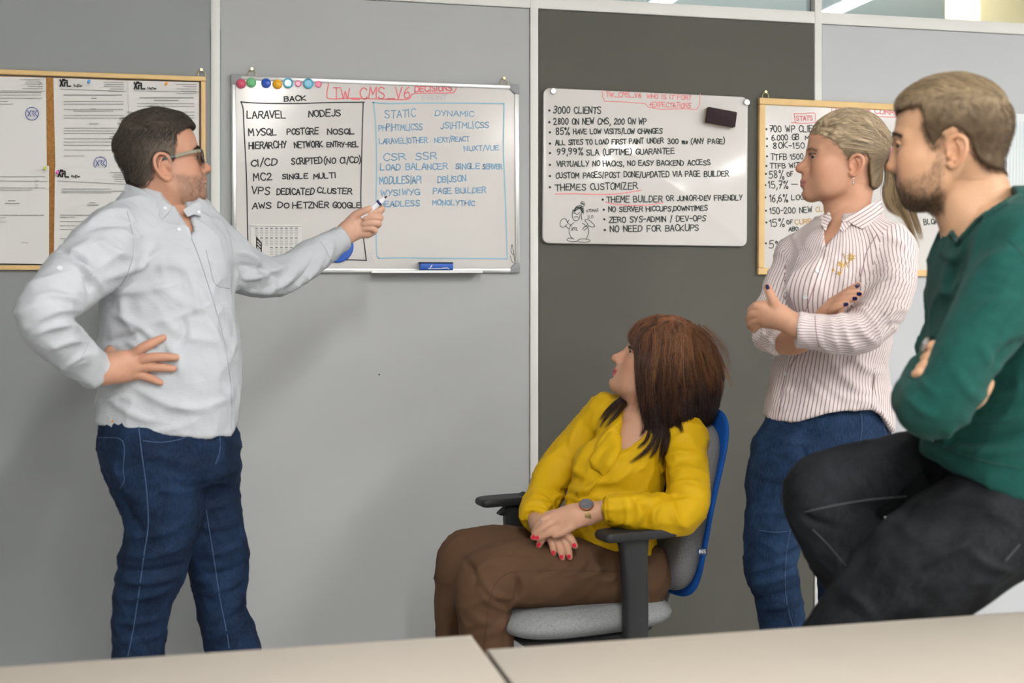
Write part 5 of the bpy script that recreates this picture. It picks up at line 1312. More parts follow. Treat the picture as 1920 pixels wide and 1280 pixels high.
# collar, placket, pocket, buttons
neckskin = Skin(*[x for x in (lambda V, F_: (V, F_))(*join([(V2, F2) for V2, F2 in ((S1.V, Fq),)] if False else [(Vh, Fh)])[:2])])
def proxy(parts, res, lo, hi):
    f = Field(lo, hi, res)
    for rows, k in parts: f.tube(rows, k)
    return f
lo, hi = g1.box(200, 320, 450, 480, -150, 150)
fc = Field(lo, hi, 0.004); fc.tube(g1.T([(296, 340, 0, 59), (292, 380, 2, 60)]), 0); fc.tube(g1.T([(320, 375, -6, 40), (340, 410, -8, 46)]), .03)
fc.loft(g1.L([(392, 262, 376, 55, 0), (410, 236, 406, 70, 0), (440, 208, 428, 92, 0), (480, 200, 436, 108, 0)]), 0.05); SC1 = Skin(*fc.mesh())
patch('collar', SC1, [(237, 345), (250, 349), (264, 355), (286, 369), (307, 381), (323, 386), (318, 398), (306, 412), (290, 401), (274, 391), (255, 379), (236, 367)], 0.004, 0.0025, M['shirt_pale'], p1, step=5)
patch('collar', SC1, [(344, 396), (356, 388), (372, 379), (376, 391), (376, 407), (362, 404), (352, 408)], 0.004, 0.0025, M['shirt_pale'], p1, step=5)
for x, y in ((311, 393), (336, 430), (370, 401)): button(SC1 if y < 420 else S1, x, y, .0045, M['pearl'], p1, lift=.006 if y < 420 else .001)
button(S1, 112, 503, .006, M['pearl'], p1)
stitch('placket', S1, [(359, 446), (372, 480), (396, 552), (418, 630), (430, 700), (434, 750), (434, 806)], .0011, M['shirt_seam'], p1)
stitch('pocket_seam', S1, [(386, 468), (394, 500), (404, 533), (430, 541)], .0009, M['shirt_seam'], p1)
stitch('shoulder_seam', S1, [(238, 396), (247, 430), (250, 470), (240, 510), (226, 535)], .001, M['shirt_seam'], p1)
stitch('cuff_seam', S1, [(148, 676), (158, 660), (166, 640)], .0008, M['shirt_seam'], p1)
stitch('cuff_seam', S1, [(600, 452), (612, 470), (622, 492)], .0008, M['shirt_seam'], p1)
# jeans
flr = floor_py(2.86)
lo, hi = g1.box(160, 750, 520, flr + 10, -220, 240)
fj = Field(lo, hi, 0.006)
fj.loft(g1.L([(765, 200, 428, 98, 0), (800, 193, 432, 104, 0), (840, 194, 438, 106, 0), (880, 216, 442, 92, 0), (900, 250, 420, 60, 0)]), p=2.3)
fj.tube(g1.T([(276, 815, -30, 78), (282, 850, -40, 86), (304, 950, -46, 70), (300, 1005, -48, 62), (286, 1060, -46, 62), (274, 1100, -42, 56), (264, 1150, -38, 50), (261, 1220, -34, 47), (262, 1330, -26, 46), (252, 1450, -14, 41), (248, flr - 40, -8, 38)]), 0.03)
fj.tube(g1.T([(360, 815, 40, 74), (364, 850, 50, 80), (386, 950, 56, 66), (402, 1005, 58, 59), (409, 1045, 58, 57), (412, 1100, 58, 50), (416, 1150, 56, 45), (432, 1200, 52, 49), (442, 1250, 50, 49), (436, 1330, 56, 45), (418, 1450, 66, 40), (408, flr - 40, 70, 37)]), 0.045)
fj.plane(g1.K(250, flr - 34), np.array([0, -1.0, 0]))
V, Fq = fj.mesh(); N = vnormals(V, Fq)
V = V + N * (0.002 * hash_noise(V * np.array([1, 1.8, 1]), 14, 4) + .0012 * hash_noise(V, 36, 5))[:, None]
V = crumple(V, N, (.95, .25, .1), .12, .035, .0065, 4); V = crumple(V, N, (.7, -.6, .2), .08, .022, .0028, 9)
V = creases(V, N, [c[:5] + (c[5] * 2.0,) + c[6:] for c in [(225, 905, 270, 1000, 7, -4, 8), (262, 845, 400, 872, 8, 3, 6), (275, 880, 420, 905, 9, 2.5, 8), (215, 860, 240, 930, 6, 4, 5), (238, 1005, 340, 985, 7, 3, 8), (226, 1040, 350, 1020, 7, 5, 10), (222, 1065, 345, 1058, 7, -5, 10), (218, 1085, 330, 1080, 7, 5, 8), (216, 1120, 320, 1100, 7, 4, 8), (216, 1165, 312, 1150, 6, 3.5, 8), (220, 1200, 305, 1185, 6, 3, 6), (375, 950, 440, 935, 7, 3, 5), (380, 990, 455, 970, 7, 3.5, 6), (378, 1040, 462, 1010, 7, 4, 8), (385, 1075, 464, 1055, 7, -4, 8), (380, 1110, 456, 1080, 7, 4, 8), (395, 1165, 452, 1120, 7, 4, 8), (405, 1195, 470, 1150, 7, 4, 8), (300, 920, 385, 910, 8, 3, 5), (255, 960, 350, 950, 9, 2, 6)]], g1.Z)
jeans1 = body_obj('jeans', V, Fq, M['denim'], p1); SJ = Skin(V, Fq)
stitch('seam', SJ, [(259, 790), (266, 850), (275, 920), (278, 985), (270, 1040), (262, 1100), (250, 1180), (240, 1230)], .0011, M['denim_seam'], p1)
stitch('seam', SJ, [(386, 955), (400, 1040), (412, 1120), (424, 1180), (430, 1215)], .0011, M['denim_seam'], p1)
stitch('pocket_edge', SJ, [(268, 826), (300, 829), (335, 824), (360, 815)], .0010, M['denim_seam'], p1)
stitch('pocket_edge', SJ, [(184, 820), (230, 826), (231, 880), (233, 900), (226, 915)], .0009, M['denim_seam'], p1)
stitch('fly_seam', SJ, [(412, 812), (412, 845), (404, 870)], .0010, M['denim_seam'], p1)
patch('leather_label', SJ, [(197, 782), (216, 786), (214, 792), (198, 790)], .001, .0012, mat('tan_leather', '#c08a3a', .6), p1, step=4)
patch('belt_loop', SJ, [(232, 780), (242, 782), (242, 796), (233, 795)], .001, .0015, M['denim'], p1, step=4)
# shoes
M['shoe_dark'] = mat('shoe_leather', '#1c1b1c', .45)
def shoe(fig, x, y, dz, ang, parent, L=0.28, mt=None):
    c = fig.K(x, y, dz); a = math.radians(ang); u = np.array([math.cos(a), 0, math.sin(a)]); up = np.array([0, 1.0, 0])
    c[1] = -CAM[2]
    f = Field(c - np.array([.24, .01, .24]), c + np.array([.24, .16, .24]), .006)
    P = lambda t, h: c + u * (t * L) + up * h
    f.tube([(*P(-.22, .040), .038), (*P(0.0, .042), .040), (*P(.35, .036), .044), (*P(.62, .030), .030)], 0, n=4)
    f.tube([(*P(-.16, .05), .036), (*P(-.14, .12), .042)], .03, n=2); f.plane(P(0, .004), np.array([0, -1.0, 0])); f.plane(P(-.14, .115), np.array([0, 1.0, 0]))
    V, Fq = f.mesh(); body_obj('shoe', V, Fq, mt or M['shoe_dark'], parent)
shoe(g1, 252, flr, -8, -15, p1); shoe(g1, 412, flr, 70, 12, p1)
# marker in the fingers
mk0, mk1 = J(678, 408, 3.318), J(719, 373, 3.312); u = (mk1 - mk0) / np.linalg.norm(mk1 - mk0); Lm = np.linalg.norm(mk1 - mk0)
mk = empty('marker_pen', W((mk0 + mk1) / 2)); tag(mk, 'white marker pen held by the man with glasses', 'marker')
d = W(mk1) - W(mk0)
MB().lathe(W(mk0), d, [(.0060, 0), (.0084, .001), (.0084, Lm * .90), (.0072, Lm * .96), (.0046, Lm), (.0040, Lm * 1.06), (.0005, Lm * 1.06)], 18).build('barrel', mat('marker_white', '#dedee6', .35), mk, smooth=True)
MB().lathe(W(mk0 + u * Lm * 1.06), d, [(.0026, 0), (.0022, .005), (.0006, .008)], 10).build('nib', INK['logo'], mk, smooth=True)
bz = W(mk0 + u * Lm * .76)
MB().lathe(bz, d, [(.00855, 0), (.00865, .0004), (.00865, .0065), (.00855, .0069)], 18).build('label_band', mat('marker_band', '#2d2f62', .4), mk, smooth=True)
# ------------------------------------------------------------------ office chair under the seated woman
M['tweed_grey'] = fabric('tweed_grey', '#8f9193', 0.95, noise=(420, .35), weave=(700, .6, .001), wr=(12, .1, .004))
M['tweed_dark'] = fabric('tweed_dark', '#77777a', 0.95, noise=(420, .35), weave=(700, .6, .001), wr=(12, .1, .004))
M['shell_blue'] = fabric('shell_blue', '#17509e', 0.7, noise=(60, .1), weave=(900, .3, .0006), wr=(12, .05, .002))
M['chair_black'] = mat('chair_black_plastic', '#232427', 0.5, noise=(80, .05))
cy = math.radians(203)
cf = np.array([math.cos(cy), 0, math.sin(cy)]); cl = np.array([-math.sin(cy), 0, math.cos(cy)]); cu = np.array([0, 1.0, 0])
sc0 = J(1062, 1144, 3.16)                        # middle of the seat, camera frame
chair = empty('office_chair', W(np.array([sc0[0], -CAM[2], sc0[2]]))); tag(chair, 'grey tweed swivel chair with cobalt blue back shell, under the seated woman', 'chair')
C3 = lambda a, b, c: sc0 + cf * a + cl * b + cu * c      # forward, left (towards the lens), up
def soft_slab(fn, hx, hy, hz, rc, name, mt, bulge=0.0, n=18, rz=None, plan_p=4):
    """cushion: superellipse plan, rounded edge; fn(a, b, c) -> camera frame"""
    V = []; Fq = []; m = 4 * n; prof = []
    rz = rz or hz
    for t in np.linspace(-math.pi / 2, math.pi / 2, 11): prof.append((1 - (1 - math.cos(t)) * rc, math.sin(t)))
    prof = [(0.02, -1), (.5, -1), (.8, -1)] + prof + [(.8, 1), (.5, 1), (.02, 1)]
    for r, h in prof:
        for q in np.linspace(0, 2 * math.pi, m, endpoint=False):
            cx, sx = math.cos(q), math.sin(q); k = (abs(cx) ** plan_p + abs(sx) ** plan_p) ** (-1 / plan_p)
            a, b = hx * r * k * cx, hy * r * k * sx
            V.append(fn(a, b, hz * h + bulge * h * (1 - min(1, (r * r)) ) ))
    for i in range(len(prof) - 1):
        for j in range(m): Fq.append((i * m + j, i * m + (j + 1) % m, (i + 1) * m + (j + 1) % m, (i + 1) * m + j))
    Fq.append(tuple(range(m - 1, -1, -1))); Fq.append(tuple((len(prof) - 1) * m + j for j in range(m)))
    mb = MB(); mb.add([W(np.array(v)) for v in V], Fq); return mb.build(name, mt, chair, smooth=True, angle=60)
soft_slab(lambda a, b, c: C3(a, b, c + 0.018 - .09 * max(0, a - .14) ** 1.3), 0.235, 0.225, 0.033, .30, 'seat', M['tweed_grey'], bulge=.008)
soft_slab(lambda a, b, c: C3(a * .9, b * .9, c - 0.026), 0.215, 0.205, 0.012, .2, 'seat_shell', M['chair_black'])
# back: cushion in front, blue shell behind; leaning back
B0 = C3(-0.222, 0.0, 0.052)
lean = math.radians(17)
bu = cu * math.cos(lean) - cf * math.sin(lean); bn = cf * math.cos(lean) + cu * math.sin(lean)
def backf(off): return lambda a, b, c: B0 + bu * (0.245 + a) + cl * (b * (1 - .12 * (a / .28))) + bn * (c + off + .10 * b * b * 1.0 - .25 * max(0, -a - .12) ** 1.5 + .02 * math.sin((a + .28) / .56 * math.pi))
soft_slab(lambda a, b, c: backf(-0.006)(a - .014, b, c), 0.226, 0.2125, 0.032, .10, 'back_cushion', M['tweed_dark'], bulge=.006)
soft_slab(backf(-0.0415), 0.250, 0.213, 0.006, .05, 'back_shell', M['shell_blue'])
MB().tube([W(B0 + bu * t - bn * o) for t, o in ((.22, .065), (.05, .075), (-.06, .06))] + [W(C3(-.10, 0, -.06)), W(C3(0, 0, -.065))], [.022, .024, .026, .026, .026], 10).build('back_bracket', M['chair_black'], chair, smooth=True)
# maker's flag on the edge of the back
tg = J(1317, 1034, 2.99); t_u = np.array([1, 0, .2]); t_u /= np.linalg.norm(t_u)
tmb = MB(); V = [W(tg + t_u * a * .0125 + cu * b * .0085 + np.array([0, 0, c])) for a in (-1, 1) for b in (-1, 1) for c in (0, .001)]
tmb.add(V, [(0, 2, 6, 4), (1, 5, 7, 3), (0, 4, 5, 1), (2, 3, 7, 6), (0, 1, 3, 2), (4, 6, 7, 5)]); tagob = tmb.build('fabric_tag', mat('tag_navy', '#1f3150', .8), chair)
st = lettering('INS', -.0085, .0035, .0085, .0035, .0085, jit=0)
vv = []; ff = []
for s_ in st:
    for a, b in zip(s_[:-1], s_[1:]):
        d_ = (b - a) / (np.hypot(*(b - a)) + 1e-9) ; n_ = np.array([-d_[1], d_[0]]) * .0007; k = len(vv)
        for p_ in (a - n_, b - n_, b + n_, a + n_): vv.append(W(tg + t_u * p_[0] - cu * p_[1] + np.array([0, 0, -.0005])))
        ff.append((k, k + 1, k + 2, k + 3))
mesh_obj('tag_lettering', vv, ff, M['paper'], tagob, smooth=False)
# armrests
for sgn, b in (('near', 0.272), ('far', -0.272)):
    padc = (-0.055 if sgn == 'near' else .012, b, 0.245); hl0 = .098 if sgn == 'near' else .125
    arm = soft_slab(lambda a, q, c: C3(padc[0] + a, padc[1] + q, padc[2] + c - .10 * max(0, a - .05) ** 1.5), hl0, 0.038, 0.0105, .07, 'armrest_pad', M['chair_black'], plan_p=8)
    MBp = MB()
    rows = [(-.045, b, .236, .018, .042), (-.047, b, .215, .020, .036), (-.048, b, .17, .021, .032), (-.052, b, .06, .021, .030), (-.05, b, -.03, .021, .031), (-.045, b * .98, -.062, .022, .032), (-.04, b * .82, -.076, .014, .030), (-.03, b * .4, -.072, .012, .030)]
    rows = [(a if sgn == 'near' else a + .075, *q_) for a, *q_ in rows]
    if sgn == 'far': rows[0] = (.040, b, .236, .018, .050)
    R_ = catmull(rows, 4); rings = []
    for i, (a, q, c, hw_, hl_) in enumerate(R_):
        t = R_[min(i + 1, len(R_) - 1), :3] - R_[max(i - 1, 0), :3]; t /= np.linalg.norm(t)
        e1 = np.array([1.0, 0, 0]); e1 = e1 - t * (e1 @ t); e1 /= np.linalg.norm(e1); e2 = np.cross(t, e1)
        rings.append([W(C3(*(np.array([a, q, c]) + e1 * hl_ * math.copysign(abs(math.cos(w)) ** .5, math.cos(w)) + e2 * hw_ * math.copysign(abs(math.sin(w)) ** .5, math.sin(w))))) for w in np.linspace(0, 2 * math.pi, 16, endpoint=False)])
    V = [p for r in rings for p in r]; m = 16
    MBp.add(V, [(i * m + j, i * m + (j + 1) % m, (i + 1) * m + (j + 1) % m, (i + 1) * m + j) for i in range(len(rings) - 1) for j in range(m)] + [tuple(range(m)), tuple((len(rings) - 1) * m + j for j in range(m))])
    MBp.build('armrest_post', M['chair_black'], chair, smooth=True)
# mechanism, column, star base and castors
fbx = lambda p: W(C3(*p))
MB().box((-.12, -.09, -.085), (.12, .09, -.045), fr=fbx).build('tilt_mechanism', M['chair_black'], chair, bevel=.012)
hgt = sc0[1] + CAM[2]
MB().lathe(W(C3(0, 0, -.085)), (0, 0, -1), [(.026, 0), (.026, .14), (.018, .142), (.018, hgt - .085 - .09)], 18).build('gas_column', M['chair_black'], chair, smooth=True)
hub = np.array([sc0[0], -CAM[2] + .085, sc0[2]])
MB().lathe(W(hub + cu * .03), (0, 0, -1), [(.03, 0), (.04, .01), (.042, .05), (.03, .06)], 18).build('base_hub', M['chair_black'], chair, smooth=True)
for k in range(5):
    a = math.radians(72 * k + 62); d = np.array([math.cos(a), 0, math.sin(a)]); sd_ = np.array([-math.sin(a), 0, math.cos(a)])
    MB().tube([W(hub + d * .02), W(hub + d * .16 - cu * .008), W(hub + d * .29 - cu * .022)], [.022, .018, .014], 8).build('base_arm', M['chair_black'], chair, smooth=True)
    cc_ = hub + d * .29; cc_[1] = -CAM[2] + .0275
    w_ = W(cc_); MB().lathe(w_ - (W(cc_ + sd_ * .018) - w_), W(cc_ + sd_) - w_, [(.018, 0), (.027, .002), (.027, .015), (.02, .018), (.027, .021), (.027, .034), (.018, .036)], 16).build('castor', M['chair_black'], chair, smooth=True)
# ------------------------------------------------------------------ seated woman in the yellow blouse
M['blouse_yellow'] = fabric('blouse_yellow', (0.575, 0.35, 0.004), 0.6, noise=(6, .04), weave=(1200, .15, .0004), wr=(18, .35, .006))
M['trouser_brown'] = fabric('trouser_brown', '#57402f', 0.8, noise=(10, .08), weave=(1200, .25, .0005), wr=(20, .25, .005))
M['nail_red'] = mat('nail_polish_red', '#d01f3c', 0.2, coat=.6)
SK2 = (0.51, 0.285, 0.19)
g2 = Fig(3.20); p2 = person(g2, 1120, 0, 'auburn-haired woman in a yellow blouse, seated with hands in her lap')
lo, hi = g2.box(950, 730, 1370, 1120, -260, 200)
R5 = 0.005
fs = Field(lo, hi, R5)
fs.loft(g2.L([(768, 1165, 1245, 46, 8), (790, 1128, 1284, 60, -4), (850, 1108, 1266, 70, -22), (920, 1066, 1244, 74, -36), (985, 1060, 1230, 76, -42), (1040, 1074, 1234, 78, -44), (1095, 1100, 1246, 78, -44)]), p=2.2)
fs.tube(g2.T([(1136, 776, 50, 33), (1200, 786, 0, 38), (1286, 822, -60, 40)]), .04)
fs.ball(g2.K(1172, 888, -70), (50 * g2.u, 44 * g2.u, 40 * g2.u), .03); fs.ball(g2.K(1116, 872, -30), (40 * g2.u, 42 * g2.u, 42 * g2.u), .03)
fs.ball(g2.K(1150, 985, -66), (70 * g2.u, 52 * g2.u, 50 * g2.u), .03)
fa = Field(lo, hi, R5)
fa.tube(g2.T([(1130, 775, 55, 35), (1078, 840, 62, 37), (1036, 895, 40, 36), (1018, 932, 10, 33), (1003, 962, -40, 27), (1004, 976, -60, 25)]), 0)
a, b = g2.K(1010, 950, -20), g2.K(1004, 977, -62); fa.plane(b, b - a, .003, within=(b - .06, b + .06))
fb = Field(lo, hi, R5)
fb.tube(g2.T([(1282, 824, -64, 38), (1288, 880, -105, 37), (1290, 935, -140, 39), (1270, 965, -160, 37), (1215, 962, -178, 35), (1165, 957, -180, 31), (1146, 955, -176, 27), (1134, 954, -172, 28)]), 0)
a, b = g2.K(1165, 957, -180), g2.K(1137, 954, -173); fb.plane(b, b - a, .003, within=(b - .05, b + .05))
fs.plane(g2.K(1160, 1050, -60), np.array([-.40, -.92, -.1]), .004)
fs.D = smin(fs.D, fa.D, .03); fs.D = smin(fs.D, fb.D, .022)
carve(fs, [(1180, 735), (1166, 780), (1162, 806), (1165, 847), (1190, 832), (1210, 816), (1240, 775), (1225, 735)], g2.Z + .03, .003)
V, Fq = fs.mesh(); N = vnormals(V, Fq)
V = V + N * (0.0018 * hash_noise(V * np.array([1, 1.3, 1]), 15, 2) + 0.001 * hash_noise(V, 36, 7))[:, None]
V = crumple(V, N, (.6, .75, .1), .14, .034, .0058, 5); V = crumple(V, N, (.9, -.2, .2), .08, .024, .0026, 9)
V = creases(V, N, [c[:5] + (c[5] * 2.3,) + c[6:] for c in [(1045, 912, 1110, 925, 6, -6, 10), (1040, 930, 1130, 900, 6, 5, 10), (1055, 945, 1085, 985, 6, 5, -8), (1068, 940, 1110, 990, 6, -4, -8), (1060, 850, 1110, 900, 7, 3.5, 8), (1120, 905, 1190, 870, 7, 4, 12), (1100, 925, 1200, 930, 8, 4, 12), (1110, 950, 1240, 925, 8, 3, 14), (1230, 840, 1246, 930, 6, -6, -8), (1252, 860, 1290, 850, 6, 4, -5), (1250, 890, 1305, 880, 6, 4, -6), (1255, 915, 1310, 905, 6, 4, -6), (1256, 935, 1308, 930, 5, -3, -6), (1240, 945, 1225, 985, 6, 5, 8), (1262, 945, 1290, 990, 7, 4, 8), (1190, 940, 1190, 985, 5, 5, -8), (1206, 945, 1210, 985, 5, -4, -5), (1170, 935, 1174, 985, 5, 4, -5), (1090, 1000, 1180, 1020, 8, 4, 10), (1100, 1015, 1225, 1060, 8, 3.5, 10), (1180, 990, 1235, 1050, 8, 3, 10), (1150, 800, 1120, 860, 6, 4, 6), (1138, 800, 1105, 850, 6, -3, 6), (1085, 800, 1070, 840, 6, 3, 4), (1155, 850, 1140, 880, 5, 4), (1000, 940, 1045, 960, 5, 3.5, -5), (992, 955, 1035, 972, 5, 3, -5)] + [(1150 + k * 0, 940 + k * 7, 1137, 941 + k * 6, 2.2, 2.5) for k in range(6)] + [(986 + k * 7, 966, 994 + k * 5, 980, 2.2, 2.5) for k in range(6)]], g2.Z)
body_obj('blouse', V, Fq, M['blouse_yellow'], p2); S2 = Skin(V, Fq); S2F = Fq; FB2 = fs
patch('ruffle', S2, [(1166, 786), (1163, 806), (1165, 842), (1152, 868), (1134, 893), (1122, 884), (1110, 878), (1104, 862), (1124, 836), (1146, 806)], .002, .003, M['blouse_yellow'], p2, step=5, puff=.006)
stitch('wrap_edge', S2, [(1165, 848), (1140, 880), (1118, 905), (1100, 926)], .0022, M['blouse_yellow'], p2)
stitch('neckline', S2, [(1166, 848), (1190, 834), (1212, 817), (1232, 792)], .0022, M['blouse_yellow'], p2)
stitch('cuff_band', S2, [(1139, 928), (1135, 945), (1136, 965), (1140, 982)], .0028, M['blouse_yellow'], p2)
# trousers
flr = floor_py(3.10)
lo, hi = g2.box(800, 985, 1290, flr + 12, -260, 170)
ft = Field(lo, hi, .0055)
ft.loft(g2.L([(1030, 1112, 1220, 56, -40), (1055, 1106, 1230, 66, -42), (1085, 1106, 1240, 70, -42), (1120, 1120, 1240, 68, -40)]))
near = [(1195, 1072, -64, 62), (1100, 1072, -100, 62), (1000, 1074, -140, 58), (935, 1078, -160, 56), (906, 1102, -166, 50), (908, 1160, -158, 46), (917, 1225, -146, 45), (924, 1340, -128, 40), (930, flr - 32, -112, 34)]
far = [(1150, 1048, 40, 60), (1000, 1043, 10, 56), (905, 1040, -6, 54), (866, 1052, -10, 48), (856, 1110, -10, 41), (858, 1200, -2, 40), (864, 1330, 10, 37), (868, flr - 34, 18, 33)]
ft.tube(g2.T(near), .02); ft.tube(g2.T(far), .02); ft.plane(g2.K(900, flr - 30), np.array([0, -1.0, 0]))
V, Fq = ft.mesh(); N = vnormals(V, Fq)
V = V + N * (0.0016 * hash_noise(V, 14, 4) + .0008 * hash_noise(V, 40, 5))[:, None]
V = crumple(V, N, (.5, .8, .1), .10, .035, .0048, 6)
V = creases(V, N, [c[:5] + (c[5] * 1.8,) + c[6:] for c in [(955, 1130, 968, 1080, 6, -7, 8), (945, 1145, 962, 1100, 6, 6, 6), (905, 1090, 960, 1120, 7, 4, 10), (900, 1110, 955, 1140, 7, 3.5, 8), (890, 1070, 940, 1060, 8, 3, -8), (1000, 1070, 1040, 1045, 6, 3.5, 5), (1030, 1075, 1070, 1048, 6, 3.5, 5), (1060, 1078, 1100, 1052, 6, 3.5, 5), (1090, 1085, 1140, 1050, 7, 4, 6), (1120, 1090, 1180, 1065, 7, 4, 6), (870, 1050, 890, 1100, 6, -5, -8), (880, 1150, 940, 1170, 8, 2.5, 6), (905, 1190, 955, 1160, 8, 2.5, 5), (960, 1150, 930, 1190, 6, 3, 5)]], g2.Z)
body_obj('trousers', V, Fq, M['trouser_brown'], p2); ST2 = Skin(V, Fq)
stitch('seam', ST2, [(1170, 1072), (1080, 1070), (990, 1070), (945, 1078), (922, 1110), (914, 1160), (908, 1210)], .0010, mat('trouser_seam', '#4a3628', .85), p2)
shoe(g2, 912, flr, -120, 200, p2, .25); shoe(g2, 856, flr, 10, 200, p2, .25)
# head, neck, chest
H2 = Head(g2.K(1236, 680), rotmat(175, 24), .985, fem=1.0, nose=(0.120, -0.038), mouth=(0.1005, -0.0685), chin=(0.0800, -0.0985), brow=.0065, lip=.86, smile=.0022, jaw=.96, nosew=.9, open=.0050, bottom=-.205, has_ears=False)
H2.neck([(*g2.K(1232, 725, 4), 40 * g2.u), (*g2.K(1222, 765, 4), 39 * g2.u), (*g2.K(1214, 800, 0), 46 * g2.u)], .035)
H2.neck([(*g2.K(1185, 728, 0), 22 * g2.u), (*g2.K(1205, 750, 0), 30 * g2.u)], .03)
Vh, Fh, Ch = H2.finish(SK2, (0.44, .075, .085), blush=(1.02, .84, .80))
ey = H2.eyeballs((.07, .05, .04), (.78, .62, .08))
inner = Field(g2.box(950, 730, 1370, 1120, -260, 200)[0], g2.box(950, 730, 1370, 1120, -260, 200)[1], .006)
inner.loft(g2.L([(778, 1172, 1240, 42, 8), (795, 1145, 1268, 50, -4), (850, 1122, 1252, 58, -22), (920, 1098, 1230, 62, -36), (985, 1086, 1216, 64, -42), (1060, 1100, 1222, 64, -44)]), p=2.2)
inner.tube(g2.T([(1140, 786, 48, 25), (1200, 794, 0, 30), (1282, 832, -58, 30)]), .04)
inner.tube(g2.T([(1214, 770, 4, 38), (1205, 805, -14, 42)]), .04); inner.ball(g2.K(1166, 872, -54), 40 * g2.u, .03)
inner.tube(g2.T([(1132, 782, 55, 26), (1078, 840, 62, 28), (1036, 895, 40, 26), (1018, 932, 10, 22), (1006, 972, -55, 17), (1012, 990, -75, 17)]), .02)
inner.tube(g2.T([(1284, 826, -64, 30), (1292, 880, -105, 29), (1280, 950, -150, 25), (1215, 960, -176, 24), (1146, 956, -176, 18), (1118, 958, -172, 17)]), .02)
Vi, Fi = inner.mesh(); n_ = hash_noise(Vi, 90, 3); Ci = np.tile(np.array(SK2), (len(Vi), 1)) * (1 + .03 * n_)[:, None]
# near hand resting on the far one
fin = [[(1052, 985, -182, 8.2), (1036, 994, -186, 7.6), (1020, 1002, -184, 6.8), (1007, 1008, -180, 5.4)], [(1042, 976, -180, 8), (1024, 984, -186, 7.4), (1010, 996, -184, 6.6), (1000, 1007, -180, 5.2)], [(1038, 968, -176, 7.8), (1020, 974, -178, 7.2), (1008, 986, -174, 6.2), (1001, 998, -168, 5)], [(1040, 962, -168, 7), (1024, 966, -166, 6.2), (1014, 976, -160, 5.4), (1008, 986, -155, 4.8)]]
thb = [(1082, 978, -186, 9), (1066, 990, -190, 8), (1052, 998, -190, 7), (1040, 1003, -188, 5.6)]
palm = [[(1136, 957, -174, 16), (1110, 962, -176, 15.5), (1084, 966, -178, 15), (1054, 980, -180, 11)], [(1112, 958, -174, 15), (1080, 962, -176, 14), (1044, 974, -178, 10.5)], [(1090, 960, -172, 13), (1062, 962, -172, 12), (1042, 967, -172, 10)], [(1100, 970, -178, 13), (1082, 977, -184, 11)]]
HA = hand_mesh(hand_field(g2, fin + [thb], palm=palm), SK2)
fin2 = [[(1030, 1004, -160, 8), (1036, 1018, -172, 7.4), (1038, 1029, -174, 6.6), (1038, 1037, -172, 5.2)], [(1040, 1002, -164, 8), (1047, 1020, -176, 7.4), (1052, 1035, -178, 6.6), (1054, 1045, -176, 5.2)], [(1050, 1000, -166, 8), (1060, 1018, -178, 7.4), (1066, 1034, -178, 6.6), (1068, 1044, -176, 5.2)], [(1022, 1002, -154, 7), (1016, 1012, -164, 6.4), (1012, 1018, -166, 5.8), (1010, 1023, -164, 5)]]
thb2 = [(1046, 994, -168, 9), (1062, 1002, -178, 8), (1072, 1013, -180, 7), (1078, 1023, -178, 5.4)]
palm2 = [[(1004, 972, -62, 15), (1014, 988, -110, 15), (1030, 1000, -150, 12)], [(1010, 984, -90, 14), (1032, 996, -140, 13), (1046, 1000, -160, 11)], [(1012, 988, -110, 13), (1022, 1000, -150, 10)]]
HB = hand_mesh(hand_field(g2, fin2 + [thb2], palm=palm2), SK2)
VV, FF, CC = join([(Vh, Fh, Ch), *ey, (Vi, Fi, Ci), HA, HB]); body_obj('body', VV, FF, M['skin'], p2, CC)
SA, SB = Skin(*HA[:2]), Skin(*HB[:2])
for S_, x, y, a in ((SA, 1006.5, 1008, 145), (SA, 999.5, 1006.5, 130), (SB, 1037.5, 1036, 88), (SB, 1053, 1044, 78), (SB, 1067, 1043.5, 82), (SB, 1010.5, 1021, 120), (SB, 1077, 1022, 60)): nail('fingernail', S_, x, y, a, 6.5, 8.5, M['nail_red'], p2)
# hair
out2 = [(1176, 624), (1184, 634), (1194, 644), (1199, 664), (1199, 690), (1201, 720), (1207, 752), (1206, 790), (1216, 826), (1262, 834), (1318, 800), (1360, 760), (1372, 690), (1350, 610), (1280, 560), (1200, 570), (1160, 612)]
th2_ = [(1185, 625, .010), (1205, 606, .013), (1245, 598, .015), (1295, 612, .020), (1330, 655, .027), (1345, 700, .036), (1335, 750, .056), (1320, 795, .066), (1280, 820, .026), (1240, 822, .018), (1215, 790, .012), (1205, 750, .012), (1200, 700, .016), (1215, 660, .018), (1260, 680, .026), (1290, 730, .03), (1195, 650, .012)]
cap2 = Cap(H2, g2, out2, th2_, res=.0026, grow_box=.09, k=.012)
for rows in ([(1220, 640, -40, 22), (1222, 690, -58, 24), (1226, 750, -62, 24), (1232, 800, -66, 16), (1234, 826, -70, 5)], [(1258, 630, -50, 30), (1268, 700, -66, 34), (1268, 770, -66, 30), (1262, 812, -66, 16), (1258, 836, -70, 5)], [(1296, 650, 0, 32), (1316, 690, 0, 36), (1310, 760, -10, 32), (1300, 800, -24, 18), (1296, 822, -36, 6)], [(1282, 662, 34, 38), (1296, 740, 30, 44), (1288, 800, 20, 28)], [(1298, 656, -30, 26), (1318, 700, -34, 30), (1312, 760, -36, 24), (1300, 806, -44, 10)]):
    P_ = np.array(g2.T(rows)); cap2.f.tube(np.hstack([H2.loc(P_[:, :3]), P_[:, 3:] / H2.sc]), .016)
dn = -(H2.R @ np.array([0, 1.0, 0]))
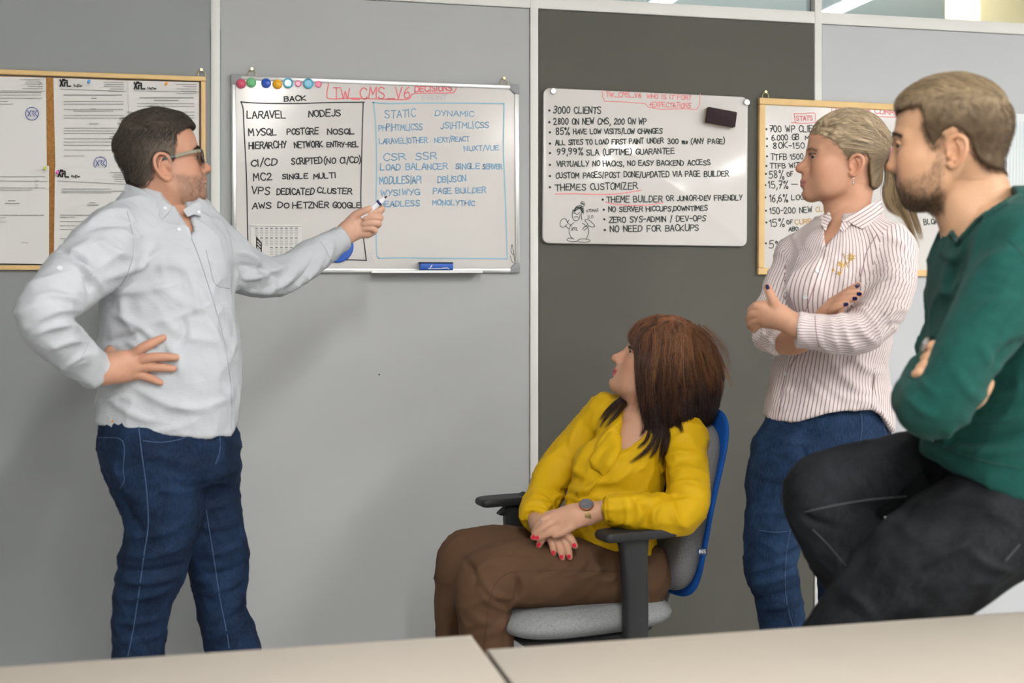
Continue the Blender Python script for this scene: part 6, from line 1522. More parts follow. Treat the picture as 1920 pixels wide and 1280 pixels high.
def hcol2(V):
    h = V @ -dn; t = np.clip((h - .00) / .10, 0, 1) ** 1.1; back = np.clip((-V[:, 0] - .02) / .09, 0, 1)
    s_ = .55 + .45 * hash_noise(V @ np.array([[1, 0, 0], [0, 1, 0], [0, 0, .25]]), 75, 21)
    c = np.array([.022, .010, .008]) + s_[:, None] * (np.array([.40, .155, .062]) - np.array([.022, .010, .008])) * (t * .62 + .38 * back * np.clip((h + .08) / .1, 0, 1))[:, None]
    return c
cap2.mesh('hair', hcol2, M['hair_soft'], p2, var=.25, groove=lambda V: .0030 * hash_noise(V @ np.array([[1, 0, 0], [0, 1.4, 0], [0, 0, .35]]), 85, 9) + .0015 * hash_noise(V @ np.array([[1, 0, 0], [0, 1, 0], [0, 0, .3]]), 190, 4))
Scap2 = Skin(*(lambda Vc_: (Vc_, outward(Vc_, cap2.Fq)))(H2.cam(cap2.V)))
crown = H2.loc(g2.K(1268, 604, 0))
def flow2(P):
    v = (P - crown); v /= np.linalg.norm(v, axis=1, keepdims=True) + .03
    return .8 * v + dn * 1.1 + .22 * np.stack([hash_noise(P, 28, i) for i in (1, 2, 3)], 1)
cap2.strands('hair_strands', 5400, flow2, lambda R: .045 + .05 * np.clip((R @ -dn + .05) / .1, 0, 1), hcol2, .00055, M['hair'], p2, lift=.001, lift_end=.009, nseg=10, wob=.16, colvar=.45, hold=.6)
# layered ends falling on the shoulders
g_ = np.random.default_rng(8)
def lay(fig, S, x, y, d):
    p, n = S.hit(x, y) if S is not None else (None, None)
    return p + n * .006 if p is not None else fig.K(x, y, d)
def locks(fig, name, paths, n, spread, r, col, parent, g_=g_, nseg=12, colvar=.3, S=None):
    out = []; cols = []
    for pth in paths:
        base = catmull(np.array([lay(fig, S, x, y, d) for x, y, d in pth]), 6); t = np.linspace(0, 1, len(base)); tt = np.linspace(0, 1, nseg)
        B = np.stack([np.interp(tt, t, base[:, i]) for i in range(3)], 1)
        for _ in range(n):
            o = g_.normal(0, 1, 3) * spread; o2 = g_.normal(0, 1, 3) * spread; ln = g_.uniform(.75, 1.05)
            C_ = np.stack([np.interp(tt * ln, tt, B[:, i]) for i in range(3)], 1)
            out.append(C_ + o * (1 - tt[:, None] * .4) + o2 * np.sin(tt * 3)[:, None] * .5); cols.append(np.array(col) * max(.3, 1 + colvar * g_.normal()))
    V, Fq = strand_mesh(np.array(out), r, r * .15); o = mesh_obj(name, W(V), Fq, M['hair'], parent); set_col(o, np.repeat(np.array(cols), nseg * 3, 0))
locks(g2, 'hair_locks', [[(1186, 735, 20), (1172, 750, 16), (1154, 766, 8), (1138, 786, 2), (1127, 802, 0)], [(1184, 745, 20), (1168, 764, 4), (1152, 786, -8), (1138, 804, -12)], [(1186, 738, 24), (1164, 752, 20), (1142, 772, 10), (1128, 790, 6)],
  [(1216, 730, -70), (1216, 770, -76), (1212, 800, -76), (1200, 818, -72)], [(1226, 740, -80), (1232, 790, -84), (1226, 826, -92), (1206, 850, -98), (1180, 868, -100)], [(1230, 750, -80), (1238, 800, -86), (1232, 836, -92), (1216, 862, -96)], [(1240, 760, -84), (1248, 806, -88), (1244, 840, -90), (1232, 868, -94)], [(1222, 740, -78), (1222, 790, -84), (1212, 825, -92), (1194, 842, -92)], [(1258, 770, -90), (1266, 792, -92), (1276, 800, -92), (1279, 812, -92)], [(1244, 760, -84), (1254, 815, -90), (1250, 850, -92), (1246, 872, -94)]], 80, .0036, .00045, (.030, .013, .010), p2, S=Skin(*join([(S2.V, S2F), (Vi, Fi)])[:2]))
g_ = np.random.default_rng(4); hp = []
for _ in range(46):
    x0 = g_.uniform(1225, 1325); y0 = g_.uniform(608, 650) + .12 * abs(x0 - 1262); sw = (x0 - 1262) * g_.uniform(.3, .9); L_ = g_.uniform(60, 130); cu_ = g_.uniform(-16, 16)
    hp.append([(x0 + sw * t + cu_ * math.sin(t * 3.1), y0 + L_ * t, -60) for t in (0, .25, .5, .75, 1)])
locks(g2, 'hair_highlights', hp, 34, .0055, .00036, (.27, .115, .048), p2, S=Scap2, colvar=.45)
g_ = np.random.default_rng(14); hp = []
for _ in range(40):
    x0 = g_.uniform(1200, 1300); y0 = g_.uniform(660, 740); sw = g_.uniform(-14, 14); L_ = g_.uniform(50, 100)
    hp.append([(x0 + sw * t * t * 1.5, y0 + L_ * t, -70) for t in (0, .3, .6, 1)])
locks(g2, 'hair_layers', hp, 26, .0052, .00038, (.075, .032, .018), p2, S=Scap2, colvar=.5)
H2.surface_strands('eyebrows', (browmask(H2, .0165, .0030)(H2.V)) ** 2, 500, browflow, .008, .0003, (.016, .010, .008), .3, M['hair'], p2, lift=.0004, lift_end=.0012, nseg=4)
H2.surface_strands('eyelashes', gz(H2.V[:, 2], .0055, .0014) * (np.abs(np.abs(H2.V[:, 1]) - .033) < .014) * (H2.V[:, 0] > .072), 150, lambda P: np.tile(np.array([1.0, 0, .5]), (len(P), 1)), .008, .0003, (.008, .006, .006), .1, M['hair'], p2, lift=.0005, lift_end=.004, nseg=4, hold=.0)
# watch and rings
wt = empty('wrist_watch', (0, 0, 0), p2); wc = W(g2.K(1095, 948, -190)); wt.location = Vector(wc - org(p2)); ORIG[wt.name] = wc
M['rose_gold'] = mat('rose_gold', '#c98a68', .25, metal=1.0); M['mesh_band'] = mat('mesh_bronze', '#8b7350', .4, metal=.8, bump=(900, .4, .0005))
c_ = g2.K(1099, 962, -175); ax = g2.K(1080, 964, -177) - g2.K(1120, 960, -174); ax /= np.linalg.norm(ax)
u_ = np.cross(ax, [0, 1.0, 0]); u_ /= np.linalg.norm(u_); v_ = np.cross(ax, u_); rb = 19.3 * g2.u
band = []
for q in np.linspace(0, 2 * math.pi, 41):
    d_ = math.cos(q) * u_ + math.sin(q) * v_; band.append([W(c_ + d_ * rb * s_ + ax * w_) for s_, w_ in ((1.0, -.0075), (1.07, -.0075), (1.07, .0075), (1.0, .0075))])
mb = MB(); mb.add([p for r in band for p in r], [(i * 4 + j, i * 4 + (j + 1) % 4, i * 4 + 4 + (j + 1) % 4, i * 4 + 4 + j) for i in range(40) for j in range(4)]); mb.build('strap', M['mesh_band'], wt, smooth=True)
dirn = np.array([-.15, .78, -.62]); dirn -= ax * (dirn @ ax); dirn /= np.linalg.norm(dirn); cf_ = c_ + dirn * rb * 1.02; dW = W(cf_ + dirn) - W(cf_)
MB().lathe(W(cf_), dW, [(.0155, 0), (.0175, .001), (.0178, .005), (.0168, .0062), (.0160, .0062), (.0001, .0056)], 30).build('case', M['rose_gold'], wt, smooth=True)
MB().lathe(W(cf_ + dirn * .0057), dW, [(.0158, 0), (.0158, .0006), (.0001, .0007)], 30).build('dial', mat('watch_dial', '#565a62', .2, coat=.7), wt, smooth=True)
MB().tube([W(cf_ + dirn * .0066), W(cf_ + dirn * .0066 + ax * .010)], .0005, 5).build('hand', M['rose_gold'], wt)
M['silver'] = mat('silver', '#d8d8da', .2, metal=1.0)
def ring_on(fig, a, b, r, mt, parent, name='finger_ring'):
    a, b = fig.K(*a), fig.K(*b); t = (b - a) / np.linalg.norm(b - a); u = np.cross(t, [0.3, .9, .1]); u /= np.linalg.norm(u); v = np.cross(t, u)
    MB().tube([W(a + r * (math.cos(q) * u + math.sin(q) * v)) for q in np.linspace(0, 2 * math.pi, 25)], .0011, 6).build(name, mt, parent, smooth=True)
ring_on(g2, (1018, 977, -178), (1010, 985, -176), 7.6 * g2.u, M['silver'], p2)
ring_on(g2, (1022, 1006, -160), (1017, 1011, -163), 7.2 * g2.u, M['rose_gold'], p2)
# ------------------------------------------------------------------ standing woman in the striped shirt, arms folded
def striped(name, base, line, pitch, duty):
    m = fabric(name, base, 0.8, noise=(5, .02), weave=(1200, .15, .0004), wr=(22, .3, .006)); nt = m.node_tree; b = nt.nodes['Principled BSDF']
    a = nd(nt, 'ShaderNodeAttribute', attribute_name='stripe')
    d = nd(nt, 'ShaderNodeMath', operation='DIVIDE'); d.inputs[1].default_value = pitch; nt.links.new(a.outputs['Fac'], d.inputs[0])
    f = nd(nt, 'ShaderNodeMath', operation='FRACT'); nt.links.new(d.outputs[0], f.inputs[0])
    g = nd(nt, 'ShaderNodeMath', operation='LESS_THAN'); g.inputs[1].default_value = duty; nt.links.new(f.outputs[0], g.inputs[0])
    mx = nd(nt, 'ShaderNodeMix', data_type='RGBA'); mx.inputs[6].default_value = (*srgb(base), 1); mx.inputs[7].default_value = (*srgb(line), 1)
    nt.links.new(g.outputs[0], mx.inputs[0]); nt.links.new(mx.outputs[2], b.inputs['Base Color']); return m
M['shirt_striped'] = striped('shirt_striped', '#d8cecd', '#8e7078', .0079, .23)
M['denim_mid'] = denim('denim_mid', '#0e1b30', '#2e4a6e', .45)
M['nail_navy'] = mat('nail_polish_navy', '#161a44', 0.2, coat=.6)
SK3 = (0.52, 0.28, 0.182)
g3 = Fig(3.00); p3 = person(g3, 1550, 0, 'blonde woman with a ponytail in a pink pinstriped shirt and jeans, standing with folded arms')
def arc_coord(V, pts):
    """distance around a limb, cut on the side away from the lens; also distance to its skin"""
    P = np.array(pts, float); C = catmull(P, 5); best = np.full(len(V), 1e9); s = np.zeros(len(V))
    for i in range(len(C) - 1):
        a, b = C[i, :3], C[i + 1, :3]; ab = b - a; t = np.clip((V - a) @ ab / (ab @ ab), 0, 1); q = V - a - t[:, None] * ab; r = C[i, 3] + t * (C[i + 1, 3] - C[i, 3])
        d = np.linalg.norm(q, axis=1) - r; ax = ab / np.linalg.norm(ab); u = np.array([0, 0, -1.0]); u = u - ax * (u @ ax); u /= np.linalg.norm(u); v = np.cross(ax, u)
        m = d < best; best = np.where(m, d, best); s = np.where(m, np.arctan2(q @ v, q @ u) * C[:, 3].mean() * 1.05, s)
    return best, s
lo, hi = g3.box(1385, 365, 1750, 850, -300, 200)
fs = Field(lo, hi, .005)
fs.loft(g3.L([(414, 1540, 1640, 50, 0), (436, 1508, 1676, 72, 0), (465, 1490, 1690, 88, -4), (510, 1476, 1690, 98, -6), (570, 1470, 1680, 100, -8), (640, 1464, 1666, 98, -8), (695, 1450, 1658, 96, -6), (750, 1440, 1672, 100, -6), (800, 1432, 1674, 102, -6), (850, 1430, 1676, 102, -6)]), p=2.2)
fs.tube(g3.T([(1494, 474, 44, 34), (1590, 436, 0, 44), (1668, 466, -50, 44)]), .04)
fs.ball(g3.K(1520, 540, -78), (42 * g3.u, 44 * g3.u, 36 * g3.u), .04); fs.ball(g3.K(1596, 545, -82), (42 * g3.u, 44 * g3.u, 36 * g3.u), .04)
near3 = [(1670, 472, -58, 45), (1672, 530, -100, 42), (1650, 586, -140, 40), (1614, 622, -168, 37), (1565, 627, -186, 35), (1528, 621, -186, 31), (1490, 619, -182, 31)]
far3 = [(1494, 478, 44, 36), (1464, 545, 20, 35), (1448, 598, -30, 33), (1444, 630, -62, 30), (1466, 640, -96, 26)]
fa = Field(lo, hi, .005); fa.tube(g3.T(near3)); a, b = g3.K(1528, 621, -186), g3.K(1492, 619, -182); fa.plane(b, b - a, .003, within=(b - .06, b + .06))
fb = Field(lo, hi, .005); fb.tube(g3.T(far3)); a, b = g3.K(1446, 634, -70), g3.K(1464, 641, -94); fb.plane(b, b - a, .003, within=(b - .035, b + .05))
carve(fs, [(1542, 405), (1545, 425), (1547, 466), (1560, 447), (1577, 425), (1580, 395)], g3.Z + .0, .003)
# curved shirt tail
X, Y, Z_ = fs.ax; pxg = 960 + F * X[:, None] / Z_[None, :]
hemy = np.interp(pxg, [1380, 1430, 1450, 1497, 1550, 1612, 1635, 1650, 1672, 1740], [770, 777, 789, 791, 774, 768, 766, 776, 808, 830])
hy = (HZ - hemy) / F * Z_[None, :]
fs.D = smax(fs.D, (hy[:, None, :] - Y[None, :, None]).astype(np.float32), .004)
fs.D = smin(fs.D, fa.D, .025); fs.D = smin(fs.D, fb.D, .025)
V, Fq = fs.mesh(); N = vnormals(V, Fq)
V0 = V.copy()
V = V + N * (0.0016 * hash_noise(V * np.array([1, 1.3, 1]), 15, 2) + 0.001 * hash_noise(V, 34, 7))[:, None]
V = crumple(V, N, (.6, -.75, .1), .15, .040, .0052, 7)
V = creases(V, N, [c[:5] + (c[5] * 1.9,) + c[6:] for c in [(1545, 470, 1500, 640, 8, 3, 10), (1500, 480, 1470, 560, 6, 5, 6), (1490, 500, 1460, 570, 6, -4, 6), (1620, 500, 1600, 560, 6, -7, 8), (1605, 560, 1570, 592, 6, 6, -6), (1630, 520, 1690, 500, 7, 4, -6), (1640, 540, 1700, 530, 7, 4, -6), (1630, 575, 1690, 560, 6, -4, -6), (1600, 600, 1640, 640, 6, 5, 6), (1580, 600, 1600, 650, 6, 5, 6), (1560, 595, 1572, 655, 5, 4, 5), (1545, 595, 1552, 655, 5, -3, 5), (1655, 600, 1700, 580, 6, 5, -8), (1660, 620, 1690, 610, 6, -5, -6), (1600, 670, 1660, 700, 8, 4, 8), (1560, 680, 1640, 740, 9, 4, 10), (1500, 670, 1560, 760, 9, 3, 10), (1480, 660, 1470, 760, 8, 3, -6), (1640, 700, 1650, 760, 6, -4, 5), (1580, 740, 1650, 750, 8, 3, 6), (1450, 700, 1460, 780, 8, 3, 4), (1640, 440, 1700, 470, 7, 4, -8), (1560, 480, 1600, 520, 8, 3, 6), (1456, 600, 1470, 560, 5, 4, 4), (1430, 620, 1460, 650, 5, 3, 5)]], g3.Z)
shirt3 = body_obj('shirt', V, Fq, M['shirt_striped'], p3); S3 = Skin(V, Fq)
def stripes(ob, V, Fq, limbs, xc, zc, a, b, tilt=0.0):
    """stripe coordinate per face corner: round the trunk, or round a sleeve where the face belongs to one"""
    th = np.arctan2((V[:, 0] - xc) / a, -(V[:, 2] - zc) / b); st = th * (a + b) / 2 + tilt * V[:, 1]
    S = [st]; D = []
    for l in limbs: d, s_ = arc_coord(V, l); D.append(d); S.append(s_)
    D = np.array(D); k = np.argmin(D, 0); lab = np.where(D.min(0) < .007, k + 1, 0)
    fl = np.median(lab[Fq], axis=1).astype(int); S = np.array(S)
    c = S[fl[:, None], Fq]
    per = 2 * math.pi * np.where(fl == 0, (a + b) / 2, .05)[:, None]
    # world meshes carry the reversed loop order
    c = c[:, ::-1]; c = c - np.round((c - c[:, :1]) / per) * per
    set_float(ob, c.ravel(), 'stripe', 'CORNER')
stripes(shirt3, V0, Fq, [g3.T(near3), g3.T(far3)], g3.K(1570, 600)[0], g3.Z, 105 * g3.u, 98 * g3.u, -.12)
# jeans
flr = floor_py(2.98)
lo, hi = g3.box(1380, 745, 1700, flr + 12, -170, 170)
fj = Field(lo, hi, .006)
fj.loft(g3.L([(755, 1446, 1656, 88, -4), (790, 1436, 1664, 92, -4), (830, 1428, 1664, 94, -4), (870, 1412, 1662, 92, -4), (905, 1404, 1650, 82, -4)]), p=2.2)
fj.tube(g3.T([(1480, 850, -24, 70), (1457, 950, -28, 57), (1450, 1000, -28, 53), (1445, 1055, -28, 49), (1458, 1112, -24, 43), (1466, 1160, -20, 42), (1474, 1230, -16, 42), (1478, 1340, -6, 39), (1480, flr - 36, 0, 34)]), .025)
fj.tube(g3.T([(1594, 850, 20, 68), (1592, 950, 26, 58), (1588, 1000, 28, 53), (1584, 1055, 28, 50), (1580, 1112, 28, 46), (1578, 1230, 30, 43), (1576, 1340, 34, 39), (1574, flr - 36, 40, 34)]), .025)
fj.plane(g3.K(1480, flr - 30), np.array([0, -1.0, 0]))
V, Fq = fj.mesh(); N = vnormals(V, Fq)
V = V + N * (0.0016 * hash_noise(V * np.array([1, 1.8, 1]), 14, 4) + .0008 * hash_noise(V, 36, 5))[:, None]
V = crumple(V, N, (.95, .25, .1), .12, .032, .0052, 4)
V = creases(V, N, [c[:5] + (c[5] * 1.9,) + c[6:] for c in [(1440, 815, 1540, 835, 7, 3, 6), (1500, 830, 1530, 880, 6, -5, 5), (1500, 850, 1600, 840, 8, 3, 5), (1520, 870, 1620, 865, 8, 3, 5), (1400, 1070, 1490, 1040, 6, 4, 6), (1402, 1095, 1492, 1070, 6, 5, 6), (1410, 1120, 1498, 1100, 6, -4, 6), (1420, 1140, 1505, 1125, 6, 4, 5), (1470, 1030, 1496, 1010, 5, 4, 4), (1470, 1060, 1492, 1045, 5, 4, 4)]], g3.Z)
body_obj('jeans', V, Fq, M['denim_mid'], p3); SJ3 = Skin(V, Fq)
stitch('seam', SJ3, [(1500, 890), (1490, 960), (1478, 1010), (1472, 1070), (1474, 1120), (1482, 1160), (1490, 1180)], .0011, M['denim_seam'], p3)
stitch('seam', SJ3, [(1424, 994), (1450, 997), (1476, 996)], .0008, M['denim_seam'], p3)
stitch('pocket_edge', SJ3, [(1614, 772), (1616, 800), (1612, 832)], .0010, M['denim_seam'], p3)
stitch('pocket_edge', SJ3, [(1655, 790), (1660, 812), (1663, 830)], .0010, M['denim_seam'], p3)
shoe(g3, 1476, flr, -10, 205, p3, .25); shoe(g3, 1572, flr, 40, 195, p3, .25)
# head and chest
H3 = Head(g3.K(1583, 297), rotmat(174, 2), .97, fem=1.0, nose=(0.1195, -0.0300), mouth=(0.1045, -0.0650), chin=(0.0810, -0.0930), brow=.0070, lip=.95, jaw=.98, nosew=.92, ear=(-.014, -.026, .0715), ears=.84, open=.0042, smile=.001, bottom=-.205)
H3.neck([(*g3.K(1600, 345, 4), 37 * g3.u), (*g3.K(1594, 390, 4), 37 * g3.u), (*g3.K(1586, 440, 2), 46 * g3.u)], .03)
H3.neck([(*g3.K(1566, 380, 0), 16 * g3.u), (*g3.K(1572, 405, 0), 20 * g3.u)], .03)
Vh, Fh, Ch = H3.finish(SK3, (0.47, .185, .165), blush=(1.03, .84, .80))
ey = H3.eyeballs((.07, .075, .07), (.80, .58, 0))
lo, hi = g3.box(1385, 365, 1750, 850, -300, 200)
inner = Field(lo, hi, .007)
inner.loft(g3.L([(420, 1546, 1634, 46, 0), (442, 1520, 1664, 62, 0), (470, 1504, 1676, 76, -4), (510, 1490, 1676, 84, -6), (640, 1478, 1652, 84, -8), (750, 1454, 1658, 86, -6), (790, 1450, 1656, 84, -6)]), p=2.2)
inner.tube(g3.T([(1590, 410, 2, 42), (1580, 450, -22, 32)]), .03); inner.ball(g3.K(1562, 468, -34), 26 * g3.u, .03)
inner.tube(g3.T([(1666, 480, -58, 34), (1672, 530, -100, 31), (1648, 586, -140, 29), (1614, 621, -168, 27), (1528, 618, -186, 23), (1496, 612, -184, 22.5), (1466, 596, -178, 20), (1452, 589, -174, 18.5)]), .02)
inner.tube(g3.T([(1496, 482, 44, 27), (1464, 545, 20, 26), (1450, 598, -30, 25), (1448, 630, -62, 23), (1490, 642, -104, 22), (1540, 612, -130, 19), (1566, 585, -150, 16)]), .02)
Vi, Fi = inner.mesh(); Ci = np.tile(np.array(SK3), (len(Vi), 1)) * (1 + .03 * hash_noise(Vi, 90, 3))[:, None]
fin = [[(1434, 574, -178, 9), (1419, 574, -176, 8.4), (1409, 583, -158, 7.8), (1408, 592, -132, 6.8)], [(1430, 585, -176, 9), (1414, 588, -172, 8.4), (1406, 597, -152, 7.8), (1406, 604, -126, 6.8)], [(1430, 595, -172, 8.6), (1416, 600, -166, 8), (1408, 608, -148, 7.4), (1408, 613, -122, 6.4)], [(1434, 603, -166, 7.6), (1422, 609, -160, 7), (1414, 616, -144, 6.4), (1414, 619, -124, 5.6)]]
thb = [(1458, 582, -186, 11), (1451, 566, -190, 9.4), (1444, 551, -186, 8), (1439, 539, -178, 6.6)]
palm = [[(1480, 603, -182, 20), (1456, 590, -180, 19), (1434, 580, -178, 15)], [(1458, 592, -178, 18), (1434, 594, -174, 14)], [(1460, 598, -174, 16), (1438, 601, -168, 12)]]
HA = hand_mesh(hand_field(g3, fin + [thb], palm=palm), SK3)
fin2 = [[(1560, 566, -150, 8), (1582, 552, -170, 7.6), (1600, 540, -180, 6.8), (1609, 534, -180, 5.6)], [(1562, 572, -156, 8), (1580, 556, -176, 7.6), (1598, 551, -184, 7), (1612, 551, -186, 5.8)], [(1558, 578, -160, 8), (1574, 566, -180, 7.4), (1592, 561, -188, 6.8), (1604, 559.5, -190, 5.6)], [(1552, 584, -162, 7.4), (1564, 577, -182, 6.8), (1577, 573, -190, 6.2), (1587, 570.5, -192, 5.2)]]
palm2 = [[(1534, 606, -134, 16), (1554, 582, -150, 15), (1566, 570, -156, 12)], [(1536, 610, -136, 14), (1552, 588, -158, 11)]]
HB = hand_mesh(hand_field(g3, fin2, palm=palm2), SK3)
VV, FF, CC = join([(Vh, Fh, Ch), *ey, (Vi, Fi, Ci), HA, HB]); body_obj('body', VV, FF, M['skin'], p3, CC)
SA, SB = Skin(*HA[:2]), Skin(*HB[:2])
for S_, x, y, a in ((SA, 1439, 538, -110), (SB, 1611, 551, 0), (SB, 1603, 559.5, -5), (SB, 1586, 570.5, -12), (SB, 1608, 535, -35)): nail('fingernail', S_, x, y, a, 7, 10, M['nail_navy'], p3)
ring_on(g3, (1412, 597, -160), (1406, 601, -148), 8.2 * g3.u, M['rose_gold'], p3)
# hair drawn back into a ponytail
out3 = [(1520, 252), (1532, 256), (1548, 265), (1562, 277), (1573, 293), (1584, 306), (1592, 301), (1602, 291), (1614, 292), (1621, 304), (1623, 330), (1627, 352), (1640, 356), (1664, 330), (1690, 290), (1672, 230), (1620, 195), (1560, 205), (1518, 235)]
th3 = [(1522, 248, .001), (1545, 224, .009), (1588, 212, .013), (1632, 221, .013), (1660, 255, .013), (1665, 290, .010), (1655, 325, .008), (1632, 350, .002), (1580, 290, .001), (1610, 280, .004), (1600, 250, .009), (1625, 300, .005), (1560, 265, .0015)]
cap3 = Cap(H3, g3, out3, th3, k=.006)
pony = H3.loc(g3.K(1664, 290, 0)); pony[1] = 0
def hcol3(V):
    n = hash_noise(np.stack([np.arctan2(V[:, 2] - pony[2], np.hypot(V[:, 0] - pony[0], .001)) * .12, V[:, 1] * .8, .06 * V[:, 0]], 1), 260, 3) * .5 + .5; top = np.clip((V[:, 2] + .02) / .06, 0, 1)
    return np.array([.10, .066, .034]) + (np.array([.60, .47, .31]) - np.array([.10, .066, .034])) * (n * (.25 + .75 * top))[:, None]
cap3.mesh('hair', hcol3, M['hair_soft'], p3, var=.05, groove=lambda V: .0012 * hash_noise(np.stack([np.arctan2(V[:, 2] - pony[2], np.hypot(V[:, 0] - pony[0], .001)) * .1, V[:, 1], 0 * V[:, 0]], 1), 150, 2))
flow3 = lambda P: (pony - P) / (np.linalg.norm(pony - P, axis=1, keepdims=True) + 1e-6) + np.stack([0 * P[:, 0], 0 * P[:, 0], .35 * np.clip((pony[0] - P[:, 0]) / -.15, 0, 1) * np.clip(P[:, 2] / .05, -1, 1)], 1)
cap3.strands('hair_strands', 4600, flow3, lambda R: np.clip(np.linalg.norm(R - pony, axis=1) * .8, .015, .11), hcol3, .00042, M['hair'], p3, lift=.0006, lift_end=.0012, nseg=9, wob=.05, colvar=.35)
locks(g3, 'ponytail', [[(1664, 290, 0), (1678, 308, 4), (1682, 345, 6), (1690, 385, 4), (1706, 425, 0), (1722, 462, -6)], [(1664, 290, 0), (1672, 315, 0), (1672, 350, -4), (1678, 385, -6), (1698, 412, -10), (1716, 440, -10)], [(1664, 292, 0), (1688, 318, 10), (1700, 355, 10), (1708, 390, 6), (1720, 425, 2), (1728, 450, 0)], [(1664, 294, 0), (1668, 330, -2), (1662, 360, -10), (1668, 390, -18), (1688, 405, -18)], [(1664, 292, 0), (1682, 330, -4), (1690, 365, -8), (1696, 395, -12), (1712, 430, -14)]], 230, .0052, .00045, (.33, .235, .125), p3, nseg=14, colvar=.4)
tie = MB().tube([W(H3.cam(pony + np.array([-.004, .013 * math.cos(q), .013 * math.sin(q)]))) for q in np.linspace(0, 2 * math.pi, 25)], .0052, 8).build('hair_tie', mat('hair_tie_pink', '#d77fa6', .7), p3, smooth=True)
hairline(H3, cap3, 900, .022, .0045, flow3, hcol3, p3, .0003)
H3.surface_strands('eyebrows', (browmask(H3, .0150, .0022)(H3.V)) ** 2, 170, browflow, .006, .00024, (.15, .085, .05), .3, M['hair'], p3, lift=.0004, lift_end=.0012, nseg=4)
H3.surface_strands('eyelashes', gz(H3.V[:, 2], .0050, .0014) * (np.abs(np.abs(H3.V[:, 1]) - .033) < .014) * (H3.V[:, 0] > .072), 120, lambda P: np.tile(np.array([1.0, 0, .3]), (len(P), 1)), .007, .00026, (.012, .01, .01), .1, M['hair'], p3, lift=.0005, lift_end=.003, nseg=4, hold=.0)
er_ = g3.K(1592, 327, -56); eb = empty('earring', (0, 0, 0), p3); ew_ = W(H3.cam((H3.ex + .002, H3.ey + .006, H3.ez - .028)) if False else H3.cam((H3.ex + .004, -(-1) * (H3.ey + .008), H3.ez - .031))); eb.location = Vector(ew_ - org(p3)); ORIG[eb.name] = ew_
for dz_, r_ in ((0.0, .0024), (-.006, .0017), (-.011, .0032)): MB().lathe(ew_ + np.array([0, 0, dz_ - r_]), (0, 0, 1), [(r_ * math.sin(t) + 1e-5, r_ - r_ * math.cos(t)) for t in np.linspace(0, math.pi, 9)], 12).build('bead', M['silver'], eb, smooth=True)
# collar, front edge, buttons, embroidery
lo, hi = g3.box(1480, 350, 1720, 500, -140, 140)
fc = Field(lo, hi, .004); fc.tube(g3.T([(1602, 350, 4, 44), (1592, 400, 4, 46), (1586, 430, 0, 52)])); fc.loft(g3.L([(414, 1540, 1640, 50, 0), (436, 1508, 1676, 72, 0), (465, 1490, 1690, 88, -4), (510, 1476, 1690, 98, -6)]), .04); fc.tube(g3.T([(1494, 474, 44, 34), (1590, 436, 0, 44), (1668, 466, -50, 44)]), .04); SC3 = Skin(*fc.mesh())
def striped_patch(*a, ang=0.0, **k):
    o = patch(*a, **k)
    me = o.data; n = len(me.loops); vi = np.zeros(n, np.int32); me.loops.foreach_get('vertex_index', vi); co = np.zeros(len(me.vertices) * 3, np.float32); me.vertices.foreach_get('co', co); co = co.reshape(-1, 3) @ np.array([RT, UP, FW]).T
    set_float(o, (co[:, 0] * math.cos(ang) + co[:, 1] * math.sin(ang))[vi], 'stripe', 'CORNER'); return o
striped_patch('collar', SC3, [(1581, 416), (1600, 402), (1628, 386), (1650, 373), (1656, 396), (1640, 412), (1617, 431), (1600, 424), (1590, 416)], .004, .003, M['shirt_striped'], p3, step=5, ang=math.radians(120))
striped_patch('collar', SC3, [(1543, 408), (1556, 399), (1560, 412), (1552, 424), (1548, 436), (1540, 424)], .004, .003, M['shirt_striped'], p3, step=4, ang=math.radians(60))
striped_patch('collar_stand', SC3, [(1580, 414), (1592, 408), (1596, 420), (1580, 436), (1574, 430)], .002, .002, M['shirt_striped'], p3, step=4, ang=math.radians(20))
stitch('placket', S3, [(1548, 466), (1542, 490), (1532, 520), (1518, 560), (1508, 590)], .0010, M['shirt_striped'], p3)
stitch('placket', S3, [(1500, 660), (1474, 700), (1466, 740), (1458, 786)], .0010, M['shirt_striped'], p3)
for x, y in ((1531, 508), (1510, 557), (1474, 700)): button(S3, x, y, .0055, M['pearl'], p3, lift=.0006)
button(S3, 1449, 642, .005, M['pearl'], p3)
stitch('cuff_seam', S3, [(1528, 592), (1530, 620), (1536, 650)], .0009, M['shirt_striped'], p3)
stitch('shoulder_seam', S3, [(1644, 440), (1626, 470), (1618, 500), (1612, 530)], .0009, M['shirt_striped'], p3)
stitch('side_seam', S3, [(1640, 690), (1636, 730), (1634, 764)], .0009, M['shirt_striped'], p3)
M['gold_thread'] = mat('gold_thread', '#c9a02c', .55)
def motif(x, y, r, n):
    for k in range(n):
        a = 6.283 * k / n + .3; stitch('embroidery', S3, [(x + math.cos(a) * r * .2, y + math.sin(a) * r * .2), (x + math.cos(a + .2) * r * .7, y + math.sin(a + .2) * r * .7), (x + math.cos(a) * r, y + math.sin(a) * r)], .0011, M['gold_thread'], p3, lift=.0008)
motif(1596, 482, 8, 8); motif(1576, 495, 6, 7); motif(1573, 512, 4, 5); motif(1562, 506, 3, 4)
for l in ([(1581, 475), (1586, 490), (1590, 502)], [(1597, 486), (1588, 494), (1574, 504)], [(1583, 494), (1578, 510), (1572, 516)]): stitch('embroidery', S3, l, .0008, M['gold_thread'], p3, lift=.0008)
